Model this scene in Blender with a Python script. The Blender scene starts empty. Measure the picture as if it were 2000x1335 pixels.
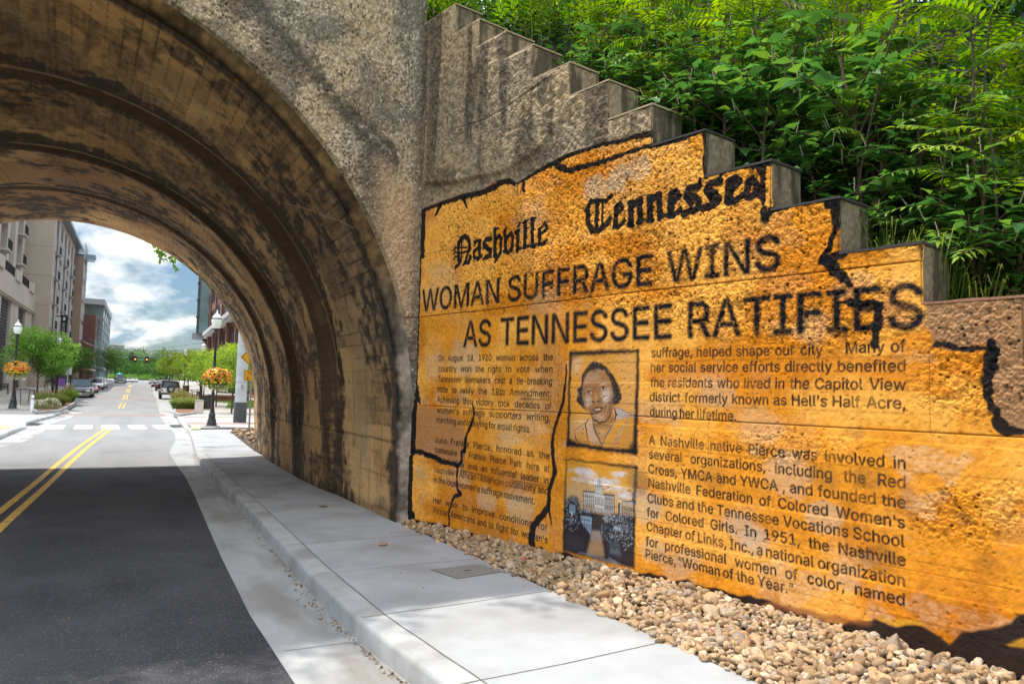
import bpy, bmesh, math, random
import numpy as np
from mathutils import Vector, Matrix
random.seed(7); RNG = np.random.RandomState(11)
SC = bpy.context.scene
COL = SC.collection
# ------------------------------------------------------------------ camera
FPX, CX, CY, CAMH = 1500.0, 1000.0, 667.5, 1.7      # focal length in photo pixels (2000 wide), eye height
def _basis():
    roll, yc, vpx = 0.025, 768.0, 170.0
    dn = np.array([-roll, 1.0, -(yc - CY) / FPX]); dn /= np.linalg.norm(dn)
    vy = yc + roll * (vpx - CX)
    d = np.array([(vpx - CX) / FPX, (vy - CY) / FPX, 1.0]); d /= np.linalg.norm(d)
    X = np.cross(d, -dn); X /= np.linalg.norm(X)
    return np.array([X, d, -dn])                    # rows: world axes in camera axes (right, down, forward)
RB = _basis(); EYE = np.array([0, 0, CAMH])
cam = bpy.data.cameras.new('camera'); camo = bpy.data.objects.new('camera', cam); COL.objects.link(camo)
cam.sensor_width = 36.0; cam.lens = FPX / 2000.0 * 36.0; cam.clip_start = 0.05; cam.clip_end = 3000
Mw = Matrix(((RB[0, 0], -RB[0, 1], -RB[0, 2], 0), (RB[1, 0], -RB[1, 1], -RB[1, 2], 0), (RB[2, 0], -RB[2, 1], -RB[2, 2], CAMH), (0, 0, 0, 1)))
camo.matrix_world = Mw
cam.dof.use_dof = True; cam.dof.focus_distance = 6.0; cam.dof.aperture_fstop = 6.3
SC.camera = camo
# ------------------------------------------------------------------ sun, sky, exposure
SUNV = Vector((-0.25, 0.387, 1.0)).normalized()     # towards the sun: high, ahead and to the left
SUN_EL = math.asin(SUNV.z); SUN_AZ = math.atan2(SUNV.x, SUNV.y)
sl = bpy.data.lights.new('sun', 'SUN'); sl.energy = 3.4; sl.angle = math.radians(0.55); sl.color = (1.0, 0.95, 0.87)
so = bpy.data.objects.new('sun', sl); COL.objects.link(so)
so.rotation_euler = SUNV.to_track_quat('Z', 'Y').to_euler(); so.location = (-40, 60, 160)
W = bpy.data.worlds.new('World'); SC.world = W; W.use_nodes = True
wn = W.node_tree; wn.nodes.clear()
def N_(nt, t, **kw):
    n = nt.nodes.new(t)
    for k, v in kw.items():
        if hasattr(n, k): setattr(n, k, v)
    return n
def build_world():
    nt = wn; L = nt.links.new
    out = N_(nt, 'ShaderNodeOutputWorld'); bg = N_(nt, 'ShaderNodeBackground'); bg.inputs['Strength'].default_value = 0.14
    sky = N_(nt, 'ShaderNodeTexSky', sky_type='NISHITA', sun_disc=False, sun_elevation=SUN_EL, sun_rotation=SUN_AZ, air_density=1.0, dust_density=1.2, ozone_density=2.0)
    tc = N_(nt, 'ShaderNodeTexCoord'); sep = N_(nt, 'ShaderNodeSeparateXYZ'); L(tc.outputs['Generated'], sep.inputs[0])
    zz = N_(nt, 'ShaderNodeMath', operation='ADD'); zz.inputs[1].default_value = 0.16; L(sep.outputs[2], zz.inputs[0])
    mx = N_(nt, 'ShaderNodeMath', operation='MAXIMUM'); mx.inputs[1].default_value = 0.04; L(zz.outputs[0], mx.inputs[0])
    dv = []
    for i in (0, 1):
        m = N_(nt, 'ShaderNodeMath', operation='DIVIDE'); L(sep.outputs[i], m.inputs[0]); L(mx.outputs[0], m.inputs[1]); dv.append(m)
    cb = N_(nt, 'ShaderNodeCombineXYZ'); L(dv[0].outputs[0], cb.inputs[0]); L(dv[1].outputs[0], cb.inputs[1])
    mp = N_(nt, 'ShaderNodeMapping'); mp.inputs['Location'].default_value = (SKYOFF[0], SKYOFF[1], 0.3); mp.inputs['Scale'].default_value = (2.0, 1.0, 1.0); L(cb.outputs[0], mp.inputs[0])
    n1 = N_(nt, 'ShaderNodeTexNoise'); n1.inputs['Scale'].default_value = 1.15; n1.inputs['Detail'].default_value = 9; n1.inputs['Roughness'].default_value = 0.55; n1.inputs['Distortion'].default_value = 0.25
    L(mp.outputs[0], n1.inputs['Vector'])
    cr = N_(nt, 'ShaderNodeValToRGB'); L(n1.outputs['Fac'], cr.inputs[0])
    e = cr.color_ramp.elements; e[0].position = 0.42; e[0].color = (0, 0, 0, 1); e[1].position = 0.56; e[1].color = (1, 1, 1, 1)
    # cloud body: bright tops, blue-grey bases
    n2 = N_(nt, 'ShaderNodeTexNoise'); n2.inputs['Scale'].default_value = 2.6; n2.inputs['Detail'].default_value = 7; L(mp.outputs[0], n2.inputs['Vector'])
    c2 = N_(nt, 'ShaderNodeValToRGB'); L(n2.outputs['Fac'], c2.inputs[0])
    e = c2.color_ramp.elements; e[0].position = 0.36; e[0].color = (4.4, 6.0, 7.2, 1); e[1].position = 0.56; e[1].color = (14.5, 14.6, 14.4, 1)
    tint = N_(nt, 'ShaderNodeMix', data_type='RGBA', blend_type='MULTIPLY'); tint.inputs[0].default_value = 1.0
    L(sky.outputs[0], tint.inputs[6]); tint.inputs[7].default_value = (.84, 1.0, 1.12, 1)
    mix = N_(nt, 'ShaderNodeMix', data_type='RGBA'); L(cr.outputs[0], mix.inputs[0]); L(tint.outputs[2], mix.inputs[6]); L(c2.outputs[0], mix.inputs[7])
    # high sky, out of view, brightened as fill for the shade; low sky dimmed
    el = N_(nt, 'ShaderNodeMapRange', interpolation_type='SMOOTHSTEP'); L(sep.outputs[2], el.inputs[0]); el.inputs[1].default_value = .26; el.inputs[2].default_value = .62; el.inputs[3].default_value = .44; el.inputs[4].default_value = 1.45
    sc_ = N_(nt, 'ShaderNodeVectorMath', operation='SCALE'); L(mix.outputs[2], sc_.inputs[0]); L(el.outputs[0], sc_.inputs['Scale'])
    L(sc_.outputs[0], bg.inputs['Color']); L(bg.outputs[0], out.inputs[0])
SKYOFF = (0.35, 1.7)
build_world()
vs = SC.view_settings; vs.view_transform = 'Standard'; vs.look = 'None'; vs.gamma = 1.0; vs.exposure = 0.6
# ------------------------------------------------------------------ where things stand
def ray(px, py): return RB @ np.array([(px - CX) / FPX, (py - CY) / FPX, 1.0])
def gz(y):                                           # the street climbs gently beyond the bridge
    y = np.asarray(y, float)
    g = np.where(y < 45, 0, np.where(y < 59, .02 / 28 * (y - 45) ** 2, .02 * (np.minimum(y, 195) - 52)))
    return g
_TS = np.concatenate([np.linspace(1, 60, 12000), np.linspace(60, 700, 24000)])
def G(px, py, off=0.0):                              # the ground point seen at a photo pixel
    P = EYE[None] + ray(px, py)[None] * _TS[:, None]
    hit = P[:, 2] <= gz(P[:, 1]) + off
    k = int(np.argmax(hit)) if hit.any() else len(P) - 1
    return Vector(P[k])
def at_depth(px, py, D):                             # point at camera depth D behind a photo pixel
    return Vector(EYE + ray(px, py) * D)
def depth_of(p): return float((RB.T @ (np.array(p) - EYE))[2])
def proj(p):
    c = RB.T @ (np.array(p, float) - EYE); return CX + FPX * c[0] / c[2], CY + FPX * c[1] / c[2]
PHI = math.radians(3.32)                             # the street beyond runs slightly right of the barrel
SD = Vector((math.sin(PHI), math.cos(PHI), 0)); ST = Vector((math.cos(PHI), -math.sin(PHI), 0))
# ------------------------------------------------------------------ object helpers
def tag(o, label=None, cat=None, group=None, kind=None):
    if label: o['label'] = label
    if cat: o['category'] = cat
    if group: o['group'] = group
    if kind: o['kind'] = kind
    return o
def thing(name, label, cat, loc=(0, 0, 0), rz=0.0, group=None):
    o = bpy.data.objects.new(name, None); COL.objects.link(o); o.empty_display_size = 0.2
    o.location = loc; o.rotation_euler = (0, 0, rz)
    return tag(o, label, cat, group)
def children(o): return [c for c in bpy.data.objects if c.parent == o]
def dup(o, loc=None, rz=None, scale=None, label=None, parent=None, kids=None):
    c = o.copy(); COL.objects.link(c)
    if parent is not None: c.parent = parent
    if loc is not None: c.location = loc
    if rz is not None: c.rotation_euler = (c.rotation_euler[0], c.rotation_euler[1], rz)
    if scale is not None: c.scale = scale if hasattr(scale, '__len__') else (scale,) * 3
    if label: c['label'] = label
    for ch in (KIDS(o)): dup(ch, parent=c)
    return c
_kid = {}
def KIDS(o): return list(_kid.get(o.name, [])) if o.name in _kid else [c for c in o.children]
def np_mesh(name, V, quads=None, tris=None, mat=None, parent=None, col=None, smooth=True, colname='Col'):
    me = bpy.data.meshes.new(name)
    V = np.asarray(V, np.float32)
    nq = 0 if quads is None else len(quads); nt_ = 0 if tris is None else len(tris)
    me.vertices.add(len(V)); me.vertices.foreach_set('co', V.ravel())
    me.loops.add(nq * 4 + nt_ * 3); me.polygons.add(nq + nt_)
    li = []; ls = []
    if nq: li.append(np.asarray(quads, np.int32).ravel()); ls.append(np.arange(nq) * 4)
    if nt_: li.append(np.asarray(tris, np.int32).ravel()); ls.append(nq * 4 + np.arange(nt_) * 3)
    me.loops.foreach_set('vertex_index', np.concatenate(li)); me.polygons.foreach_set('loop_start', np.concatenate(ls).astype(np.int32))
    me.update(calc_edges=True)
    if smooth: me.polygons.foreach_set('use_smooth', np.ones(nq + nt_, bool))
    if col is not None:
        a = me.color_attributes.new(colname, 'FLOAT_COLOR', 'POINT')
        c4 = np.ones((len(V), 4), np.float32); c4[:, :3] = col; a.data.foreach_set('color', c4.ravel())
    if mat: me.materials.append(mat)
    me.validate()
    o = bpy.data.objects.new(name, me); COL.objects.link(o)
    if parent is not None: o.parent = parent
    return o
def grid_quads(nr, nc):
    i = np.arange(nr * nc).reshape(nr, nc)
    return np.stack([i[:-1, :-1], i[:-1, 1:], i[1:, 1:], i[1:, :-1]], -1).reshape(-1, 4)
class MB:
    """collects shapes, builds them as ONE mesh object"""
    def __init__(s): s.v = []; s.f = []; s.c = []; s.cur = (1, 1, 1)
    def add(s, vs, fs):
        n = len(s.v); s.v += [tuple(v) for v in vs]; s.f += [tuple(i + n for i in f) for f in fs]; s.c += [s.cur] * len(vs); return s
    def box(s, c, d, rz=0.0, tilt=None):
        x, y, z = (q / 2 for q in d); R = Matrix.Rotation(rz, 3, 'Z')
        if tilt is not None: R = tilt @ R if isinstance(tilt, Matrix) else R
        vs = [R @ Vector((a * x, b * y, e * z)) + Vector(c) for e in (-1, 1) for b in (-1, 1) for a in (-1, 1)]
        return s.add(vs, [(0, 2, 3, 1), (4, 5, 7, 6), (0, 1, 5, 4), (2, 6, 7, 3), (0, 4, 6, 2), (1, 3, 7, 5)])
    def b2(s, x0, x1, y0, y1, z0, z1): return s.box(((x0 + x1) / 2, (y0 + y1) / 2, (z0 + z1) / 2), (abs(x1 - x0), abs(y1 - y0), abs(z1 - z0)))
    def cyl(s, p0, p1, r0, r1=None, n=10, cap=True):
        r1 = r0 if r1 is None else r1; p0 = Vector(p0); p1 = Vector(p1); d = (p1 - p0).normalized()
        a = d.orthogonal().normalized(); b = d.cross(a)
        vs = [p + (a * math.cos(t) + b * math.sin(t)) * r for p, r in ((p0, r0), (p1, r1)) for t in [2 * math.pi * k / n for k in range(n)]]
        fs = [(k, (k + 1) % n, n + (k + 1) % n, n + k) for k in range(n)]
        if cap: fs += [tuple(range(n - 1, -1, -1)), tuple(range(n, 2 * n))]
        return s.add(vs, fs)
    def tube(s, pts, r, n=6):
        pts = [Vector(p) for p in pts]; rs = r if hasattr(r, '__len__') else [r] * len(pts)
        up = None; vs = []
        for i, p in enumerate(pts):
            d = (pts[min(i + 1, len(pts) - 1)] - pts[max(i - 1, 0)]).normalized()
            a = d.orthogonal().normalized() if up is None else (up - d * up.dot(d)).normalized()
            up = a; b = d.cross(a)
            vs += [p + (a * math.cos(2 * math.pi * k / n) + b * math.sin(2 * math.pi * k / n)) * rs[i] for k in range(n)]
        fs = [(i * n + k, i * n + (k + 1) % n, (i + 1) * n + (k + 1) % n, (i + 1) * n + k) for i in range(len(pts) - 1) for k in range(n)]
        fs += [tuple(range(n - 1, -1, -1)), tuple(range((len(pts) - 1) * n, len(pts) * n))]
        return s.add(vs, fs)
    def lathe(s, prof, o=(0, 0, 0), n=14):
        o = Vector(o); vs = [o + Vector((r * math.cos(2 * math.pi * k / n), r * math.sin(2 * math.pi * k / n), z)) for r, z in prof for k in range(n)]
        m = len(prof); fs = [(i * n + k, i * n + (k + 1) % n, (i + 1) * n + (k + 1) % n, (i + 1) * n + k) for i in range(m - 1) for k in range(n)]
        fs += [tuple(range(n - 1, -1, -1)), tuple(range((m - 1) * n, m * n))]
        return s.add(vs, fs)
    def prism(s, poly, o, ax, ay, h):
        """polygon (2D) in axes ax, ay at o, extruded by vector h"""
        o = Vector(o); ax = Vector(ax); ay = Vector(ay); h = Vector(h); n = len(poly)
        vs = [o + ax * x + ay * y for x, y in poly] + [o + ax * x + ay * y + h for x, y in poly]
        fs = [tuple(range(n - 1, -1, -1)), tuple(range(n, 2 * n))] + [(k, (k + 1) % n, n + (k + 1) % n, n + k) for k in range(n)]
        return s.add(vs, fs)
    def ball(s, c, r, n=10, m=7, sq=(1, 1, 1)):
        c = Vector(c); prof = [math.pi * k / (m - 1) for k in range(m)]
        vs = [c + Vector((r * sq[0] * math.sin(t) * math.cos(2 * math.pi * k / n), r * sq[1] * math.sin(t) * math.sin(2 * math.pi * k / n), r * sq[2] * math.cos(t))) for t in prof for k in range(n)]
        fs = [(i * n + k, (i + 1) * n + k, (i + 1) * n + (k + 1) % n, i * n + (k + 1) % n) for i in range(m - 1) for k in range(n)]
        return s.add(vs, fs)
    def quad(s, a, b, c, d): return s.add([a, b, c, d], [(0, 1, 2, 3)])
    def build(s, name, mat, parent=None, smooth=False, bevel=0.0, label=None, colored=False):
        me = bpy.data.meshes.new(name); me.from_pydata([tuple(v) for v in s.v], [], s.f)
        if colored:
            a = me.color_attributes.new('Col', 'FLOAT_COLOR', 'POINT'); a.data.foreach_set('color', np.array([tuple(c) + (1,) for c in s.c], np.float32).ravel())
        bm = bmesh.new(); bm.from_mesh(me)
        bmesh.ops.recalc_face_normals(bm, faces=bm.faces)
        if bevel > 0:
            ed = [e for e in bm.edges if len(e.link_faces) == 2 and e.calc_face_angle(0) > 0.5]
            bmesh.ops.bevel(bm, geom=ed, offset=bevel, segments=2, affect='EDGES', clamp_overlap=True)
        bm.to_mesh(me); bm.free()
        if smooth:
            me.polygons.foreach_set('use_smooth', [True] * len(me.polygons))
            try: me.set_sharp_from_angle(angle=math.radians(38))
            except Exception: pass
        me.materials.append(mat); me.update()
        o = bpy.data.objects.new(name, me); COL.objects.link(o)
        if parent is not None: o.parent = parent
        if label: o['label'] = label
        return o
# ------------------------------------------------------------------ numpy noise
def _hash(ix, iy, seed):
    h = (ix.astype(np.int64) * 374761393 + iy.astype(np.int64) * 668265263 + seed * 974634777) & 0x7fffffff
    h = ((h ^ (h >> 13)) * 1274126177) & 0x7fffffff
    return ((h ^ (h >> 16)) & 0xffff) / 65535.0
def vnoise(x, y, seed=0):
    ix = np.floor(x); iy = np.floor(y); fx = x - ix; fy = y - iy
    fx = fx * fx * (3 - 2 * fx); fy = fy * fy * (3 - 2 * fy); ix = ix.astype(np.int64); iy = iy.astype(np.int64)
    a = _hash(ix, iy, seed); b = _hash(ix + 1, iy, seed); c = _hash(ix, iy + 1, seed); d = _hash(ix + 1, iy + 1, seed)
    return (a * (1 - fx) + b * fx) * (1 - fy) + (c * (1 - fx) + d * fx) * fy
def fbm(x, y, seed=0, oct=4, lac=2.03, gain=0.5):
    t = 0.0; amp = 1.0; tot = 0.0
    for k in range(oct):
        t = t + amp * vnoise(x, y, seed + k * 17); tot += amp; amp *= gain; x = x * lac + 3.7; y = y * lac + 1.3
    return t / tot
def worley(x, y, seed=0):
    ix = np.floor(x).astype(np.int64); iy = np.floor(y).astype(np.int64); best = np.full(x.shape, 9.0); cid = np.zeros(x.shape)
    for dx in (-1, 0, 1):
        for dy in (-1, 0, 1):
            jx = ix + dx; jy = iy + dy
            px_ = jx + _hash(jx, jy, seed); py_ = jy + _hash(jx, jy, seed + 5)
            d = (px_ - x) ** 2 + (py_ - y) ** 2; m = d < best; best = np.where(m, d, best); cid = np.where(m, _hash(jx, jy, seed + 9), cid)
    return np.sqrt(best), cid
def sstep(a, b, x):
    t = np.clip((x - a) / (b - a), 0, 1); return t * t * (3 - 2 * t)
# ------------------------------------------------------------------ materials
def newmat(name):
    m = bpy.data.materials.new(name); m.use_nodes = True; nt = m.node_tree
    b = nt.nodes.get('Principled BSDF'); return m, nt, b
def setin(b, **kw):
    for k, v in kw.items():
        k = k.replace('_', ' ')
        if k in b.inputs: b.inputs[k].default_value = v
def pm(name, c1, c2=None, scale=6.0, rough=0.8, metal=0.0, bump=0.0, bscale=40.0, detail=6.0, spec=0.4, stretch=(1, 1, 1), c3=None, s3=0.6, coat=0.0, rvar=0.0):
    """procedural surface: two or three colours mixed by noise in object space, plus a bump"""
    m, nt, b = newmat(name); L = nt.links.new
    setin(b, Roughness=rough, Metallic=metal); setin(b, **{'Specular_IOR_Level': spec}); setin(b, Coat_Weight=coat)
    c2 = c2 or tuple(min(1, q * 1.18) for q in c1)
    tc = N_(nt, 'ShaderNodeTexCoord'); mp = N_(nt, 'ShaderNodeMapping'); mp.inputs['Scale'].default_value = stretch; L(tc.outputs['Object'], mp.inputs[0])
    n = N_(nt, 'ShaderNodeTexNoise'); n.inputs['Scale'].default_value = scale; n.inputs['Detail'].default_value = detail; n.inputs['Roughness'].default_value = 0.6; L(mp.outputs[0], n.inputs['Vector'])
    r = N_(nt, 'ShaderNodeMapRange'); r.inputs[1].default_value = 0.3; r.inputs[2].default_value = 0.7; L(n.outputs['Fac'], r.inputs[0])
    mx = N_(nt, 'ShaderNodeMix', data_type='RGBA'); L(r.outputs[0], mx.inputs[0]); mx.inputs[6].default_value = (*c1, 1); mx.inputs[7].default_value = (*c2, 1)
    last = mx.outputs[2]
    if c3:
        n3 = N_(nt, 'ShaderNodeTexNoise'); n3.inputs['Scale'].default_value = s3; n3.inputs['Detail'].default_value = 5; L(mp.outputs[0], n3.inputs['Vector'])
        r3 = N_(nt, 'ShaderNodeMapRange'); r3.inputs[1].default_value = 0.48; r3.inputs[2].default_value = 0.68; L(n3.outputs['Fac'], r3.inputs[0])
        m3 = N_(nt, 'ShaderNodeMix', data_type='RGBA'); L(r3.outputs[0], m3.inputs[0]); L(last, m3.inputs[6]); m3.inputs[7].default_value = (*c3, 1); last = m3.outputs[2]
    L(last, b.inputs['Base Color'])
    if rvar:
        rr = N_(nt, 'ShaderNodeMapRange'); rr.inputs[3].default_value = rough - rvar; rr.inputs[4].default_value = min(1, rough + rvar); L(n.outputs['Fac'], rr.inputs[0]); L(rr.outputs[0], b.inputs['Roughness'])
    if bump:
        nb = N_(nt, 'ShaderNodeTexNoise'); nb.inputs['Scale'].default_value = bscale; nb.inputs['Detail'].default_value = 5; L(mp.outputs[0], nb.inputs['Vector'])
        bp = N_(nt, 'ShaderNodeBump'); bp.inputs['Strength'].default_value = min(1.0, bump); bp.inputs['Distance'].default_value = 0.02; L(nb.outputs['Fac'], bp.inputs['Height']); L(bp.outputs[0], b.inputs['Normal'])
    return m
def vcol_mat(name, rough=0.85, bump=0.4, bscale=120.0, spec=0.35, var=0.25):
    """colour from the mesh's own painted colour attribute, broken up by fine noise"""
    m, nt, b = newmat(name); L = nt.links.new; setin(b, Roughness=rough); setin(b, **{'Specular_IOR_Level': spec})
    at = N_(nt, 'ShaderNodeAttribute', attribute_name='Col'); tc = N_(nt, 'ShaderNodeTexCoord')
    n = N_(nt, 'ShaderNodeTexNoise'); n.inputs['Scale'].default_value = bscale; n.inputs['Detail'].default_value = 6; n.inputs['Roughness'].default_value = 0.65; L(tc.outputs['Object'], n.inputs['Vector'])
    r = N_(nt, 'ShaderNodeMapRange'); r.inputs[1].default_value = 0.25; r.inputs[2].default_value = 0.75; r.inputs[3].default_value = 1 - var; r.inputs[4].default_value = 1 + var; L(n.outputs['Fac'], r.inputs[0])
    mul = N_(nt, 'ShaderNodeVectorMath', operation='SCALE'); L(at.outputs['Color'], mul.inputs[0]); L(r.outputs[0], mul.inputs['Scale']); L(mul.outputs[0], b.inputs['Base Color'])
    bp = N_(nt, 'ShaderNodeBump'); bp.inputs['Strength'].default_value = bump; bp.inputs['Distance'].default_value = 0.012; L(n.outputs['Fac'], bp.inputs['Height']); L(bp.outputs[0], b.inputs['Normal'])
    return m
def emit_mat(name, c, s):
    m, nt, b = newmat(name); setin(b, Base_Color=(*c, 1), Emission_Color=(*c, 1), Emission_Strength=s, Roughness=0.4); return m
def glass_mat(name, c, rough=0.08, var=0.5):
    """building glass: dark body, sharp reflection, uneven from pane to pane"""
    m = pm(name, c, tuple(q * (1 + var) for q in c), scale=0.35, rough=rough, spec=0.8, detail=1.0); return m
M = {}
M['black_metal'] = pm('black_metal', (.012, .012, .014), (.02, .02, .022), 9, rough=.42, spec=.5)
M['galv'] = pm('galvanised_steel', (.42, .45, .48), (.52, .55, .57), 3, rough=.55, metal=.2, c3=(.36, .38, .4), s3=1.5)
M['steel'] = pm('weathered_steel', (.3, .3, .3), (.4, .4, .4), 8, rough=.45, metal=.5)
M['globe'] = pm('frosted_globe', (.8, .82, .8), (.72, .74, .72), 4, rough=.25, spec=.6)
M['kerbc'] = pm('kerb_concrete', (.34, .34, .332), (.42, .42, .41), 5, rough=.9, bump=.3, bscale=160, c3=(.25, .24, .225), s3=1.6)
M['yellow'] = pm('yellow_paint', (.62, .36, .05), (.72, .45, .08), 14, rough=.8, bump=.3, bscale=150, c3=(.4, .26, .1), s3=5)
M['white'] = pm('white_road_paint', (.78, .78, .76), (.68, .68, .66), 8, rough=.8)
M['redbrick'] = pm('red_brick', (.2, .065, .045), (.27, .1, .07), 1.5, rough=.9)
M['rubber'] = pm('tyre_rubber', (.014, .014, .014), (.022, .022, .022), 20, rough=.85)
M['alloy'] = pm('alloy_rim', (.5, .5, .52), (.6, .6, .6), 6, rough=.35, metal=.8)
M['carglass'] = pm('car_glass', (.02, .03, .035), (.05, .07, .08), 1.2, rough=.05, spec=.9)
M['chrome'] = pm('chrome_trim', (.6, .6, .62), (.7, .7, .7), 5, rough=.15, metal=1.0)
M['blackplastic'] = pm('black_plastic', (.02, .02, .022), (.035, .035, .036), 12, rough=.6)
M["redlight"] = pm('red_lens', (.45, .015, .02), (.55, .03, .03), 8, rough=.2, spec=.7)
M['headlight'] = pm('headlight_lens', (.6, .62, .64), (.75, .76, .78), 8, rough=.12, spec=.8)
M['bark'] = pm('bark', (.06, .045, .032), (.11, .085, .062), 14, rough=.95, bump=.8, bscale=30, stretch=(1, 1, .25))
M['stem_green'] = pm('green_stem', (.12, .16, .05), (.2, .16, .07), 7, rough=.7)
M['stem_red'] = pm('reddish_stem', (.09, .045, .03), (.12, .08, .045), 7, rough=.7)
M['soil'] = pm('soil', (.05, .038, .025), (.09, .065, .042), 5, rough=1.0, bump=1.0, bscale=18)
M['mulch'] = pm('mulch', (.16, .08, .045), (.24, .13, .08), 12, rough=1.0, bump=.8, bscale=40)
def leaf_mat(name, c1, c2, c3, trans=.45, gloss=.07):
    m, nt, b = newmat(name); L = nt.links.new; nt.nodes.remove(b)
    out = [n for n in nt.nodes if n.type == 'OUTPUT_MATERIAL'][0]
    at = N_(nt, 'ShaderNodeAttribute', attribute_name='Col'); oi = N_(nt, 'ShaderNodeObjectInfo')
    sp = N_(nt, 'ShaderNodeSeparateColor'); L(at.outputs['Color'], sp.inputs[0])
    cr = N_(nt, 'ShaderNodeValToRGB'); L(sp.outputs[0], cr.inputs[0]); e = cr.color_ramp.elements
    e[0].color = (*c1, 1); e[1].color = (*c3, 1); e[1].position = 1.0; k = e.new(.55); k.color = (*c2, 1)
    hs = N_(nt, 'ShaderNodeHueSaturation'); L(cr.outputs[0], hs.inputs['Color'])
    r = N_(nt, 'ShaderNodeMapRange'); r.inputs[3].default_value = .7; r.inputs[4].default_value = 1.35; L(oi.outputs['Random'], r.inputs[0]); L(r.outputs[0], hs.inputs['Value'])
    d = N_(nt, 'ShaderNodeBsdfDiffuse'); L(hs.outputs[0], d.inputs[0]); t = N_(nt, 'ShaderNodeBsdfTranslucent')
    h2 = N_(nt, 'ShaderNodeHueSaturation'); h2.inputs['Hue'].default_value = .485; h2.inputs['Saturation'].default_value = 1.1; h2.inputs['Value'].default_value = 1.5; L(hs.outputs[0], h2.inputs['Color']); L(h2.outputs[0], t.inputs[0])
    m1 = N_(nt, 'ShaderNodeMixShader'); m1.inputs[0].default_value = trans; L(d.outputs[0], m1.inputs[1]); L(t.outputs[0], m1.inputs[2])
    g = N_(nt, 'ShaderNodeBsdfGlossy'); g.inputs['Roughness'].default_value = .5; g.inputs[0].default_value = (.5, .6, .45, 1)
    m2 = N_(nt, 'ShaderNodeMixShader'); m2.inputs[0].default_value = gloss; L(m1.outputs[0], m2.inputs[1]); L(g.outputs[0], m2.inputs[2]); L(m2.outputs[0], out.inputs[0])
    return m
M['leaf_sumac'] = leaf_mat('sumac_leaves', (.035, .115, .012), (.115, .25, .02), (.33, .41, .03))
M['leaf_broad'] = leaf_mat('broad_leaves', (.03, .10, .024), (.065, .175, .036), (.16, .29, .045), gloss=.06)
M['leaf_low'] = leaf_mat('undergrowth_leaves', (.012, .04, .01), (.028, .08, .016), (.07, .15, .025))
M['leaf_gold'] = leaf_mat('narrow_leaves', (.09, .2, .018), (.18, .34, .028), (.32, .43, .04))
M['leaf_tree'] = leaf_mat('tree_leaves', (.02, .065, .013), (.045, .125, .02), (.10, .20, .03), trans=.35)
M['leaf_street'] = leaf_mat('street_tree_leaves', (.055, .14, .02), (.11, .25, .035), (.22, .36, .045))
M['leaf_lime'] = leaf_mat('lime_tree_leaves', (.07, .15, .015), (.15, .25, .02), (.26, .33, .03))
M['grass'] = leaf_mat('grass_blades', (.07, .13, .02), (.14, .22, .03), (.3, .32, .1), trans=.4, gloss=.06)
M['flower'] = vcol_mat('flower_petals', rough=.6, bump=0, var=.1)
M['dry'] = leaf_mat('dry_leaves', (.12, .06, .02), (.22, .12, .03), (.3, .2, .05), trans=.2, gloss=.05)
# =================================================================== the arch bridge
YF = 9.3; ACX, ACZ, AR = -1.44, 1.27, 5.0
ST_ = np.array([(9.55, -1.44, 1.27, 5.00), (12.42, -1.02, 1.35, 4.65), (12.64, -1.19, 1.37, 4.60), (14.98, -.80, 1.21, 4.44), (15.15, -.91, 1.20, 4.41), (17.85, -.66, 1.19, 4.42), (18.0, -.73, 1.17, 4.41), (21.4, -.51, 1.16, 4.45)])
XB = np.array([(9.55, 3.58), (12.3, 3.61), (13.2, 3.56), (14.6, 3.58), (15.75, 3.65), (16.9, 3.70), (18.8, 3.82), (19.9, 3.93), (21.4, 4.0)])
bridge = thing('arch_bridge', 'weathered concrete railway arch bridge spanning the street with stained stepped barrel', 'bridge', (0, 0, 0))
M['barrel'] = vcol_mat('barrel_concrete', rough=.9, bump=.35, bscale=26, var=.28)
M['rough_conc'] = vcol_mat('rough_concrete', rough=.95, bump=.55, bscale=55, var=.3)
M['dull_conc'] = pm('dull_concrete', (.3, .25, .19), (.4, .34, .27), 3, rough=.95, bump=.6, bscale=50, c3=(.12, .1, .08), s3=.8)
def yface(px, py, y=YF):
    r = ray(px, py); t = (y - EYE[1]) / r[1]; p = EYE + r * t; return p[0], p[2]
def arch_loop(y, dr=0.0, nR=380, nL=130):
    """profile of the barrel at depth y from the right foot over the crown to the left foot"""
    cx, cz, r = (np.interp(y, ST_[:, 0], ST_[:, k]) for k in (1, 2, 3)); r = r + dr
    xb = np.interp(y, XB[:, 0], XB[:, 1]) + dr
    th = np.concatenate([np.linspace(0, math.pi / 2, nR, endpoint=False), np.linspace(math.pi / 2, math.pi, nL)])
    zr = np.linspace(-.3, cz, 60, endpoint=False); zl = np.linspace(cz, -.3, 20)[1:]
    t = np.clip(zr / cz, 0, 1)
    x = np.concatenate([xb + (cx + r - xb) * t ** 1.5, cx + r * np.cos(th), np.full(len(zl), cx - r)])
    z = np.concatenate([zr, cz + r * np.sin(th), zl])
    return x, z
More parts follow.
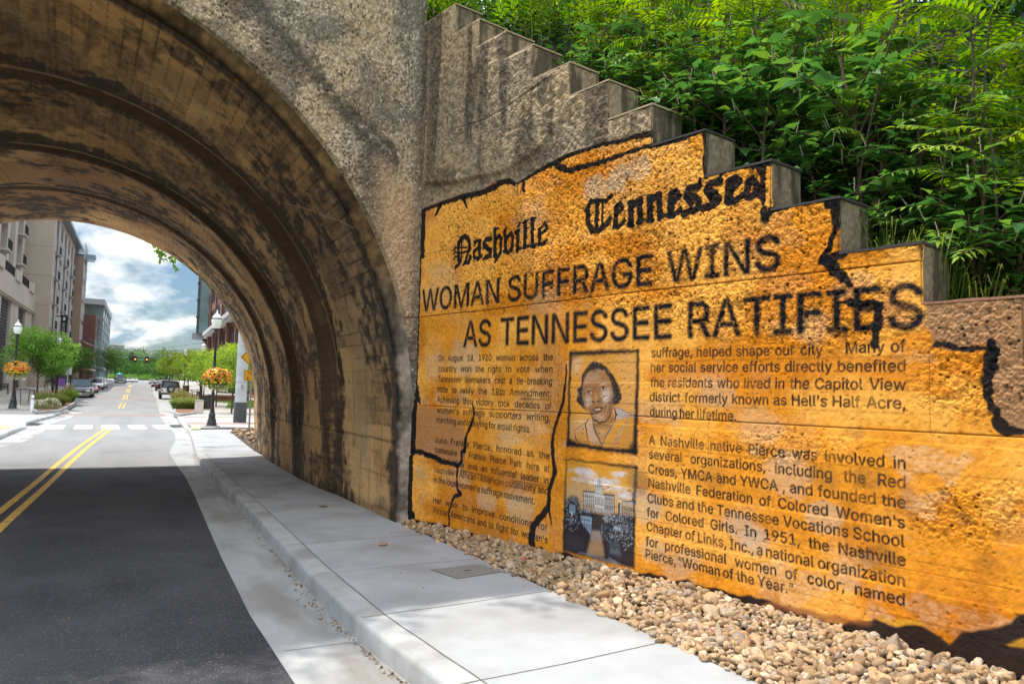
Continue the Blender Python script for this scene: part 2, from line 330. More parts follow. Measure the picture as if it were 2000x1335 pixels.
def barrel():
    ys = np.unique(np.concatenate([np.linspace(9.55, 21.4, 520), ST_[:, 0], np.linspace(12.36, 12.7, 24), np.linspace(14.93, 15.2, 18), np.linspace(17.8, 18.05, 14)]))
    X = []; Z = []
    for y in ys:
        x, z = arch_loop(y); X.append(x); Z.append(z)
    X = np.array(X); Z = np.array(Z); Y = np.repeat(ys[:, None], X.shape[1], 1)
    dx = np.gradient(X, axis=1); dz = np.gradient(Z, axis=1); L = np.hypot(dx, dz) + 1e-9
    S = np.cumsum(np.hypot(np.diff(X, axis=1, prepend=X[:, :1]), np.diff(Z, axis=1, prepend=Z[:, :1])), 1)
    nx, nz = -dz / L, dx / L                          # towards the inside of the opening
    seg = np.searchsorted([12.53, 15.07, 17.93], ys)[:, None] * np.ones_like(S, int)
    # board marks of the formwork
    bw = np.where(seg == 0, .19, .105); pid = np.floor(S / bw); pf = S / bw - pid
    jl = np.where(seg == 0, 2.2, .34); off = _hash(pid.astype(np.int64), seg.astype(np.int64), 3) * jl
    cj = ((Y + off) / jl) % 1.0
    line = np.maximum(1 - np.minimum(pf, 1 - pf) * bw / np.where(seg == 0, .017, .011), 0).clip(0, 1)
    lstr = vnoise(pid * 1.0, Y * 1.3 + seg * 7.1, 4) ** 1.4
    cross = np.maximum(1 - np.minimum(cj, 1 - cj) * jl / .010, 0).clip(0, 1) * (.5 * (_hash(pid.astype(np.int64), np.floor((Y + off) / jl).astype(np.int64), 8) > .35))
    plank = (_hash(pid.astype(np.int64), np.floor((Y + off) / jl).astype(np.int64) + seg * 31, 21) - .5)
    base = np.array([.56, .315, .125]); lite = np.array([.70, .43, .185]); dark = np.array([.030, .024, .019]); grey = np.array([.21, .16, .115]); red = np.array([.27, .12, .05])
    n1 = fbm(S * .9, Y * .9, 31); n2 = fbm(S * 3.1, Y * 2.3, 32); n3 = fbm(S * .5 + 9, Y * .55, 33); n4 = fbm(S * 7, Y * 7, 36)
    C = base + (lite - base) * sstep(.42, .62, n1)[..., None]
    C = C + (red - C) * (.5 * sstep(.55, .7, n3))[..., None]
    C = C * (1 + .12 * plank)[..., None]
    grm = sstep(.47, .66, fbm(S * .55 + 40, Y * .8, 37)) * .4
    C = C + (grey - C) * grm[..., None]
    # black mould: along the front edge, along every offset and in runs down the walls
    stain = np.zeros_like(S)
    d0 = Y - 9.55 + .16 * (n2 - .5) + .1 * (n4 - .5); stain = np.maximum(stain, sstep(.30, .10, d0))
    for k, (yo, yi) in enumerate(((12.42, 12.64), (14.98, 15.15), (17.85, 18.0))):
        wv = (.36, .34, .2)[k] * (.45 + 1.1 * fbm(S * .45, Y * 0 + k, 41))
        d = yo - Y + .45 * (n2 - .5) + .4 * (n4 - .5); stain = np.maximum(stain, sstep(wv, wv * .45, np.abs(d - .12)) * sstep(.25, .42, n2 + .14))
        wv2 = (.2, .2, .12)[k] * (.4 + 1.2 * fbm(S * .6 + 20, Y * 0 + k, 42))
        d = Y - yi + .18 * (n2 - .5) + .18 * (n4 - .5); stain = np.maximum(stain, .93 * sstep(wv2, wv2 * .4, np.abs(d)))
        low = sstep(2.9, 1.2, Z); wid = (.62, .48, .34)[k] * (.6 + .7 * fbm(Y * .1 + k * 5, Z * .9, 43))
        d = np.abs(Y - (yo + yi) / 2 + .22 * (vnoise(Y * 9, Z * .35, 44) - .5)); stain = np.maximum(stain, low * sstep(wid, wid * .5, d) * (.72 + .28 * sstep(.3, .5, vnoise(Y * 22, Z * .5, 45))))
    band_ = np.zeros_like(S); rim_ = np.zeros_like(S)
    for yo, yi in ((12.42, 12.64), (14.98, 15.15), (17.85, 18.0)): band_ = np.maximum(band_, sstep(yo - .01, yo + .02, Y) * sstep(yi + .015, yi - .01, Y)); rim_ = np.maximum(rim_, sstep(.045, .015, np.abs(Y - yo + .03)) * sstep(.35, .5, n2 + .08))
    pat = sstep(.55, .63, fbm(S * .42 + 3, Y * .62 + 8, 51) + .22 * (n2 - .5)) * (.55 + .45 * sstep(.3, .6, n4))
    stain = np.maximum(stain, .85 * pat)
    pat2 = sstep(.60, .70, fbm(S * 1.3 + 13, Y * 1.1 + 5, 52) + .2 * (n4 - .5)); stain = np.maximum(stain, .7 * pat2)
    pst = sstep(.52, .70, vnoise(pid * 1.0 + 7, Y * .7, 57) * .55 + .45 * fbm(S * 1.0, Y * .9 + 4, 58) + .1 * (n4 - .5)) * (seg == 0) * .5; stain = np.maximum(stain, pst)
    blk = sstep(.52, .60, fbm(S * .5 + 11, Y * .45 + 2, 59) + .22 * (n2 - .5) + .14 * (n4 - .5)) * (seg <= 1) * .55 * sstep(1.6, 3.2, Z); stain = np.maximum(stain, blk * sstep(.3, .5, n2 + .1))
    run = sstep(.62, .8, vnoise(Y * 14, Z * .45, 53)) * sstep(2.6, 1.4, Z) * .45; stain = np.maximum(stain, run)
    stain = np.clip(stain * (.80 + .55 * (n4 - .38)), 0, .95)
    n5 = fbm(S * 9, Y * 22, 69, 3); n6 = fbm(S * 26, Y * 3.2, 70, 3); stain = np.clip(sstep(.05, .74, stain * (.72 + .6 * (n6 - .25)) + .22 * (n5 - .5) * (stain > .02)), 0, 1) * .93
    C = C + (dark - C) * stain[..., None]
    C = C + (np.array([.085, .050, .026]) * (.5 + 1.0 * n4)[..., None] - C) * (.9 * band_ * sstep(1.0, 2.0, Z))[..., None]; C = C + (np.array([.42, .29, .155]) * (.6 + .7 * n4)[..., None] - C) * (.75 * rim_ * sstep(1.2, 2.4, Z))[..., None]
    ln = np.clip(line * np.where(seg == 0, .1 + 1.5 * lstr * sstep(12.2, 10.6, Y + 1.4 * (_hash(pid.astype(np.int64), seg.astype(np.int64), 61) - .5)), .25 + .9 * lstr) + cross * .7, 0, 1); C = C * (1 - np.where(seg == 0, .78, .42) * ln * (.35 + .65 * sstep(1.0, 2.6, Z)))[..., None]
    cr1 = np.abs((Y - 9.8) * .42 - (S - 4.3) + .12 * (n2 - .5)) ; eff = sstep(.012, .004, cr1) * (Y < 11.6); C = C + (np.array([.4, .36, .3]) - C) * (.8 * eff)[..., None]
    joint = sstep(.02, .008, np.abs(Z - 1.02 - .01 * n2)) * (Z < 1.4) * .6 + sstep(.014, .006, np.abs(Z - .55)) * .4 * (Z < 1.4); C = C * (1 - joint)[..., None]
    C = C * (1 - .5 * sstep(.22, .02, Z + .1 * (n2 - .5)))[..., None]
    h = .010 * (n2 - .5) + .005 * plank * (seg > 0) + .004 * plank - .006 * ln + .012 * (fbm(S * 1.2, Y * 1.5, 54) - .5) - .006 * sstep(.45, .8, stain) * n4
    rim = sstep(.0, .06, Y - 9.55); h = h * rim
    X2 = X + nx * h; Z2 = Z + nz * h
    cuts = [9.55, 12.42, 14.98, 17.85, 21.41]
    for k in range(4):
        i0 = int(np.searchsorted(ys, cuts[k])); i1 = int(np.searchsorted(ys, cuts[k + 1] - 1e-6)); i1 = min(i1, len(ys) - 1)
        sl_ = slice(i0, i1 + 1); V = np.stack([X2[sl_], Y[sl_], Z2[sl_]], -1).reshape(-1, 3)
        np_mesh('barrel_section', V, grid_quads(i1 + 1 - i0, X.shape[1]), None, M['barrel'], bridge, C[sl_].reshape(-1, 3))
    # splayed front edge between the barrel and the face
    n = X.shape[1]; K = 9; T = np.linspace(0, 1, K)[:, None]
    xo, zo = arch_loop(9.55, .125); xo = np.minimum(xo, 3.69)
    Xc = X2[0][None] * (1 - T) + xo[None] * T; Zc = Z2[0][None] * (1 - T) + zo[None] * T; Yc = 9.55 + (YF - 9.55) * T + 0 * Xc
    S0 = S[0][None] + 0 * Xc; nn = fbm(S0 * 5, T * 3 + 0 * Xc, 61)
    low = sstep(3.4, 2.2, Zc) * (Xc > 0)
    Cc = np.array([.25, .145, .065]) * (.1 + 1.5 * fbm(S0 * 14, T * 2 + 0 * Xc, 64))[..., None] * (.6 + .8 * nn)[..., None]
    rc = np.array([.36, .28, .21]) * (.45 + 1.15 * fbm(S0 * 26, T * 6 + Zc * 3, 62))[..., None]; Cc = Cc + (rc - Cc) * low[..., None]
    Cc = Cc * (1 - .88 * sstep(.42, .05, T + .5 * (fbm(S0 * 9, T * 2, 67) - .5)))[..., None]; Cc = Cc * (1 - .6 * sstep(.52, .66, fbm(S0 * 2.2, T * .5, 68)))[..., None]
    moss = sstep(.62, 1.0, T + .5 * (nn - .5)) * (1 - low) * .5 * sstep(.45, .6, fbm(S0 * 1.1, T * 0, 65)); Cc = Cc + (np.array([.06, .07, .02]) - Cc) * moss[..., None]
    hh = (.045 * (nn - .5) + .03 * (fbm(S0 * 16, T * 3 + 0 * Xc, 66) - .5) + low * .03 * (fbm(S0 * 20, T * 5 + 0 * Xc, 63) - .5)) * np.sin(math.pi * T)
    Yc = Yc - hh
    np_mesh('arch_edge', np.stack([Xc, Yc, Zc], -1).reshape(-1, 3), grid_quads(K, n), None, M['rough_conc'], bridge, Cc.reshape(-1, 3))
barrel()
CREASE = np.array([yface(*p) for p in ((430, -60), (520, 20), (600, 110), (700, 235), (745, 265), (790, 315), (832, 366), (850, 385))])
def spandrel():
    th = np.concatenate([np.linspace(0, 1.35, 760, endpoint=False), np.linspace(1.35, math.pi, 190)])
    nt_ = 330; t = np.linspace(0, 1, nt_)
    rin = AR + .125
    with np.errstate(divide='ignore'):
        rx = np.where(np.cos(th) > 1e-6, (3.70 - ACX) / np.cos(th), np.where(np.cos(th) < -1e-6, (-11.5 - ACX) / np.cos(th), 1e9)); rz = (8.1 - ACZ) / np.maximum(np.sin(th), 1e-6)
    rout = np.maximum(np.minimum(rx, rz), rin + .0005)
    rin_t = np.minimum(rin, rout - .0004)
    R = rin_t[:, None] + (rout - rin_t)[:, None] * t[None]
    X = ACX + R * np.cos(th)[:, None]; Z = ACZ + R * np.sin(th)[:, None]
    zc = np.interp(X, CREASE[:, 0], CREASE[:, 1], left=20, right=0); below = zc - Z
    cw = sstep(-.02, .16, below) * (X > .3)
    f1 = fbm(X * 34, Z * 34, 71, 3); f2 = fbm(X * 9, Z * 9, 72); f3 = fbm(X * 1.1, Z * 1.1, 73); w1, wc = worley(X * 30, Z * 30, 74); big = fbm(X * .55, Z * .55, 75)
    tan_ = np.array([.40, .285, .18]); gry = np.array([.31, .25, .185]); wht = np.array([.66, .555, .45]); drk = np.array([.045, .037, .03]); och = np.array([.46, .30, .17]); olv = np.array([.19, .17, .09])
    C = tan_ + (gry - tan_) * sstep(.4, .6, f3)[..., None]
    C = C * (.35 + 1.3 * f1)[..., None]
    C = C + (wht - C) * (.95 * sstep(.60, .85, wc) * sstep(.5, .22, w1))[..., None]
    C = C + (drk - C) * (.95 * sstep(.45, .2, wc) * sstep(.55, .25, w1) * sstep(.3, .6, f2))[..., None]
    C = C + (olv - C) * (.55 * sstep(.52, .66, big + .12 * (f2 - .5)) * sstep(4.6, 6.2, Z))[..., None]
    blot = sstep(.52, .64, fbm(X * 1.7 + 31, Z * 2.1, 78) + .18 * (f2 - .5)) * sstep(.3, .6, f1 + .08); C = C + (np.array([.10, .085, .065]) - C) * (.6 * blot)[..., None]
    # black weathering along the crease, ochre face below it
    dcr = np.abs(below); streak = sstep(.30, .02, np.abs(below - .13 + .25 * (f2 - .5))) * sstep(.3, .55, f2 + .12) * (X < 3.35)
    streak = np.maximum(streak, sstep(1.4, .1, below) * sstep(0, .1, below) * sstep(.42, .56, fbm(X * 2.3, Z * 1.4, 76)) * .8)
    C = C + (drk - C) * (.86 * streak)[..., None]
    oc = sstep(.12, .5, below) * sstep(.42, .12, np.abs(X - 3.32 - .05 * (Z - 3) + .2 * (f2 - .5))) * .72; C = C + (och * (.75 + .5 * f1)[..., None] - C) * oc[..., None]
    blk2 = sstep(.48, .62, fbm(X * 1.6 + 7, Z * 1.1, 77)) * sstep(.3, 1.2, below) * .55 * sstep(.35, .6, f1); C = C + (drk - C) * blk2[..., None]
    C = C + (drk * 1.6 - C) * (.55 * sstep(.2, .03, 3.70 - X + .06 * (f2 - .5)) * sstep(.3, .6, f1 + .1))[..., None]
    eg = (R - rin) ; C = C + (np.array([.10, .09, .03]) - C) * (.6 * sstep(.13, .0, eg + .1 * (f2 - .5)) * sstep(.45, .8, th / 1.6)[:, None] * sstep(.3, .55, f2))[..., None]
    crk = sstep(.012, .003, np.abs(np.sin(X * 1.9 + 2.2 * f2) * .5 + (Z - 5.6) * .4)) * (Z > 4.6) * .6; C = C * (1 - crk)[..., None]
    jz = sstep(.018, .006, np.abs(Z - 2.64 - .02 * (f2 - .5))) * .6 + sstep(.012, .005, np.abs(Z - 3.1)) * .4; C = C * (1 - jz)[..., None]
    h = .026 * (f1 - .5) + .03 * (f2 - .5) + .03 * (f3 - .5) + .012 * sstep(.35, .1, w1) * (wc - .35) + .07 * cw - .03 * streak * (1 - cw) - .008 * jz
    edge = sstep(0, .03, R - rin); h = h * edge
    V = np.stack([X, YF - h, Z], -1).reshape(-1, 3)
    np_mesh('spandrel_wall', V, grid_quads(len(th), nt_), None, M['rough_conc'], bridge, C.reshape(-1, 3))
spandrel()
def bridge_rest():
    m = MB(); m.b2(-11.5, 3.7, 9.34, 21.36, 8.1, 8.5); m.build('deck', M['dull_conc'], bridge)
    m = MB(); m.b2(-11.5, 3.74, 9.22, 9.6, 8.103, 8.9); m.build('parapet', M['dull_conc'], bridge, bevel=.02)
    # far face with its own opening
    x, z = arch_loop(21.4, 0, 60, 60); n = len(x); V = []; Q = []
    for k in range(n):
        a = math.atan2(z[k] - 1.16, x[k] + .51); V.append((x[k], 21.4, z[k]))
        ux, uz = math.cos(a), math.sin(a)
        if z[k] <= 1.17: V.append((13 if x[k] > 0 else -11.5, 21.4, z[k]))
        else:
            q = min((13.5 / ux) if ux > 1e-6 else 1e9, (-11 / ux) if ux < -1e-6 else 1e9, (8.5 - 1.16) / max(uz, 1e-6)); V.append((-.51 + ux * q, 21.4, 1.16 + uz * q))
    for k in range(n - 1): Q.append((2 * k, 2 * k + 1, 2 * k + 3, 2 * k + 2))
    np_mesh('rear_wall', V, Q, None, M['dull_conc'], bridge, smooth=False)
bridge_rest()
# outlines of a plain sans-serif alphabet (thousandths of an em) for the lettering
GLYPHS = {
 "'": (206, '78,318 70,509 136,509 128,318'),
 ',': (188, '38,-119 68,71 137,71 84,-119'),
 '-': (453, '337,244 337,188 114,188 114,244'),
 '.': (188, '95,-4 78,-1 63,9 53,24 50,41 53,59 63,73 78,83 95,87 113,83 128,73 138,59 141,41 138,24 128,9 113,-1'),
 '0': (453, '227,-7 174,1 130,24 95,62 69,113 53,178 48,254 53,330 69,395 95,447 130,484 174,508 227,516 279,508 323,484 358,447 384,395 400,330 405,254 400,178 384,113 359,62 323,24 279,1|227,50 261,56 290,74 313,103 330,144 340,194 344,254 340,314 330,365 313,405 290,435 261,453 227,460 192,453 163,435 140,405 123,365 113,314 109,254 113,194 123,144 140,103 163,74 192,56'),
 '1': (453, '76,0 76,55 391,55 391,0|276,509 276,0 212,0 212,448 209,448 86,358 86,427 198,509'),
 '2': (453, '64,0 64,47 261,257 299,305 311,327 318,348 320,371 317,397 308,419 293,436 273,449 250,457 224,460 196,457 172,447 153,433 139,413 130,390 127,362 66,362 71,405 86,442 111,473 143,496 182,511 225,516 268,511 306,497 337,474 361,445 376,411 381,372 378,345 371,318 357,290 336,259 153,60 153,57 389,57 389,0'),
 '3': (453, '218,-7 173,-3 133,10 98,30 70,57 52,91 44,132 109,132 115,107 126,87 144,71 165,59 191,52 219,50 248,53 275,61 297,74 315,93 325,116 329,145 326,172 316,196 299,217 275,234 242,244 201,248 157,248 157,299 288,448 288,452 70,452 70,509 372,509 372,461 211,278 211,289 264,288 308,276 344,253 371,222 387,186 393,145 387,103 370,66 344,36 309,12 266,-2'),
 '4': (453, '40,105 40,158 247,509 311,509 109,166 109,163 413,163 413,105|282,0 282,318 343,318 343,0'),
 '5': (453, '221,-7 178,-2 140,11 108,32 83,60 66,93 60,130 122,130 127,108 138,89 154,73 173,60 196,52 221,50 250,53 276,64 298,82 314,104 324,131 328,162 324,193 314,221 297,244 275,262 248,273 218,277 192,275 167,268 145,258 128,246 67,253 96,509 366,509 366,452 151,452 134,301 155,315 178,325 203,331 229,334 263,330 294,321 321,306 345,285 364,260 379,231 388,199 391,163 385,117 369,76 343,41 309,15 268,-1'),
 '6': (453, '226,-7 182,-1 142,15 109,40 84,74 69,115 64,162 68,199 80,239 102,285 137,340 252,509 322,509 151,261 145,261 165,288 179,299 196,307 214,312 235,314 278,309 316,295 346,271 370,240 384,201 389,157 384,112 368,73 343,39 310,14 271,-2|226,48 254,52 279,63 299,79 314,101 324,128 327,157 324,187 314,213 299,235 279,251 254,262 226,265 198,262 174,252 153,235 138,214 128,188 125,158 128,128 138,102 153,79 174,63 198,52'),
 '7': (453, '97,0 323,448 323,452 62,452 62,509 391,509 391,449 165,0'),
 '8': (453, '226,-7 178,-2 136,11 101,33 74,62 57,96 52,135 55,166 65,195 81,220 101,241 125,256 153,265 153,267 119,282 93,308 76,342 70,380 75,417 90,450 114,477 146,498 184,511 226,516 269,511 306,498 337,477 361,450 377,417 382,380 376,342 359,308 333,282 300,267 300,265 327,256 351,241 372,220 387,195 397,166 401,135 395,96 378,62 352,33 317,11 275,-2|226,49 258,52 285,60 307,74 323,91 333,113 337,139 333,165 322,189 305,208 283,223 256,232 226,235 196,232 169,223 147,208 130,189 119,165 115,139 119,113 129,91 145,74 167,60 195,52|226,290 252,292 274,300 293,313 307,330 316,351 319,376 316,399 308,420 294,437 275,449 252,457 226,460 200,457 177,449 159,437 145,420 136,399 133,376 136,351 145,330 159,313 178,300 201,292'),
 '9': (453, '226,516 271,510 310,494 343,468 368,434 384,393 389,347 385,309 373,270 350,224 315,168 200,0 130,0 301,248 307,248 299,234 287,221 273,210 257,202 238,196 218,195 175,199 137,214 106,237 83,269 68,307 64,352 69,397 85,436 110,469 143,494 182,510|226,460 199,457 174,446 154,429 138,407 129,381 125,352 129,322 138,295 154,274 174,257 199,247 226,243 254,247 279,257 299,273 314,295 324,321 327,350 324,381 314,407 299,429 279,446 254,457'),
 'A': (480, '16,0 201,509 276,509 463,0 395,0 232,478 245,478 85,0|110,142 110,199 370,199 370,142'),
 'B': (456, '60,0 60,509 241,509 289,504 329,491 359,469 381,442 394,410 398,374 395,344 387,320 373,301 356,286 336,275 315,267 315,262 339,257 363,245 385,227 402,203 414,173 418,136 413,100 400,67 377,39 344,18 301,4 247,0|125,57 245,57 296,63 330,80 349,105 355,137 352,161 342,184 327,203 306,218 279,228 248,231 125,231|125,285 238,285 265,288 288,296 308,309 323,326 333,348 336,372 330,403 313,429 283,446 240,452 125,452'),
 'C': (510, '267,-7 205,1 150,25 104,63 70,115 48,179 40,254 48,329 70,393 104,445 150,484 205,508 267,516 305,513 340,504 373,490 402,471 427,447 448,418 463,385 473,348 408,348 401,373 389,395 375,413 357,428 337,440 315,449 292,454 267,456 223,450 184,432 150,403 125,364 109,314 103,254 109,194 125,145 151,105 184,76 223,59 267,53 292,55 315,60 337,69 357,81 375,96 389,114 401,136 408,160 473,160 463,124 448,91 428,62 402,38 373,19 341,5 305,-4'),
 'D': (502, '219,0 96,0 96,57 215,57 272,63 318,81 354,110 379,149 394,198 399,255 394,312 379,361 354,399 320,428 275,446 221,452 93,452 93,509 225,509 294,501 353,478 399,441 433,391 455,329 462,255 455,181 433,119 398,68 351,31 291,8|125,509 125,0 60,0 60,509'),
 'E': (419, '60,0 60,509 372,509 372,452 125,452 125,286 355,286 355,229 125,229 125,57 375,57 375,0'),
 'F': (410, '60,0 60,509 369,509 369,452 125,452 125,278 346,278 346,221 125,221 125,0'),
 'G': (520, '269,-7 205,1 149,25 104,64 69,116 47,179 40,254 47,329 69,393 103,445 149,484 203,508 265,516 304,513 340,504 374,489 403,469 429,445 449,416 465,384 474,349 408,349 399,372 387,393 373,411 356,427 337,439 315,448 291,454 265,456 222,450 183,432 150,404 125,364 109,314 103,254 109,194 125,145 151,105 184,76 224,59 269,53 309,57 345,71 374,93 396,123 410,160 415,202 434,199 283,199 283,256 478,256 478,200 471,141 451,91 419,50 377,19 326,0'),
 'H': (517, '60,0 60,509 125,509 125,289 392,289 392,509 457,509 457,0 392,0 392,232 125,232 125,0'),
 'I': (300, '31,0 31,57 118,57 118,452 31,452 31,509 269,509 269,452 183,452 183,57 269,57 269,0'),
 'J': (396, '185,-7 124,3 75,33 44,81 33,145 33,173 98,173 98,145 104,104 122,74 149,56 185,50 220,56 248,74 266,104 272,145 272,509 336,509 336,145 326,81 294,33 246,3'),
 'K': (467, '104,145 104,216 364,509 448,509 231,276 228,276|60,0 60,509 125,509 125,0|372,0 188,259 228,309 449,0'),
 'L': (393, '60,0 60,509 125,509 125,57 361,57 361,0'),
 'M': (628, '60,0 60,509 152,509 322,49 307,49 476,509 568,509 568,0 504,0 507,457 513,457 342,0 286,0 112,457 119,457 122,0'),
 'N': (523, '60,0 60,509 136,509 414,55 405,54 399,509 463,509 463,0 387,0 108,452 119,454 125,0'),
 'O': (533, '267,-7 205,1 150,25 105,63 70,115 48,179 40,254 48,329 70,393 105,445 150,484 205,508 267,516 329,508 384,484 429,445 464,393 486,329 493,254 486,179 464,115 429,63 384,25 329,1|267,53 310,59 349,76 383,105 408,144 425,194 430,254 425,314 408,365 383,404 349,433 310,450 267,456 223,450 184,433 151,404 125,364 109,314 103,254 109,194 125,144 151,105 184,76 223,59'),
 'P': (445, '60,0 60,509 235,509 289,503 332,487 366,462 390,430 404,391 409,348 404,304 390,265 366,233 332,207 289,191 235,186 109,186 109,242 233,242 269,246 297,256 318,272 333,294 342,319 344,348 342,376 333,402 318,423 297,439 268,449 232,452 125,452 125,0'),
 'Q': (533, '245,159 313,159 468,-48 401,-48|267,-7 205,1 150,25 105,63 70,115 48,179 40,254 48,329 70,393 105,445 150,484 205,508 267,516 329,508 384,484 429,445 464,393 486,329 493,254 486,179 464,115 429,63 384,25 329,1|267,53 310,59 349,76 383,105 408,144 425,194 430,254 425,314 408,365 383,404 349,433 310,450 267,456 223,450 184,433 151,404 125,364 109,314 103,254 109,194 125,144 151,105 184,76 223,59'),
 'R': (449, '60,0 60,509 236,509 290,504 333,489 367,465 390,433 405,395 409,352 405,309 390,271 367,240 333,217 289,203 236,198 96,198 96,255 234,255 269,258 298,267 319,281 334,300 342,324 345,352 342,380 334,405 319,425 298,440 269,449 233,452 125,452 125,0|353,0 230,229 303,229 428,0'),
 'S': (447, '224,-9 172,-4 128,9 91,31 64,60 46,96 38,137 104,137 110,110 123,88 142,71 166,59 194,52 224,49 257,52 286,60 311,74 329,92 341,114 346,139 342,161 332,179 316,193 296,205 184,239 128,260 86,289 60,326 52,372 58,413 75,448 102,476 138,498 180,511 227,516 275,511 316,498 351,476 377,449 394,415 401,378 337,378 326,412 302,437 267,453 225,459 194,456 167,448 145,435 129,418 118,398 115,376 119,352 131,334 148,319 169,308 312,264 359,238 379,220 395,198 405,171 408,139 403,99 386,64 360,34 323,11 278,-4'),
 'T': (449, '32,452 32,509 417,509 417,452 257,452 257,0 193,0 193,452'),
 'U': (517, '259,-8 203,-2 154,15 114,43 85,80 66,124 60,173 60,509 124,509 124,178 128,144 141,113 160,87 187,68 220,56 259,52 298,56 331,68 357,87 377,113 389,144 393,178 393,509 457,509 457,173 451,124 433,80 403,43 363,15 315,-2'),
 'V': (480, '204,0 16,509 84,509 248,31 235,31 395,509 463,509 278,0'),
 'W': (686, '155,0 16,509 82,509 197,40 189,40 306,509 380,509 497,40 488,40 603,509 670,509 530,0 455,0 336,475 350,475 230,0'),
 'X': (474, '18,0 217,284 217,236 29,509 104,509 243,292 232,292 374,509 446,509 259,239 259,287 456,0 382,0 230,231 244,231 91,0'),
 'Y': (472, '203,0 203,208 16,509 91,509 236,264 250,230 224,230 237,265 381,509 455,509 268,208 268,0'),
 'Z': (438, '42,0 42,46 341,476 348,454 40,452 40,509 397,509 397,462 97,33 90,54 399,57 399,0'),
 'a': (389, '160,-9 126,-5 94,5 68,22 48,45 35,73 30,108 34,138 43,161 58,179 78,193 100,203 125,211 252,230 265,235 273,243 273,279 267,297 256,311 240,322 220,329 196,331 171,329 149,322 132,313 118,301 107,288 100,274 41,291 57,322 79,346 104,364 133,375 163,382 194,384 215,383 239,379 263,372 286,360 306,343 322,320 333,290 337,251 337,0 277,0 277,52 272,52 264,38 252,25 236,12 215,1 190,-6|170,45 202,49 228,59 248,74 263,93 272,115 276,138 276,190 134,159 117,150 103,139 95,124 92,105 94,87 102,72 114,61 130,52 149,47'),
 'b': (424, '229,-8 198,-5 172,4 153,17 138,31 118,59 112,59 112,0 53,0 53,509 114,509 114,319 118,319 137,346 152,360 171,373 197,381 229,384 274,378 313,361 345,332 370,293 385,245 390,189 385,133 370,84 346,45 313,16 274,-2|220,47 253,51 279,66 301,88 316,117 325,151 328,189 325,227 316,261 301,290 280,311 253,325 220,330 188,325 161,312 140,291 125,263 116,229 113,189 116,150 125,115 140,86 162,65 188,51'),
 'c': (396, '207,-8 159,-2 117,16 82,46 56,85 40,133 34,187 40,243 56,291 82,330 117,360 159,378 207,384 234,383 260,377 284,368 305,356 324,341 340,322 353,301 362,277 303,262 298,276 281,301 270,311 257,319 226,329 207,330 173,325 145,310 124,287 108,258 99,224 96,187 99,151 108,117 124,89 145,66 173,51 207,46 243,52 258,58 271,66 282,76 292,89 299,102 304,117 363,102 354,78 341,56 325,37 306,21 285,9 261,-1 235,-6'),
 'd': (424, '195,-8 151,-2 111,16 79,45 55,84 39,133 34,189 39,245 55,293 79,332 112,361 151,378 196,384 228,381 253,373 272,360 287,346 306,319 311,319 311,509 372,509 372,0 313,0 313,59 307,59 287,31 272,17 252,4 227,-5|205,47 236,51 263,65 284,86 299,115 309,150 312,189 309,229 300,263 284,291 263,312 237,325 205,330 172,325 145,311 124,290 108,261 99,227 96,189 99,151 109,117 124,88 145,66 172,51'),
 'e': (404, '212,-8 161,-2 117,16 82,46 56,85 40,132 34,187 39,242 55,290 81,329 115,359 157,378 205,384 236,382 266,374 294,361 319,341 341,315 357,282 368,242 371,169 75,169 75,221 338,221 310,202 307,237 298,269 283,294 263,314 237,326 205,330 173,326 146,313 125,294 109,270 99,241 96,211 96,178 100,139 110,106 128,80 151,61 179,50 212,46 234,48 254,53 271,61 285,73 297,88 306,105 365,91 353,63 335,39 311,19 283,4 249,-5'),
 'f': (254, '228,379 228,327 6,327 6,379|81,0 81,432 84,461 96,486 113,505 135,519 161,527 187,530 243,521 227,468 195,474 171,470 154,460 145,443 142,419 142,0'),
 'g': (425, '207,-151 168,-148 134,-140 105,-127 82,-110 64,-91 51,-69 101,-41 136,-78 154,-88 178,-95 207,-97 249,-92 282,-75 304,-47 311,-6 311,68 306,68 287,41 272,28 252,16 227,8 195,5 152,10 113,27 80,53 55,90 39,136 34,191 39,246 55,293 80,332 112,361 152,378 196,384 228,382 253,373 273,360 288,346 308,319 313,319 313,379 372,379 372,-9 367,-54 350,-90 324,-117 291,-136 251,-147|205,59 237,63 264,75 285,95 300,121 309,154 312,193 309,231 300,264 285,291 264,312 237,325 205,330 172,325 145,312 124,290 109,262 99,229 96,193 99,155 109,123 124,96 145,76 172,63'),
 'h': (410, '114,227 114,0 53,0 53,509 114,509 114,287 102,287 124,332 152,362 187,379 227,384 264,380 295,369 321,349 341,321 353,285 357,240 357,0 296,0 296,235 290,275 273,304 246,323 210,329 184,326 161,317 141,303 126,283 117,257'),
 'i': (167, '53,0 53,379 114,379 114,0|84,443 67,446 54,455 44,468 41,483 44,499 54,512 67,521 84,524 100,521 114,512 123,499 126,483 123,468 114,455 100,446'),
 'j': (167, '53,379 114,379 114,-30 111,-63 102,-90 86,-113 65,-129 37,-139 -10,-143 -10,-87 2,-87 25,-83 40,-72 50,-54 53,-29|83,443 67,446 53,455 44,468 41,483 44,499 53,512 67,521 83,524 100,521 114,512 123,499 126,483 123,468 114,455 100,446'),
 'k': (381, '110,137 110,212 121,212 284,379 360,379 184,199 177,199|53,0 53,509 114,509 114,0|294,0 148,186 191,229 372,0'),
 'l': (189, '101,3 74,20 58,47 53,84 53,509 114,509 115,77 120,62 130,54 170,54 181,3'),
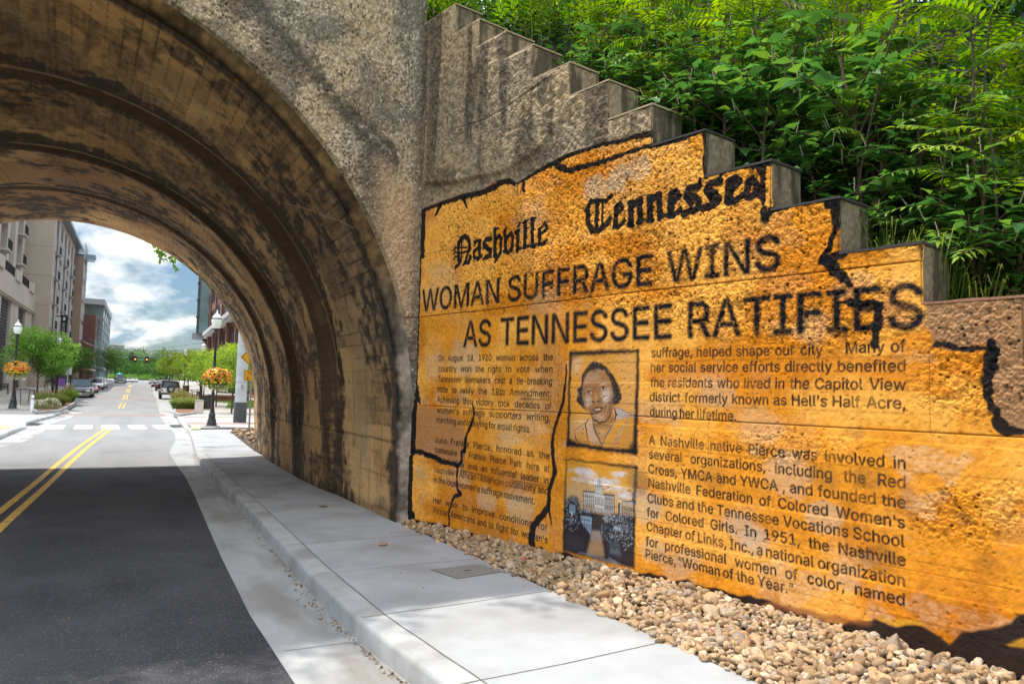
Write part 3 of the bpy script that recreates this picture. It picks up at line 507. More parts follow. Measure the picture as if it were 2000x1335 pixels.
 'm': (610, '53,0 53,379 112,379 112,295 108,295 118,323 132,346 151,363 172,376 195,384 219,386 257,380 287,361 309,331 321,295 312,295 322,321 337,343 357,361 381,375 407,383 437,386 468,383 497,372 522,354 541,328 553,296 557,255 557,0 496,0 496,254 490,289 473,313 447,326 419,330 395,328 374,320 358,307 345,290 338,270 335,247 335,0 274,0 274,260 269,288 253,311 229,326 199,330 178,328 158,320 140,307 126,289 117,266 114,238 114,0'),
 'n': (410, '114,227 114,0 53,0 53,379 112,379 112,287 102,287 124,332 152,362 187,379 227,384 264,380 295,369 321,349 341,321 353,285 357,240 357,0 296,0 296,235 290,275 273,304 246,323 210,329 184,326 161,317 141,303 126,283 117,257'),
 'o': (415, '207,-8 159,-2 117,16 82,46 56,85 40,133 34,187 40,243 56,291 82,330 117,360 159,378 207,384 256,378 299,360 333,330 359,291 376,243 381,187 376,133 359,85 333,46 299,16 256,-2|207,46 242,51 270,66 292,89 307,117 316,151 319,187 316,224 307,258 292,287 270,310 242,325 207,330 173,325 145,310 124,287 108,258 99,224 96,187 99,151 108,117 124,89 145,66 173,51'),
 'p': (424, '53,-143 53,379 112,379 112,319 118,319 137,346 152,360 171,373 197,381 229,384 274,378 313,361 345,332 370,293 385,245 390,189 385,133 370,84 346,45 313,16 274,-2 229,-8 198,-5 173,4 153,17 138,31 118,59 114,59 114,-143|220,47 253,51 279,66 301,88 316,117 325,151 328,189 325,227 316,261 301,290 280,311 253,325 220,330 188,325 161,312 140,291 125,263 116,229 113,189 116,150 125,115 140,86 162,65 188,51'),
 'q': (424, '372,-143 311,-143 311,59 306,59 287,31 272,17 252,4 227,-5 195,-8 151,-2 111,16 79,45 55,84 39,133 34,189 39,245 55,293 79,332 112,361 151,378 196,384 228,381 253,373 272,360 287,346 307,319 313,319 313,379 372,379|205,47 236,51 263,65 284,86 299,115 309,150 312,189 309,229 300,263 284,291 263,312 237,325 205,330 172,325 145,311 124,290 108,261 99,227 96,189 99,151 109,117 124,88 145,66 172,51'),
 'r': (259, '53,0 53,379 112,379 112,321 115,321 130,347 152,367 181,380 243,384 243,322 207,326 182,323 159,315 140,301 126,284 117,262 114,237 114,0'),
 's': (365, '182,-8 145,-5 112,3 84,18 62,38 45,63 36,94 94,107 105,79 124,60 150,49 181,45 217,50 244,62 262,81 268,103 265,121 254,136 237,147 212,155 149,170 104,186 72,208 53,237 47,274 51,305 65,332 87,354 115,370 149,381 187,384 223,381 254,372 279,358 299,339 314,316 324,290 268,277 258,298 243,316 219,328 187,333 156,329 131,317 114,299 109,277 112,258 124,243 144,232 172,223 229,209 275,194 306,171 325,142 331,107 326,75 312,47 290,24 260,6 223,-5'),
 't': (227, '204,379 204,327 6,327 6,379|65,471 126,471 126,98 128,76 136,61 150,53 202,54 213,2 168,-4 125,2 92,21 72,52 65,93'),
 'u': (410, '182,-5 146,-1 115,11 89,31 69,59 57,95 53,139 53,379 114,379 114,144 119,105 137,75 164,56 200,50 226,53 249,62 268,77 283,97 293,122 296,153 296,379 357,379 357,0 298,0 298,92 307,92 286,47 257,17 222,0'),
 'v': (389, '163,0 17,379 84,379 206,21 184,21 305,379 371,379 226,0'),
 'w': (567, '138,0 23,379 87,379 175,41 165,41 252,379 316,379 362,214 402,41 391,41 480,379 545,379 429,0 368,0 277,338 291,338 199,0'),
 'x': (379, '21,0 171,218 171,171 29,379 100,379 207,206 175,206 190,229 282,379 352,379 209,169 209,214 358,0 287,0 173,182 205,182 91,0'),
 'y': (389, '47,-139 61,-86 88,-90 104,-89 118,-84 130,-74 141,-58 151,-36 163,-1 17,379 84,379 206,21 184,21 305,379 371,379 204,-58 191,-85 177,-107 159,-124 139,-136 117,-143'),
 'z': (380, '42,0 42,46 254,320 254,323 48,323 48,379 333,379 333,331 126,60 126,56 339,56 339,0'),
 '“': (300, '52,318 104,509 151,509 121,318|175,318 228,509 274,509 244,318'),
 '”': (300, '52,318 82,509 151,509 98,318|175,318 205,509 274,509 222,318'),
}
# =================================================================== the stepped wing wall with its mural
WA = math.radians(10.0); WP = np.array([3.68, 9.31, 0.0]); WD = np.array([math.sin(WA), -math.cos(WA), 0.0]); WN = np.array([-math.cos(WA), -math.sin(WA), 0.0])
def px2uv(p):
    p = np.asarray(p, float).reshape(-1, 2); out = []
    for a, b in p:
        r = ray(a, b); t = np.dot(WP - EYE, WN) / np.dot(r, WN); q = EYE + r * t; out.append((np.dot(q - WP, WD), q[2]))
    return np.array(out)
def cz(ox, oy, s, pts): return [(ox + a / s, oy + b / s) for a, b in pts]        # zoomed-crop pixels -> photo pixels
UB = [0.0, .73, 1.25, 1.78, 2.27, 2.86, 3.42, 3.97, 4.56, 5.19, 5.745, 6.31, 6.89, 7.46]
TP = [6.57, 6.18, 5.84, 5.51, 5.12, 4.76, 4.365, 3.975, 3.57, 3.175, 2.765, 2.36, 1.97]
DG = .0045; U0, U1, V0, V1 = -.03, 7.46, -.12, 6.58
ug = np.arange(U0, U1 + 1e-6, DG); vg = np.arange(V0, V1 + 1e-6, DG); NU, NV = len(ug), len(vg)
UU, VV = np.meshgrid(ug, vg)                         # rows: v
wing = thing('wing_wall', 'stepped concrete wing wall painted with an orange newspaper mural in black lettering', 'wall')
# ---- mural painter: everything below is paint colour (albedo) on the wall
w_f1 = fbm(UU * 38, VV * 38, 101, 3); w_f2 = fbm(UU * 10, VV * 10, 102); w_f3 = fbm(UU * 1.4, VV * 1.6, 103); w_f4 = fbm(UU * 3.2, VV * 5.5, 104)
CV = np.zeros((NV, NU, 3))
def sub(u0, u1, v0, v1):
    i0 = max(0, int((v0 - V0) / DG)); i1 = min(NV, int((v1 - V0) / DG) + 2); j0 = max(0, int((u0 - U0) / DG)); j1 = min(NU, int((u1 - U0) / DG) + 2)
    return slice(i0, max(i0, i1)), slice(j0, max(j0, j1))
def lay(sl_, mask, col, alpha=1.0):
    if mask.size == 0: return
    m = np.clip(mask * alpha, 0, 1)[..., None]; c = np.asarray(col)
    CV[sl_] = CV[sl_] * (1 - m) + c * m
def scale_at(uvp):                                   # metres per photo pixel there (vertical)
    P = WP + WD * uvp[0] + np.array([0, 0, uvp[1]]); return depth_of(P) / FPX
def stroke(pts, w, col, soft=.012, alpha=1.0, px=True, rough=.0, jit=0.0, seed=5):
    """a brush stroke along pts; w in photo pixels (list = varying)"""
    q = px2uv(pts) if px else np.asarray(pts, float)
    ws = np.asarray(w if hasattr(w, '__len__') else [w] * len(q), float)
    if len(ws) != len(q): ws = np.interp(np.linspace(0, 1, len(q)), np.linspace(0, 1, len(ws)), ws)
    if px: ws = ws * np.array([scale_at(a) for a in q])
    ws = ws / 2; pad = ws.max() + soft + .03
    S_ = sub(q[:, 0].min() - pad, q[:, 0].max() + pad, q[:, 1].min() - pad, q[:, 1].max() + pad)
    u = UU[S_]; v = VV[S_]
    if u.size == 0: return
    if rough: u = u + rough * (vnoise(u * 28, v * 28, seed) - .5) * 2; v = v + rough * (vnoise(u * 28 + 9, v * 28, seed + 1) - .5) * 2
    best = np.full(u.shape, -9.0)
    for k in range(len(q) - 1):
        a, b = q[k], q[k + 1]; d = b - a; l2 = (d ** 2).sum() + 1e-12
        t = np.clip(((u - a[0]) * d[0] + (v - a[1]) * d[1]) / l2, 0, 1)
        best = np.maximum(best, ws[k] + (ws[k + 1] - ws[k]) * t - np.hypot(u - a[0] - t * d[0], v - a[1] - t * d[1]))
    lay(S_, np.clip(best / soft + .5, 0, 1), col, alpha)
def fillmask(loops, S_, ss=1):
    """even-odd fill of closed uv loops on the sub-grid"""
    u = ug[S_[1]]; v = vg[S_[0]]
    if len(u) == 0 or len(v) == 0: return np.zeros((len(v), len(u)))
    nu = len(u) * ss; nv = len(v) * ss; d = DG / ss; ua = u[0] - DG / 2; va = v[0] - DG / 2
    acc = np.zeros((nv, nu + 1))
    A = np.concatenate([l for l in loops]); B = np.concatenate([np.roll(l, -1, 0) for l in loops])
    ya = (A[:, 1] - va) / d - .5; yb = (B[:, 1] - va) / d - .5; xa = (A[:, 0] - ua) / d - .5; xb = (B[:, 0] - ua) / d - .5
    lo = np.ceil(np.minimum(ya, yb)); hi = np.ceil(np.maximum(ya, yb)); n = (hi - lo).astype(int)
    idx = np.repeat(np.arange(len(n)), n)
    if len(idx) == 0: return np.zeros((len(v), len(u)))
    st = np.repeat(np.cumsum(n) - n, n); row = lo[idx] + (np.arange(len(idx)) - st)
    x = xa[idx] + (row - ya[idx]) / (yb[idx] - ya[idx]) * (xb[idx] - xa[idx]); c = np.clip(np.ceil(x), 0, nu).astype(int); row = row.astype(int)
    ok = (row >= 0) & (row < nv); np.add.at(acc, (row[ok], c[ok]), 1)
    f = (np.cumsum(acc, 1)[:, :nu] % 2)
    return f.reshape(len(v), ss, len(u), ss).mean((1, 3))
def blur(m, r):
    for ax in (0, 1):
        for _ in range(2):
            k = max(1, int(r)); c = np.cumsum(np.pad(m, [(k + 1, k) if a == ax else (0, 0) for a in (0, 1)], mode='edge'), ax)
            m = (np.take(c, range(2 * k + 1, c.shape[ax]), ax) - np.take(c, range(0, c.shape[ax] - 2 * k - 1), ax)) / (2 * k + 1)
    return m
def poly(pts, col, soft=0, alpha=1.0, rough=0.0, px=True, tex=None, seed=0):
    q = px2uv(pts) if px else np.asarray(pts, float); pad = .04 + soft * DG * 3
    S_ = sub(q[:, 0].min() - pad, q[:, 0].max() + pad, q[:, 1].min() - pad, q[:, 1].max() + pad)
    if rough:                                        # ragged outline
        n = []
        for k in range(len(q)):
            a, b = q[k], q[(k + 1) % len(q)]; L_ = max(1, int(np.hypot(*(b - a)) / .02))
            for i in range(L_): p = a + (b - a) * i / L_; n.append(p + rough * np.array([vnoise(np.array(p[0] * 17.), np.array(p[1] * 17.), 7 + seed) - .5, vnoise(np.array(p[0] * 17.), np.array(p[1] * 17.), 8 + seed) - .5]) * 2)
        q = np.array(n, float)
    m = fillmask([q], S_, 3)
    if soft: m = blur(m, soft)
    if tex is not None: m = m * tex(UU[S_], VV[S_])
    lay(S_, m, col, alpha)
INK = np.array([.016, .016, .018])
def base_paint():
    o1 = np.array([.76, .285, .024]); o2 = np.array([.90, .405, .07]); o3 = np.array([.62, .195, .011]); pale = np.array([.56, .43, .28]); pink = np.array([.50, .30, .20])
    c = o1 + (o2 - o1) * np.clip(sstep(.42, .64, w_f3) + .45 * sstep(2.3, 3.0, VV), 0, 1)[..., None]; c = c + (o3 - c) * (.8 * sstep(.52, .7, fbm(UU * 1.1 + 5, VV * 2.6, 105)))[..., None]
    band = fbm(UU * .8, VV * 9, 106); c = c * (.86 + .28 * band)[..., None]
    # worn, paler patches where the concrete shows
    wn_ = fbm(UU * 1.9 + 2, VV * 3.1 + 4, 107) + .16 * (w_f2 - .5); lowm = sstep(2.3, 1.4, VV)
    worn = sstep(.61, .68, wn_) * (.15 + .26 * lowm) * (.4 + .6 * sstep(.3, .6, w_f1))
    c = c + (pale - c) * worn[..., None]; c = c + (pink - c) * (.14 * sstep(.6, .68, fbm(UU * 2.6 + 11, VV * 2.8, 108)))[..., None]
    rust = sstep(.58, .72, fbm(UU * 2.2 + 30, VV * 1.2, 109) + .2 * (w_f2 - .5)); c = c + (np.array([.36, .10, .012]) - c) * (.38 * rust)[..., None]
    c = c * (.74 + .52 * w_f1)[..., None]
    CV[:] = c
base_paint()
PALE = np.array([.55, .43, .29]); BROWN = np.array([.30, .16, .075]); ROSE = np.array([.42, .2, .10])
def spray(p, r, col, a): # soft round patch, radius in px
    q = px2uv([p])[0]; R_ = r * scale_at(q); S_ = sub(q[0] - R_ * 2.2, q[0] + R_ * 2.2, q[1] - R_ * 1.6, q[1] + R_ * 1.6)
    d = np.hypot((UU[S_] - q[0]) / 1.35, VV[S_] - q[1]) / R_ + .9 * (w_f4[S_] - .5) + .5 * (w_f2[S_] - .5); lay(S_, sstep(1.1, .6, d), col, a)
for p, r, a in (((1165, 372), 34, .7), ((1205, 352), 30, .7), ((1250, 330), 28, .65), ((905, 700), 40, .55), ((850, 712), 30, .4), ((950, 975), 26, .6), ((1015, 995), 34, .6), ((1052, 1035), 22, .5), ((985, 865), 26, .35),
                ((1262, 985), 34, .7), ((1275, 1075), 26, .5), ((1450, 1035), 40, .7), ((1475, 1060), 30, .6), ((1540, 930), 46, .5), ((1400, 770), 40, .4), ((1470, 840), 44, .35), ((1610, 1010), 34, .55), ((1340, 1095), 26, .5), ((1660, 560), 34, .3), ((1590, 640), 40, .35), ((860, 560), 50, .3), ((1060, 590), 40, .35), ((1330, 1150), 40, .35), ((1030, 420), 40, .3)):
    spray(p, r, PALE, a * .82)
poly([(806, 790), (870, 800), (905, 830), (912, 870), (900, 912), (850, 893), (803, 885)], ROSE, soft=5, alpha=.7)
poly([(1812, 592), (2002, 578), (2040, 600), (2040, 848), (1970, 842), (1954, 832), (1946, 812), (1930, 770), (1928, 733), (1940, 690), (1938, 668), (1894, 682), (1830, 672), (1805, 640), (1808, 610)], np.array([.36, .195, .10]), soft=3, rough=.02, alpha=.93)
poly(cz(1560, 380, 4.045, [(640, 830), (700, 830), (990, 1000), (980, 1060), (700, 1050), (640, 1000)]), ROSE, soft=4, alpha=.55)
# ---- lettering
_GL = {c: (adv / 1000.0, [np.array([[float(q) for q in p.split(',')] for p in l.split(' ')]) / 1000.0 for l in d.split('|')]) for c, (adv, d) in GLYPHS.items()}
def glyph_loops(txt, spacing=1.0):
    """outline edges of a word, origin at its left end"""
    x = 0.0; E_ = []
    for ch in txt:
        adv, loops = _GL[ch]
        for l in loops: l = l + np.array([x, 0]); E_.append(np.stack([l, np.roll(l, -1, 0)], 1))
        x += adv * spacing
    return np.concatenate(E_)
def fill_edges(E_, S_, ss=3):
    u = ug[S_[1]]; v = vg[S_[0]]
    if len(u) == 0 or len(v) == 0: return np.zeros((len(v), len(u)))
    nu = len(u) * ss; nv = len(v) * ss; d = DG / ss; ua = u[0] - DG / 2; va = v[0] - DG / 2; acc = np.zeros((nv, nu + 1))
    ya = (E_[:, 0, 1] - va) / d - .5; yb = (E_[:, 1, 1] - va) / d - .5; xa = (E_[:, 0, 0] - ua) / d - .5; xb = (E_[:, 1, 0] - ua) / d - .5
    lo = np.ceil(np.minimum(ya, yb)); n = (np.ceil(np.maximum(ya, yb)) - lo).astype(int); idx = np.repeat(np.arange(len(n)), n)
    if len(idx) == 0: return np.zeros((len(v), len(u)))
    row = lo[idx] + (np.arange(len(idx)) - np.repeat(np.cumsum(n) - n, n)); x = xa[idx] + (row - ya[idx]) / (yb[idx] - ya[idx]) * (xb[idx] - xa[idx])
    c = np.clip(np.ceil(x), 0, nu).astype(int); row = row.astype(int); ok = (row >= 0) & (row < nv); np.add.at(acc, (row[ok], c[ok]), 1)
    return (np.cumsum(acc, 1)[:, :nu] % 2).reshape(len(v), ss, len(u), ss).mean((1, 3))
_w = {}
def word(wd):
    if wd not in _w:
        E_ = glyph_loops(wd); _w[wd] = (E_, E_[:, :, 0].min(), E_[:, :, 0].max())
    return _w[wd]
CAPH = None
def paint_line(txt, uvL, uvR, cap, justify=True, dil=0, wear=.35, alpha=.93, slack=.42):
    """one painted line: words justified between two points of the wall, capital height cap (m)"""
    global CAPH
    if CAPH is None: e, a, b = word('H'); CAPH = e[:, :, 1].max()
    k = cap / CAPH; ws = [w for w in txt.split(' ') if w]; W_ = [word(w) for w in ws]; nat = sum(b - a for _, a, b in W_) * k
    Lt = uvR[0] - uvL[0]; ng = max(1, len(ws) - 1); gap = (Lt - nat) / ng; sx = 1.0
    mingap = cap * slack
    if gap < mingap or not justify: sx = (Lt - mingap * ng) / nat; gap = mingap
    if gap > cap * 1.3 and justify: sx = min(1.2, (Lt - cap * 1.2 * ng) / nat); gap = (Lt - nat * sx) / ng
    u = uvL[0]
    for E_, a, b in W_:
        q = E_.copy(); q[:, :, 0] = (E_[:, :, 0] - a) * k * sx + u; q[:, :, 1] = E_[:, :, 1] * k + np.interp(q[:, :, 0], [uvL[0], uvR[0]], [uvL[1], uvR[1]])
        S_ = sub(q[:, :, 0].min() - .03, q[:, :, 0].max() + .03, q[:, :, 1].min() - .03, q[:, :, 1].max() + .03)
        m = fill_edges(q, S_)
        if dil:
            kd = .8 if cap > .2 else .72
            for _ in range(dil):
                p = np.pad(m, 1); m = np.maximum.reduce([m, p[:-2, 1:-1] * kd, p[2:, 1:-1] * kd, p[1:-1, :-2] * kd, p[1:-1, 2:] * kd])
        m = m * (1 - wear * sstep(.56, .78, w_f1[S_])) * (1 - wear * sstep(.55, .75, w_f4[S_]))
        lay(S_, m, INK, alpha); u += (b - a) * k * sx + gap
c1a = lambda a, b: px2uv(cz(830, 680, 6.674, [a, b])); c1b = lambda a, b: px2uv(cz(830, 840, 5.563, [a, b])); c2a = lambda a, b: px2uv(cz(1250, 660, 3.636, [a, b])); c2b = lambda a, b: px2uv(cz(1250, 840, 3.636, [a, b]))
COL1 = [('On August 18, 1920 women across the', c1a((175, 165), (1665, 158)), 1), ('country won the right to vote when', c1a((172, 303), (1660, 315)), 1), ('Tennessee lawmakers cast a tie-breaking', c1a((165, 437), (1655, 475)), 1),
        ('vote to ratify the 19th Amendment.', c1a((160, 570), (1645, 638)), 1), ('Achieving this victory took decades of', c1a((155, 702), (1645, 797)), 1), ("women's suffrage supporters writing,", c1a((152, 840), (1632, 950)), 1), ('marching and lobbying for equal rights.', c1a((148, 965), (1375, 1095)), 0),
        ('Juno Frankie Pierce, honored as the', c1b((110, 130), (1350, 315)), 1), ('namesake of Frankie Pierce Park here at', c1b((110, 238), (1350, 455)), 1), ('Capitol View was an influential leader in', c1b((105, 345), (1340, 585)), 1), ("Nashville's African-American community and", c1b((105, 455), (1340, 695)), 1), ("in the local women's suffrage movement.", c1b((97, 560), (1190, 805)), 0),
        ('Her work to improve conditions for', c1b((90, 785), (1330, 1090)), 1), ("African Americans and to fight for women's", c1b((90, 890), (1330, 1230)), 1)]
COL2 = [('suffrage, helped shape our city', c2a((82, 135), (1300, 118)), 1), ('Many of', c2a((1465, 107), (1888, 97)), 1), ('her social service efforts directly benefited', c2a((78, 240), (1885, 237)), 1), ('the residents who lived in the Capitol View', c2a((75, 345), (1890, 370)), 1), ("district formerly known as Hell's Half Acre,", c2a((70, 447), (1885, 503)), 1), ('during her lifetime.', c2a((70, 553), (680, 587)), 0),
        ('A Nashville native Pierce was involved in', c2b((65, 97), (1885, 275)), 1), ('several organizations, including the Red', c2b((65, 198), (1885, 412)), 1), ('Cross, YMCA and YWCA , and founded the', c2b((60, 302), (1885, 555)), 1), ("Nashville Federation of Colored Women's", c2b((60, 402), (1880, 697)), 1), ('Clubs and the Tennessee Vocations School', c2b((55, 510), (1880, 830)), 1),
        ('for Colored Girls. In 1951, the Nashville', c2b((48, 610), (1885, 965)), 1), ('Chapter of Links, Inc., a national organization', c2b((48, 710), (1880, 1110)), 1), ('for professional women of color, named', c2b((42, 815), (1880, 1245)), 1), ('Pierce, \u201cWoman of the Year.\u201d', c2b((42, 905), (1090, 1165)), 0)]
for t_, q_, j_ in COL1: paint_line(t_, q_[0], q_[1], .072, bool(j_), 1, .18, 1.0)
for t_, q_, j_ in COL2: paint_line(t_, q_[0], q_[1], .079, bool(j_), 1, .18, 1.0)
hA = px2uv([(824, 608), (1524, 526)]); hB = px2uv([(905, 677), (1803, 640)])
HL1 = ('WOMAN SUFFRAGE WINS', hA, .272); HL2 = ('AS TENNESSEE RATIFIES', hB, .298)
for t_, q_, c_ in (HL1, HL2): paint_line(t_, q_[0], q_[1], c_, False, 4, .10, 1.0, .62)
def letters(ox, oy, s, strokes, k=1.3):
    for w, pts in strokes: stroke(cz(ox, oy, s, pts), [k * q / s for q in w] if hasattr(w, "__len__") else k * w / s, INK, soft=.008, alpha=.98, rough=.004)
letters(860, 400, 8.333, k=1.85, strokes=[(42, [(300, 610), (303, 900)]), (22, [(352, 600), (345, 930)]), (40, [(318, 900), (312, 960), (255, 1015)]), (50, [(300, 640), (340, 550), (400, 515), (450, 545), (480, 620), (478, 720)]), (36, [(478, 720), (440, 800), (425, 860)]), (20, [(225, 735), (240, 692), (300, 702), (440, 690)]), (20, [(225, 805), (245, 770), (320, 792), (440, 755)]), (20, [(225, 885), (250, 840), (310, 845)]), (26, [(430, 870), (380, 975)]), (44, [(485, 840), (470, 930), (405, 945)]),
  (32, [(560, 602), (600, 588), (660, 580)]), (26, [(572, 610), (560, 660)]), (46, [(640, 595), (640, 850), (662, 835)]), (38, [(612, 700), (552, 760), (545, 840), (612, 880)]), (24, [(548, 850), (552, 912)]), (24, [(632, 855), (622, 905)]),
  (24, [(832, 470), (822, 540)]), (46, [(822, 550), (742, 570), (712, 630), (762, 692)]), (50, [(762, 702), (820, 742), (812, 830), (742, 852)]), (28, [(700, 702), (762, 692)]), (24, [(742, 852), (697, 892)]),
  (50, [(890, 400), (895, 820)]), (24, [(870, 412), (942, 382)]), ([34, 46, 46, 28], [(902, 560), (962, 502), (995, 560), (982, 780)]), ([44, 24], [(982, 780), (888, 935)]), (34, [(872, 822), (900, 852)]),
  ([22, 46, 46, 46], [(1080, 362), (1042, 440), (1062, 560), (1066, 740)]), (42, [(1066, 560), (1150, 462), (1180, 522), (1175, 702), (1110, 782), (1045, 752)]),
  (30, [(1270, 342), (1297, 287)]), (48, [(1232, 452), (1280, 420)]), (50, [(1265, 440), (1260, 740)]), (30, [(1245, 752), (1302, 702)]), (25, [(1350, 292), (1430, 252)]), (50, [(1385, 282), (1376, 690)]), (35, [(1350, 702), (1430, 672)]),
  (26, [(1475, 242), (1555, 212)]), (54, [(1502, 242), (1500, 660)]), (36, [(1470, 662), (1530, 692), (1562, 642)]), (46, [(1620, 402), (1620, 622)]), (34, [(1620, 402), (1702, 290), (1742, 380), (1640, 482)]), (38, [(1602, 642), (1660, 642), (1742, 572)])])
letters(1130, 310, 5.0, k=1.68, strokes=[(40, [(120, 420), (90, 502), (96, 622), (140, 702), (200, 702), (272, 642), (312, 582)]), (30, [(70, 502), (110, 432), (182, 407), (272, 412), (322, 362)]), (36, [(185, 432), (180, 652)]), (20, [(240, 422), (236, 642)]),
  (42, [(375, 472), (365, 642)]), (30, [(375, 462), (410, 434), (435, 490), (385, 540)]), (32, [(350, 662), (390, 672), (440, 622)]), (46, [(515, 442), (515, 632)]), (26, [(490, 432), (532, 412)]), (44, [(532, 460), (600, 402), (605, 602)]), (38, [(492, 642), (532, 652)]), (34, [(587, 622), (635, 602)]),
  (48, [(700, 382), (700, 592)]), (26, [(680, 372), (722, 360)]), (46, [(722, 402), (790, 352), (800, 572)]), (38, [(677, 602), (722, 607)]), (34, [(792, 592), (835, 557)]),
  (54, [(910, 352), (902, 532)]), (40, [(910, 332), (950, 312), (988, 372), (922, 432)]), (38, [(872, 552), (932, 557), (1000, 492)]), (26, [(1190, 202), (1180, 272)]), (48, [(1180, 272), (1082, 292), (1052, 370), (1140, 372), (1178, 422), (1160, 492), (1092, 512), (1030, 540)]), (40, [(1052, 372), (1102, 442)]),
  (26, [(1390, 152), (1380, 212)]), (52, [(1380, 222), (1290, 242), (1252, 312), (1340, 342), (1368, 402), (1330, 452), (1220, 482)]), (38, [(1256, 322), (1302, 402)]), (66, [(1480, 232), (1470, 412)]), (44, [(1490, 212), (1530, 184), (1576, 222), (1502, 302)]), (44, [(1450, 422), (1520, 422), (1598, 362)]),
  (48, [(1652, 262), (1640, 362), (1680, 380), (1722, 345), (1750, 272), (1716, 222), (1660, 232)]), (38, [(1650, 232), (1700, 182)])])
# ---- torn black edges and cracks of the painted paper
BK = INK * .9
def tear(pts, w, s=1.0, rough=.012, soft=.012): stroke(pts, [q * 1.55 for q in w] if hasattr(w, '__len__') else w * 1.55, BK, soft=soft, alpha=.98, rough=rough)
T8 = lambda L_: cz(820, 0, 3.178, L_)
tear(T8([(0, 1310), (30, 1290), (130, 1250), (260, 1210), (400, 1180), (470, 1150), (500, 1118), (560, 1112), (590, 1140), (640, 1110), (740, 1050), (820, 1010), (900, 965), (1000, 930), (1140, 890), (1280, 860), (1340, 840), (1440, 822)]), [9, 10, 12, 13, 13, 14, 15, 12, 8, 8, 9, 10, 10, 9, 9, 9, 12, 13])
tear(T8([(820, 1010), (880, 1040), (930, 1060), (1000, 1040), (1150, 1000), (1300, 945), (1450, 900), (1700, 820), (1765, 800)]), [8, 9, 8, 8, 7, 6, 6, 12, 4])
for L_, w in (([(130, 1260), (100, 1335)], [10, 4]), ([(270, 1215), (290, 1285)], [8, 3]), ([(640, 1120), (645, 1172)], [5, 7]), ([(1440, 820), (1446, 895)], [5, 4]), ([(1640, 830), (1765, 790)], [12, 8])): tear(T8(L_), w)
poly(T8([(180, 1215), (260, 1180), (420, 1130), (480, 1108), (480, 1140), (400, 1168), (260, 1200), (190, 1232), (40, 1285), (20, 1280)]), np.array([.28, .09, .05]), soft=1, rough=.01, alpha=.85)
C46 = lambda L_: cz(460, 700, 3.815, L_)
tear([(826, 404), (824, 460), (826, 500)], [15, 15, 8]); tear([(822, 500), (817, 600), (814, 680), (811, 740)], [5, 7, 9, 11]); tear(C46([(1332, 0), (1330, 150), (1345, 250), (1372, 330)]), [11, 13, 15, 4]); tear(C46([(1340, 330), (1328, 450), (1320, 680)]), [10, 13, 13])
tear(C46([(1316, 680), (1400, 702), (1526, 750)]), [6, 6, 6]); tear(C46([(1310, 700), (1300, 1000), (1294, 1240)]), [10, 11, 16]); tear(C46([(1290, 1180), (1325, 1165)]), [18, 8])
C83 = lambda L_: cz(830, 680, 6.674, L_); C84 = lambda L_: cz(830, 840, 5.563, L_); C78 = lambda L_: cz(780, 660, 2.902, L_)
tear(C83([(620, 690), (640, 820), (635, 900), (600, 1000), (545, 1120), (525, 1250), (500, 1335)]), [2, 4, 5, 5, 5, 5, 5], rough=.008)
tear(C84([(440, 100), (430, 215), (392, 232), (402, 330), (358, 390)]), [5, 7, 4, 5, 6], rough=.008); tear(C84([(358, 390), (310, 360), (200, 345), (100, 285), (0, 260)]), [6, 6, 6, 7, 7], rough=.008)
tear(C84([(356, 390), (345, 560), (355, 640), (388, 690), (320, 712), (280, 820), (257, 900), (266, 1000), (248, 1035)]), [4, 4, 5, 6, 5, 4, 3, 3, 3], rough=.008)
tear(C78([(946, 150), (941, 260), (926, 370), (882, 500), (866, 580), (871, 700), (880, 760), (850, 860), (842, 960), (802, 1010), (762, 1060), (747, 1120), (752, 1200)]), [3, 4, 5, 5, 6, 7, 8, 6, 9, 10, 10, 12, 16], rough=.008); tear(C78([(846, 950), (862, 1052)]), [5, 2], rough=.006)
C15 = lambda L_: cz(1560, 380, 4.045, L_); C12 = lambda L_: cz(1240, 640, 1.921, L_); C45 = lambda L_: cz(1240, 180, 4.45, L_)
tear(C45([(606, 330), (612, 500), (612, 735)]), [5, 6, 6]); tear(C45([(640, 322), (420, 395), (200, 465)]), [4, 9, 9]); tear(C45([(690, 705), (900, 650), (1140, 590)]), [5, 8, 18])
poly(C45([(1020, 640), (1145, 590), (1140, 900), (1128, 1040), (1090, 940), (1052, 905), (1100, 760), (1060, 690)]), BK, rough=.012, alpha=.97)
tear(C45([(1120, 1030), (1135, 1110), (1180, 1030)]), [10, 12, 10]); tear(C45([(1175, 1018), (1500, 955), (1760, 908)]), [7, 5, 7]); tear(C45([(1700, 960), (1760, 940)]), [16, 20])
tear(C15([(225, 75), (290, 60), (292, 250), (255, 400), (175, 520)]), [8, 14, 8, 8, 10]); tear(C15([(350, 470), (230, 530), (170, 520)]), [12, 16, 6]); tear(C15([(200, 520), (285, 590), (352, 660), (410, 715)]), [12, 16, 12, 8])
tear(C15([(405, 870), (520, 855), (655, 860)]), [8, 9, 7]); tear(C15([(605, 850), (635, 900), (620, 1050), (602, 1200)]), [9, 12, 13, 10]); tear(C15([(330, 850), (420, 850)]), [5, 9])
tear(C15([(1090, 1178), (1200, 1200), (1350, 1222), (1490, 1212), (1525, 1165)]), [9, 9, 8, 9, 11], rough=.015); tear(C15([(1525, 1165), (1540, 1240), (1542, 1345)]), [12, 12, 11], rough=.015)
tear(C12([(1332, 95), (1322, 180), (1326, 250), (1356, 330), (1372, 368), (1402, 385), (1480, 388)]), [14, 13, 11, 12, 16, 12, 9], rough=.016)
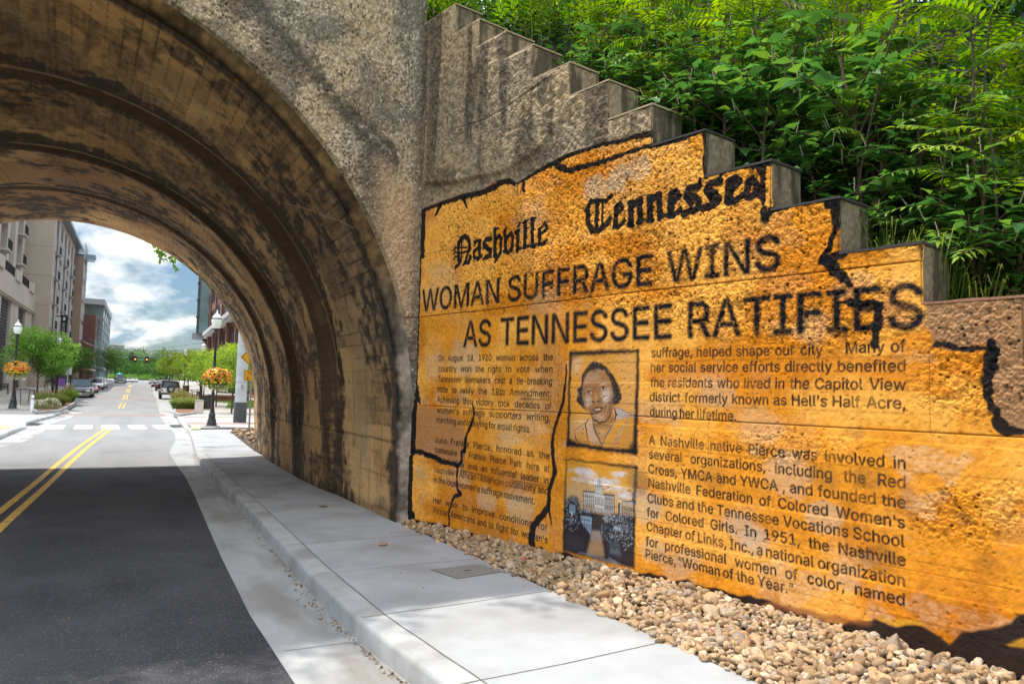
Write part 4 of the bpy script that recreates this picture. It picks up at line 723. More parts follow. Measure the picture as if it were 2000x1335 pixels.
# black band along the foot
foot = [(797, 1010), (806, 1006)] + C78([(100, 1028), (150, 1040), (270, 1060), (400, 1100), (500, 1130), (600, 1160), (740, 1190), (800, 1180), (850, 1215), (930, 1212)]) + [(1106, 1078), (1150, 1098), (1215, 1112), (1245, 1118)] + cz(1250, 840, 3.636, [(100, 1018), (180, 1030), (230, 1078), (350, 1062), (380, 1090), (540, 1112), (570, 1132), (700, 1172), (800, 1172), (900, 1210)]) + C12([(600, 1062), (660, 1080), (760, 1105), (850, 1100), (900, 1092), (950, 1112), (1080, 1118), (1130, 1150), (1185, 1182), (1220, 1142), (1330, 1122), (1400, 1108), (1470, 1062)])
fu = px2uv(foot); poly(np.concatenate([fu, [(7.6, fu[-1][1]), (7.6, -.2), (-.1, -.2), (-.1, fu[0][1])]]), BK, px=False, rough=.014, soft=1, alpha=.97)
poly(C12([(470, 1040), (560, 1062), (700, 1098), (880, 1118), (900, 1105), (800, 1085), (620, 1050), (520, 1028)]), np.array([.3, .11, .04]), soft=2, rough=.012, alpha=.75)
poly(C12([(900, 1094), (1000, 1118), (1110, 1112), (1060, 1100), (960, 1090)]), np.array([.66, .32, .03]), soft=1, rough=.01, alpha=.9); poly(C12([(1390, 1190), (1460, 1160), (1470, 1200)]), np.array([.6, .29, .03]), soft=1, alpha=.9)
# smudges and drips
for p, r, a in (((905, 780), 14, .25), ((1030, 782), 16, .3), ((1610, 928), 34, .3), ((1690, 935), 30, .35), ((1720, 1095), 34, .35), ((1845, 960), 12, .5), ((1880, 1010), 14, .4), ((1930, 1100), 16, .2), ((1250, 940), 24, .5), ((1395, 930), 22, .25), ((1670, 845), 16, .3), ((1520, 650), 18, .3), ((1640, 655), 16, .35)): spray(p, r, np.array([.09, .055, .03]), a)
for L_ in ([(853, 757), (870, 757)], [(902, 764), (923, 765)], [(968, 770), (985, 770)], [(1018, 778), (1077, 780)], [(900, 918), (962, 932)], [(1000, 938), (1070, 950)]): stroke(L_, [4, 2], np.array([.1, .05, .02]), soft=.02, alpha=.75)
# ---- painted portrait panel
PQ = lambda L_: cz(1100, 675, 6.068, L_)
ps = lambda w, L_, col, a=.98, soft=.006, rough=.003: stroke(PQ(L_), [1.22 * q / 6.068 for q in w] if hasattr(w, '__len__') else 1.22 * w / 6.068, np.array(col), soft=soft, alpha=a, rough=rough)
pp = lambda L_, col, a=.95, soft=1, rough=.004: poly(PQ(L_), np.array(col), soft=soft, alpha=a, rough=rough)
OR = (.62, .28, .045); WH = (.62, .50, .40); GR = (.20, .17, .16); DK = (.022, .020, .022); BL = (.13, .15, .19)
pp([(90, 90), (885, 65), (860, 1260), (55, 1160)], OR, .8, 3)
pp([(100, 130), (240, 120), (190, 330), (110, 330)], (.6, .42, .3), .55, 7); pp([(600, 100), (860, 90), (860, 560), (660, 420)], (.66, .36, .13), .5, 8); pp([(640, 560), (860, 560), (850, 820), (700, 740)], (.6, .33, .14), .5, 8)
pp([(70, 880), (300, 800), (280, 900), (90, 1090)], (.55, .33, .16), .6, 6)
# shoulders, robe
pp([(90, 1110), (160, 1000), (290, 890), (345, 860), (600, 740), (690, 760), (780, 800), (875, 835), (850, 1225), (70, 1130)], (.60, .27, .05), .85, 2)
pp([(90, 1095), (170, 985), (270, 895), (262, 960), (180, 1030), (120, 1100)], (.52, .37, .26), .7, 4)
# neck and chest
pp([(350, 800), (345, 880), (380, 1010), (455, 1150), (560, 1000), (625, 890), (600, 700)], (.50, .23, .07), .95, 2)
pp([(395, 960), (520, 950), (560, 900), (500, 1000), (450, 1060)], (.6, .34, .14), .7, 5); ps([10, 6], [(380, 935), (470, 985), (560, 955)], (.26, .12, .05), .7); ps(9, [(600, 760), (606, 830), (600, 900)], WH, .6)
# hair
HAIR = [(240, 420), (236, 560), (250, 680), (268, 765), (225, 745), (180, 690), (162, 640), (172, 570), (165, 520), (205, 480), (215, 380), (245, 310), (290, 235), (345, 200), (405, 188), (470, 208), (540, 275), (585, 350), (640, 425), (678, 500), (682, 570), (690, 620), (650, 690), (592, 708), (572, 650), (580, 590), (568, 480), (540, 370), (480, 300), (400, 282), (330, 292), (275, 335)]
FACE = [(275, 335), (330, 290), (400, 280), (480, 298), (540, 368), (568, 470), (584, 580), (590, 690), (560, 810), (505, 890), (440, 918), (375, 890), (325, 815), (275, 750), (250, 670), (238, 560), (243, 420)]
pp(FACE, (.33, .150, .060), .98, 1); pp(HAIR, DK, .97, 1, .012)
# planes of the face: ochre shadow, pale highlights
pp([(270, 340), (400, 300), (470, 330), (420, 400), (330, 420), (255, 450)], (.52, .34, .22), .55, 5); pp([(440, 330), (520, 350), (550, 440), (470, 420)], (.42, .20, .07), .7, 5); pp([(255, 480), (350, 480), (345, 590), (260, 600)], (.40, .22, .11), .65, 4)
pp([(250, 600), (330, 600), (350, 660), (300, 740), (265, 700)], (.56, .42, .31), .75, 4); pp([(440, 540), (560, 500), (582, 600), (540, 680), (470, 650)], (.58, .46, .37), .75, 5); pp([(370, 540), (400, 540), (415, 640), (370, 640)], (.58, .30, .09), .8, 4)
pp([(350, 655), (460, 635), (470, 690), (350, 710)], (.34, .16, .06), .55, 4); pp([(340, 820), (420, 800), (500, 800), (480, 870), (420, 890), (370, 870)], (.54, .37, .25), .65, 4); pp([(520, 700), (585, 640), (575, 760), (530, 840)], (.36, .19, .1), .6, 4)
pp([(420, 430), (500, 425), (515, 460), (430, 470)], (.55, .42, .33), .6, 3)
pp([(560, 460), (592, 560), (588, 700), (545, 815), (515, 770), (548, 640), (560, 560)], (.17, .08, .035), .6, 4); pp([(330, 480), (420, 470), (430, 555), (365, 600), (345, 540)], (.20, .09, .035), .5, 5); pp([(245, 450), (275, 560), (262, 660), (250, 640), (238, 540)], (.17, .08, .04), .6, 4)
pp([(340, 870), (440, 925), (540, 890), (600, 800), (612, 880), (520, 960), (400, 965)], (.16, .07, .03), .8, 4); pp([(300, 335), (400, 300), (500, 330), (530, 380), (400, 345), (290, 380)], (.24, .12, .055), .55, 5); pp([(330, 700), (350, 800), (420, 880), (360, 860), (315, 780)], (.2, .1, .045), .5, 4); pp([(480, 620), (540, 640), (520, 690), (480, 680)], (.62, .5, .42), .5, 4)
pp([(470, 1150), (620, 1110), (740, 930), (800, 860), (850, 900), (800, 1180)], (.44, .19, .045), .5, 6); pp([(110, 1090), (250, 960), (290, 1150), (180, 1170)], (.44, .2, .06), .5, 6)
# features
ps([5, 11, 9, 4], [(245, 510), (275, 486), (320, 482), (358, 505)], (.10, .06, .04)); ps([4, 9, 8, 4], [(418, 462), (450, 430), (490, 424), (515, 440)], (.16, .11, .08))
ps(9, [(262, 560), (285, 538), (320, 534), (348, 552)], DK); ps(7, [(272, 568), (305, 574), (345, 560)], GR); ps(20, [(300, 553), (304, 553)], DK); ps(8, [(275, 556), (284, 556)], WH); ps(8, [(325, 553), (335, 553)], WH)
ps(9, [(435, 508), (455, 486), (485, 478), (508, 490)], DK); ps(7, [(445, 516), (478, 516), (506, 500)], GR); ps(20, [(472, 498), (476, 498)], DK); ps(8, [(447, 504), (455, 503)], WH); ps(7, [(492, 495), (499, 494)], WH)
ps([4, 9, 7], [(345, 515), (362, 560), (352, 620)], (.2, .1, .05), .8); ps([6, 10], [(400, 560), (430, 612)], (.16, .08, .04), .8)
ps([14, 10], [(348, 662), (368, 672)], DK, .9); ps([12, 14], [(412, 655), (428, 652)], DK, .9); ps(8, [(440, 618), (462, 634), (446, 655)], (.1, .06, .04)); ps(7, [(385, 680), (402, 676)], WH, .8)
pp([(345, 758), (400, 728), (472, 732), (448, 775), (395, 797)], (.09, .045, .03), .97, 0); pp([(360, 757), (405, 741), (455, 742), (430, 766), (395, 775)], (.5, .27, .16), .9, 0); ps(9, [(378, 755), (405, 748), (440, 748)], WH, .8)
ps([5, 9, 5], [(340, 756), (400, 727), (474, 731)], DK); ps([5, 9, 5], [(352, 772), (395, 798), (455, 772)], DK); ps([4, 12, 4], [(495, 700), (510, 730), (500, 755)], (.09, .05, .03)); ps([4, 11, 4], [(527, 692), (520, 725), (512, 745)], (.1, .06, .04)); ps(6, [(530, 700), (515, 770)], WH, .7)
ps([4, 6, 4], [(318, 700), (312, 745), (330, 790)], (.16, .08, .05), .8); ps([6, 13, 18, 15, 10], [(325, 815), (370, 885), (440, 918), (510, 890), (575, 790)], DK, .9, rough=.008); ps([4, 8], [(238, 560), (285, 790)], (.12, .07, .05), .8); ps([5, 9], [(590, 690), (562, 812)], (.1, .06, .05), .8); ps([6, 4], [(380, 850), (440, 862)], (.16, .09, .06), .7)
# curls
rr = np.random.RandomState(3)
for k in range(150):
    i = rr.randint(len(HAIR)); a = np.array(HAIR[i]) * .55 + np.array(HAIR[(i + rr.randint(1, 4)) % len(HAIR)]) * .45 + rr.randn(2) * 14
    if 250 < a[0] < 560 and 330 < a[1] < 900: continue
    t = rr.rand() * 6.28; b = a + np.array([math.cos(t), math.sin(t)]) * rr.uniform(8, 16); ps(rr.uniform(3, 6), [tuple(a), tuple((a + b) / 2 + rr.randn(2) * 3), tuple(b)], (.27, .25, .26) if rr.rand() < .6 else (.05, .045, .05), .75, soft=.008)
# robe lines
pp([(605, 722), (690, 752), (775, 800), (882, 832), (780, 842), (745, 845), (640, 885), (632, 800)], (.36, .35, .36), .75, 2); ps([5, 8, 9], [(610, 722), (700, 762), (795, 800), ], BL, .9); ps(8, [(795, 802), (885, 838)], BL, .85)
ps([10, 20, 14], [(606, 735), (625, 810), (612, 880)], DK); ps([8, 18, 16, 10], [(612, 890), (560, 980), (500, 1080), (458, 1180)], BL); ps([12, 24, 20, 14], [(345, 880), (368, 985), (410, 1070), (455, 1165)], BL); ps([6, 12, 8], [(352, 900), (380, 1010), (452, 1168)], DK)
pp([(270, 885), (335, 860), (350, 960), (395, 1080), (440, 1170), (330, 1150), (270, 1020), (258, 950)], (.50, .36, .27), .65, 2); ps([8, 14, 12, 6], [(300, 860), (262, 930), (285, 1060), (306, 1185)], DK); ps([8, 6], [(262, 905), (130, 1005)], (.1, .07, .06), .8); ps([7, 12, 5], [(135, 1030), (148, 1100), (182, 1152)], DK)
ps([6, 15, 12, 18, 10], [(785, 815), (735, 930), (680, 1030), (620, 1120), (592, 1200)], (.23, .22, .23), .85); ps([5, 8], [(720, 960), (660, 1070)], WH, .6); ps(4, [(60, 800), (300, 806)], (.2, .1, .05), .7); ps(4, [(640, 830), (870, 850)], (.2, .1, .05), .7)
# black frame, sprayed
for w, L_ in (([34, 44, 34], [(85, 92), (480, 75), (890, 62)]), ([34, 46, 60], [(888, 62), (872, 640), (852, 1250)]), ([50, 44, 58], [(70, 1160), (420, 1212), (858, 1258)]), ([36, 34, 46], [(86, 90), (70, 620), (58, 1170)])): ps(w, L_, INK, .97, soft=.03, rough=.008)
pp([(800, 1150), (880, 1150), (880, 1290), (650, 1240), (780, 1230)], INK, .9, 4); pp([(40, 1080), (90, 1100), (160, 1170), (300, 1210), (36, 1190)], INK, .9, 4); pp([(70, 65), (480, 50), (480, 100), (180, 118), (110, 180), (72, 200)], INK, .6, 4)
# ---- painted view of the domed statehouse
KQ = lambda L_: cz(1095, 885, 5.931, L_)
ks = lambda w, L_, col, a=.98, soft=.006, rough=.003: stroke(KQ(L_), [q / 5.931 for q in w] if hasattr(w, '__len__') else w / 5.931, np.array(col), soft=soft, alpha=a, rough=rough)
kp = lambda L_, col, a=.95, soft=1, rough=.004: poly(KQ(L_), np.array(col), soft=soft, alpha=a, rough=rough)
CLD = (.66, .58, .55); STN = (.50, .45, .40); NAV = (.020, .025, .036); LBL = (.30, .38, .47)
kp([(60, 60), (885, 165), (868, 700), (40, 700)], (.64, .30, .035), .85, 2); kp([(70, 350), (260, 330), (640, 400), (860, 420), (860, 700), (60, 640)], (.56, .38, .19), .8, 8)
for x, y, n, sx, sy in ((240, 205, 26, 55, 20), (330, 250, 22, 50, 22), (390, 320, 22, 60, 20), (560, 335, 34, 60, 22), (490, 310, 16, 30, 16), (680, 240, 18, 48, 14), (770, 490, 26, 55, 24), (650, 405, 8, 60, 12), (200, 300, 8, 50, 20)):
    for k in range(n): ks(rr.uniform(12, 30), [(x + rr.randn() * sx, y + rr.randn() * sy), (x + rr.randn() * sx, y + rr.randn() * sy * .7)], CLD if rr.rand() < .75 else (.5, .4, .36), .45, soft=.03)
kp([(265, 432), (395, 445), (395, 455), (500, 470), (620, 485), (622, 700), (262, 655)], STN, .97, 0); kp([(385, 450), (505, 470), (500, 690), (392, 675)], (.60, .56, .51), .95, 0); kp([(505, 475), (622, 488), (622, 700), (503, 690)], (.36, .33, .31), .9, 0); kp([(262, 590), (392, 615), (392, 675), (262, 655)], (.42, .26, .12), .6, 2)
ks(14, [(265, 436), (395, 448)], NAV); ks(14, [(508, 474), (622, 488)], NAV); ks(11, [(385, 462), (505, 482)], (.2, .2, .2)); ks(9, [(268, 460), (268, 640)], DK); ks(9, [(622, 500), (620, 690)], DK)
for k in range(9): ks(6, [(515 + k * 12.5, 456 + k * 1.7), (515 + k * 12.5, 470 + k * 1.7)], NAV)
for r_, (y0, h) in enumerate(((480, 24), (535, 10), (575, 40))):
    for k in range(5): ks(11, [(293 + k * 23, y0 + k * 3), (293 + k * 23, y0 + h + k * 3)], DK)
    for k in range(4): ks(11, [(527 + k * 23, y0 + 30 + k * 3), (527 + k * 23, y0 + 30 + h + k * 3)], DK)
for k in range(6): ks(8, [(405 + k * 17, 500 + k * 2.5), (405 + k * 17, 592 + k * 2.5)], DK); ks(8, [(405 + k * 17, 625 + k * 2.5), (405 + k * 17, 672 + k * 2.5)], DK)
kp([(400, 430), (485, 440), (485, 475), (395, 462)], (.42, .42, .42), .95, 0); kp([(408, 372), (478, 378), (480, 440), (405, 432)], (.52, .52, .52), .97, 0); ks(8, [(408, 372), (478, 378)], NAV); ks(9, [(430, 385), (430, 425)], NAV); ks(9, [(457, 388), (457, 428)], NAV); ks(5, [(406, 375), (404, 432)], NAV); ks(6, [(480, 380), (482, 440)], NAV)
kp([(418, 310), (466, 314), (470, 372), (414, 368)], (.48, .49, .5), .97, 0); ks(8, [(432, 322), (432, 358)], NAV); ks(8, [(452, 324), (452, 360)], NAV); ks(5, [(466, 314), (468, 372)], NAV); kp([(422, 312), (440, 285), (462, 314)], (.3, .3, .3), .95, 0); ks([6, 3], [(440, 290), (441, 205)], GR)
kp([(665, 590), (720, 548), (870, 575), (865, 720), (665, 690)], (.44, .33, .2), .95, 0); ks(26, [(680, 580), (676, 690)], DK); ks([14, 20], [(720, 555), (870, 580)], LBL); ks([8, 14], [(715, 545), (868, 560)], DK)
for k in range(7): ks(12, [(715 + k * 22, 610 + k * 3), (715 + k * 22, 690 + k * 2)], (.06, .045, .04))
ks(18, [(695, 585), (700, 690)], (.4, .42, .42), .8)
# dark ground, trees, side houses
kp([(35, 640), (240, 640), (380, 680), (520, 700), (700, 700), (868, 720), (850, 1335), (30, 1130)], NAV, .97, 2); kp([(40, 560), (120, 490), (190, 500), (230, 590), (220, 660), (45, 680)], NAV, .95, 3)
kp([(505, 700), (560, 710), (540, 800), (505, 795)], (.4, .36, .33), .7, 2); kp([(395, 690), (500, 705), (500, 790), (470, 880), (370, 885)], (.06, .045, .04), .95, 1); ks(20, [(390, 685), (505, 705)], (.3, .22, .15), .8)
kp([(105, 590), (172, 600), (165, 700), (100, 690)], LBL, .85, 1); kp([(225, 720), (365, 735), (355, 945), (240, 790)], LBL, .85, 1); kp([(605, 830), (705, 845), (700, 900), (610, 880)], LBL, .7, 2); kp([(480, 800), (600, 815), (580, 900), (500, 960), (478, 900)], (.045, .05, .06), .9, 1)
for k in range(4): ks(7, [(118 + k * 15, 610), (116 + k * 15, 655)], NAV); ks(15, [(248 + k * 28, 755 + k * 5), (248 + k * 28, 772 + k * 5)], NAV, .8)
for k in range(3): ks(12, [(275 + k * 28, 800 + k * 12), (275 + k * 28, 850 + k * 12)], NAV, .8)
ks(20, [(130, 695), (130, 720)], (.5, .56, .6), .9); ks([6, 8], [(478, 810), (482, 930)], LBL, .7)
for x, y, sx, sy, n in ((140, 545, 50, 34, 70), (120, 780, 48, 60, 110), (290, 670, 60, 18, 90), (680, 745, 95, 34, 190), (780, 860, 55, 55, 110), (620, 960, 75, 45, 130), (560, 740, 35, 28, 50), (760, 1020, 60, 60, 80), (60, 620, 15, 60, 25)):
    for k in range(n):
        a = (x + rr.randn() * sx, y + rr.randn() * sy)
        if a[0] > 855 or a[0] < 50 or a[1] < 480: continue
        ks(rr.uniform(4, 9), [a, (a[0] + rr.randn() * 6, a[1] + rr.randn() * 6)], [(.40, .45, .52), (.22, .26, .33), (.55, .58, .62), (.1, .12, .16), (.015, .016, .02)][rr.randint(5)], .75, soft=.008)
kp([(365, 895), (455, 900), (480, 1000), (510, 1200), (300, 1170), (340, 1020)], (.40, .25, .14), .95, 2); kp([(370, 900), (455, 905), (470, 990), (350, 1000)], (.36, .33, .32), .7, 4); kp([(345, 1040), (480, 1040), (500, 1140), (325, 1130)], (.55, .30, .14), .6, 5)
ks([6, 14, 10], [(220, 1150), (380, 1185), (640, 1270)], (.33, .33, .36), .8, soft=.03); ks([10, 4], [(560, 1210), (680, 1280)], LBL, .6, soft=.03); kp([(45, 930), (240, 960), (300, 1090), (230, 1130), (40, 1080)], (.06, .055, .06), .7, 6)
kp([(190, 1175), (330, 1205), (430, 1250), (300, 1240)], (.60, .29, .03), .85, 2); kp([(480, 1260), (570, 1275), (550, 1290)], (.6, .29, .03), .8, 2); kp([(620, 1300), (700, 1320), (700, 1345), (640, 1335)], (.6, .29, .03), .8, 2)
kp([(560, 1040), (610, 1000), (680, 1040), (700, 1200), (570, 1160)], (.09, .11, .14), .7, 4)
for k in range(4): ks(5, [(575, 1095 + k * 18), (690, 1110 + k * 20)], (.24, .28, .33), .6)
for w, L_ in (([14, 20, 44], [(62, 65), (400, 100), (875, 165)]), ([16, 26, 22], [(66, 65), (52, 500), (34, 1130)]), ([40, 60, 40], [(872, 170), (858, 420), (850, 560)]), ([24, 20], [(858, 560), (848, 1335)])): ks(w, L_, INK, .95, soft=.03, rough=.010)
kp([(760, 190), (880, 170), (870, 560), (800, 460), (780, 300)], (.2, .14, .09), .55, 8)
# =================================================================== relief of the wing wall and its pieces
def top_of(u): 
    k = np.clip(np.searchsorted(UB, u, side='right') - 1, 0, len(TP) - 1); return np.asarray(TP)[k]
def soft_poly(pts, soft, px=True):
    q = px2uv(pts) if px else np.asarray(pts, float); S_ = (slice(0, NV), slice(0, NU)); m = fillmask([q], S_, 1); return blur(m, soft)
# where the aggregate is exposed (coarse) and where the form left it smooth
coarse = soft_poly([(.5, 2.74), (6.0, 2.66), (6.35, 2.2), (5.6, 2.05), (5.0, 2.16), (4.2, 2.3), (3.2, 2.6), (.5, 2.66)] , 14, False)
up_ = sstep(2.62, 2.78, VV) * sstep(.15, .9, UU + .4 * (w_f4 - .5)); coarse = np.maximum(coarse * .9, up_ * (.62 + .38 * sstep(1.0, 2.6, UU)))
right_ = sstep(6.1, 6.6, UU) * sstep(1.55, 1.75, VV + .1 * (w_f4 - .5)); coarse = np.maximum(coarse, right_)
pitp = sstep(.62, .2, np.hypot((UU - 6.55) / .75, (VV - 1.05) / .42) + .5 * (w_f4 - .5)); coarse = np.maximum(coarse, .8 * pitp)
mid_ = sstep(.8, .2, np.hypot((UU - 5.3) / 1.1, (VV - 1.35) / .22) + .6 * (w_f4 - .5)); coarse = np.maximum(coarse, .45 * mid_)
coarse = np.clip(coarse * (.6 + .8 * w_f2), 0, 1.1)
wA, wAc = worley(UU * 24, VV * 27, 121); wB, wBc = worley(UU * 52, VV * 56, 122)
pop = (1 - np.clip(wA / .75, 0, 1) ** 2) * (.35 + .65 * wAc); pop2 = (1 - np.clip(wB / .75, 0, 1) ** 2) * (.3 + .7 * wBc)
w_f5 = fbm(UU * 78, VV * 78, 126, 2)
H = coarse * (.0042 * pop + .0058 * pop2 + .005 * (w_f2 - .5) + .017 * (w_f1 - .5) + .013 * (w_f5 - .5)) + .0024 * (w_f1 - .5) + .0022 * (w_f5 - .5) + .002 * (w_f4 - .5) + .008 * (w_f3 - .5)
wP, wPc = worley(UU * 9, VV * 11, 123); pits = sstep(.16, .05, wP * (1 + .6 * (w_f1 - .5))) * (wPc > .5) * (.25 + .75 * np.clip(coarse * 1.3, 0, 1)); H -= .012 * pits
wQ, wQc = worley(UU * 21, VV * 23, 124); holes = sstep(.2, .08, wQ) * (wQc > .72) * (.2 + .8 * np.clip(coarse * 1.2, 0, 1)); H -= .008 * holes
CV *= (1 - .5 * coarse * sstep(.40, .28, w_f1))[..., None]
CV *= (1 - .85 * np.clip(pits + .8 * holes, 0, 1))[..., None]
# form-board joints
for vj, wj, dj in ((2.645, .010, .010), (1.52, .008, .007), (1.02, .004, .0015), (.62, .004, .0015), (2.28, .004, .002), (1.83, .003, .001), (3.45, .004, .003), (.36, .003, .001)):
    d = np.abs(VV - vj - .012 * (vnoise(UU * 1.3, VV * 0, 130) - .5)); g_ = sstep(wj, wj * .3, d) * sstep(.2, .45, vnoise(UU * 1.7, VV * 0 + vj, 131)); H -= dj * g_; CV *= (1 - .55 * g_ * min(1, dj / .006 + .25))[..., None]
for k in range(12): 
    d = np.abs(VV - .19 * k - .02); H += .0010 * ((k * 37 % 5) - 2) * sstep(.1, .085, d) * (1 - np.clip(coarse, 0, 1))
for uj, v0_, v1_ in ((4.62, 1.15, 1.55), (2.78, .4, 2.2), (.33, .4, 2.3), (5.55, 2.0, 2.75), (6.35, 1.5, 2.0)):
    g_ = sstep(.004, .0015, np.abs(UU - uj - .004 * (w_f2 - .5))) * (VV > v0_) * (VV < v1_); H -= .003 * g_; CV *= (1 - .45 * g_)[..., None]
# unpainted weathered concrete above the torn edge, with its thicker render coat
tornU = px2uv([(790, 420)] + T8([(0, 1312), (30, 1288), (130, 1248), (260, 1205), (400, 1172), (480, 1118), (560, 1105), (600, 1135), (740, 1045), (820, 1000), (900, 958), (1000, 925), (1140, 885), (1280, 852), (1340, 828), (1440, 806), (1452, 800), (1452, 700)]))
rawm = blur(fillmask([np.concatenate([tornU, [(tornU[-1][0], 9), (-.2, 9)]])], (slice(0, NV), slice(0, NU)), 1), 1)
b1 = fbm(UU * 22, VV * 22, 141, 4); b2 = fbm(UU * 7, VV * 4, 142); b3 = fbm(UU * 5.0, VV * .55, 143); wC, wCc = worley(UU * 40, VV * 40, 144)
rt = np.array([.40, .30, .20]); rg = np.array([.33, .265, .19]); rk = np.array([.040, .034, .028]); rw = np.array([.50, .42, .33])
RC = rt + (rg - rt) * sstep(.4, .62, w_f3)[..., None]; RC = RC * (.22 + 1.3 * b1)[..., None] * np.array([1.0, .92, .80]); RC = RC + (rw - RC) * (.6 * sstep(.66, .95, wCc) * sstep(.45, .2, wC))[..., None]
dk_ = sstep(.45, .60, b3 + .25 * (b2 - .5)) * .85; dk_ = np.maximum(dk_, .8 * sstep(.58, .7, fbm(UU * 1.3 + 3, VV * 1.7, 145) + .2 * (b2 - .5))); dk_ = dk_ * (.35 + .65 * sstep(.32, .6, b1)) * sstep(3.95, 4.9, VV + .25 * UU)
dk_ = np.maximum(dk_, .9 * sstep(.0, .12, UU - .16) * sstep(.55, .25, UU) * sstep(.45, .6, b1 + .2) * (VV > 4.4) * .7)
dk_ = np.maximum(dk_, .75 * sstep(4.6, 4.3, VV) * sstep(4.15, 4.38, VV) * (UU < .9) * b2 * 1.4)
RC = RC + (rk - RC) * np.clip(dk_, 0, .95)[..., None]
cl = np.abs((VV - (4.9 + .06 * (UU - 1) + .05 * np.sin(UU * 3)))); crk_ = sstep(.012, .004, cl + .02 * (b2 - .5)) * (UU > .9) * (UU < 2.6); RC *= (1 - .5 * crk_)[..., None]
CV[:] = CV * (1 - rawm[..., None]) + RC * rawm[..., None]
coat = soft_poly([(.17, 4.38), (.55, 4.30), (1.0, 4.24), (1.8, 4.18), (2.4, 4.3), (3.2, 4.9), (2.2, 6.6), (.17, 6.8)], 3, False); fade = sstep(2.6, 1.2, UU)
H = H * (1 - rawm) + rawm * (.034 * (b1 - .5) + .022 * (b2 - .5) + .010 * sstep(.4, .1, wC) * (wCc - .4)) + .055 * coat * (.35 + .65 * fade) - .008 * crk_ * rawm
# soften towards the step edges so the arrises look worn
TT = top_of(UU); dT = TT - VV
nxt = np.array(UB + [9.0]); kk = np.clip(np.searchsorted(UB, UU, side='right') - 1, 0, len(TP) - 1); dR = np.where(VV > np.asarray(TP + [0.])[np.clip(kk + 1, 0, len(TP) - 1)] + .0, np.asarray(UB)[np.clip(kk + 1, 0, len(UB) - 1)] - UU, 9)
ed = np.minimum(dT, dR); er = sstep(.05, 0.0, ed + .02 * (w_f2 - .5)); H = H * (1 - .7 * er) - .016 * sstep(.018, .0, ed) - .02 * er * sstep(.55, .75, w_f2)
rimc = sstep(.035, .012, dT + .012 * (w_f2 - .5)) * (TT > 4.2); CV[:] = CV + (np.array([.42, .31, .19]) - CV) * (.75 * rimc)[..., None]
PW = WP[None, None] + WD[None, None] * UU[..., None] + WN[None, None] * H[..., None]; PW[..., 2] += VV
vid = np.arange(NU * NV).reshape(NV, NU); Qs = grid_quads(NV, NU).reshape(NV - 1, NU - 1, 4)
uc = UU[:-1, :-1] + DG / 2; vc = VV[:-1, :-1] + DG / 2; inside = vc < top_of(uc)
fu_ = px2uv([(1112, 683), (1248, 681), (1245, 888), (1104, 873)]); fk_ = px2uv([(1105, 895), (1246, 912), (1241, 1116), (1098, 1078)])
panel1 = (uc > fu_[:, 0].min()) & (uc < fu_[:, 0].max()) & (vc > fu_[:, 1].min()) & (vc < fu_[:, 1].max())
panel2 = (uc > fk_[:, 0].min()) & (uc < fk_[:, 0].max()) & (vc > fk_[:, 1].min()) & (vc < fk_[:, 1].max())
rawq = rawm[:-1, :-1] > .5
M['mural'] = vcol_mat('mural_paint', rough=1.0, bump=.2, bscale=160, spec=.05, var=.2)
def piece(name, mask, mat, parent, label=None):
    q = Qs[inside & mask]; ids, inv = np.unique(q, return_inverse=True)
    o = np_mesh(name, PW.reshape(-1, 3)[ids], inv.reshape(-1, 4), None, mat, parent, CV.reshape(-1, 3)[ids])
    if label: o['label'] = label
    return o
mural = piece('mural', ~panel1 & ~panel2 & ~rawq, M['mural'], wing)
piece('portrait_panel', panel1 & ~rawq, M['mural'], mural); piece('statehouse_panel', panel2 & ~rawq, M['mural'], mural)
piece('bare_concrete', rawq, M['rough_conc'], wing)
M['stepconc'] = pm('step_concrete', (.20, .16, .115), (.30, .245, .18), 4, rough=.95, bump=.7, bscale=70, c3=(.05, .043, .036), s3=1.6, stretch=(1, 1, .5))
M['coping'] = vcol_mat('coping_mortar', rough=.95, bump=.5, bscale=60, var=.45)
def wpt(u, v, t): return tuple(WP + WD * u - WN * t + np.array([0, 0, v]))
M['stepside'] = vcol_mat('step_side_concrete', rough=.95, bump=.6, bscale=60, var=.3)
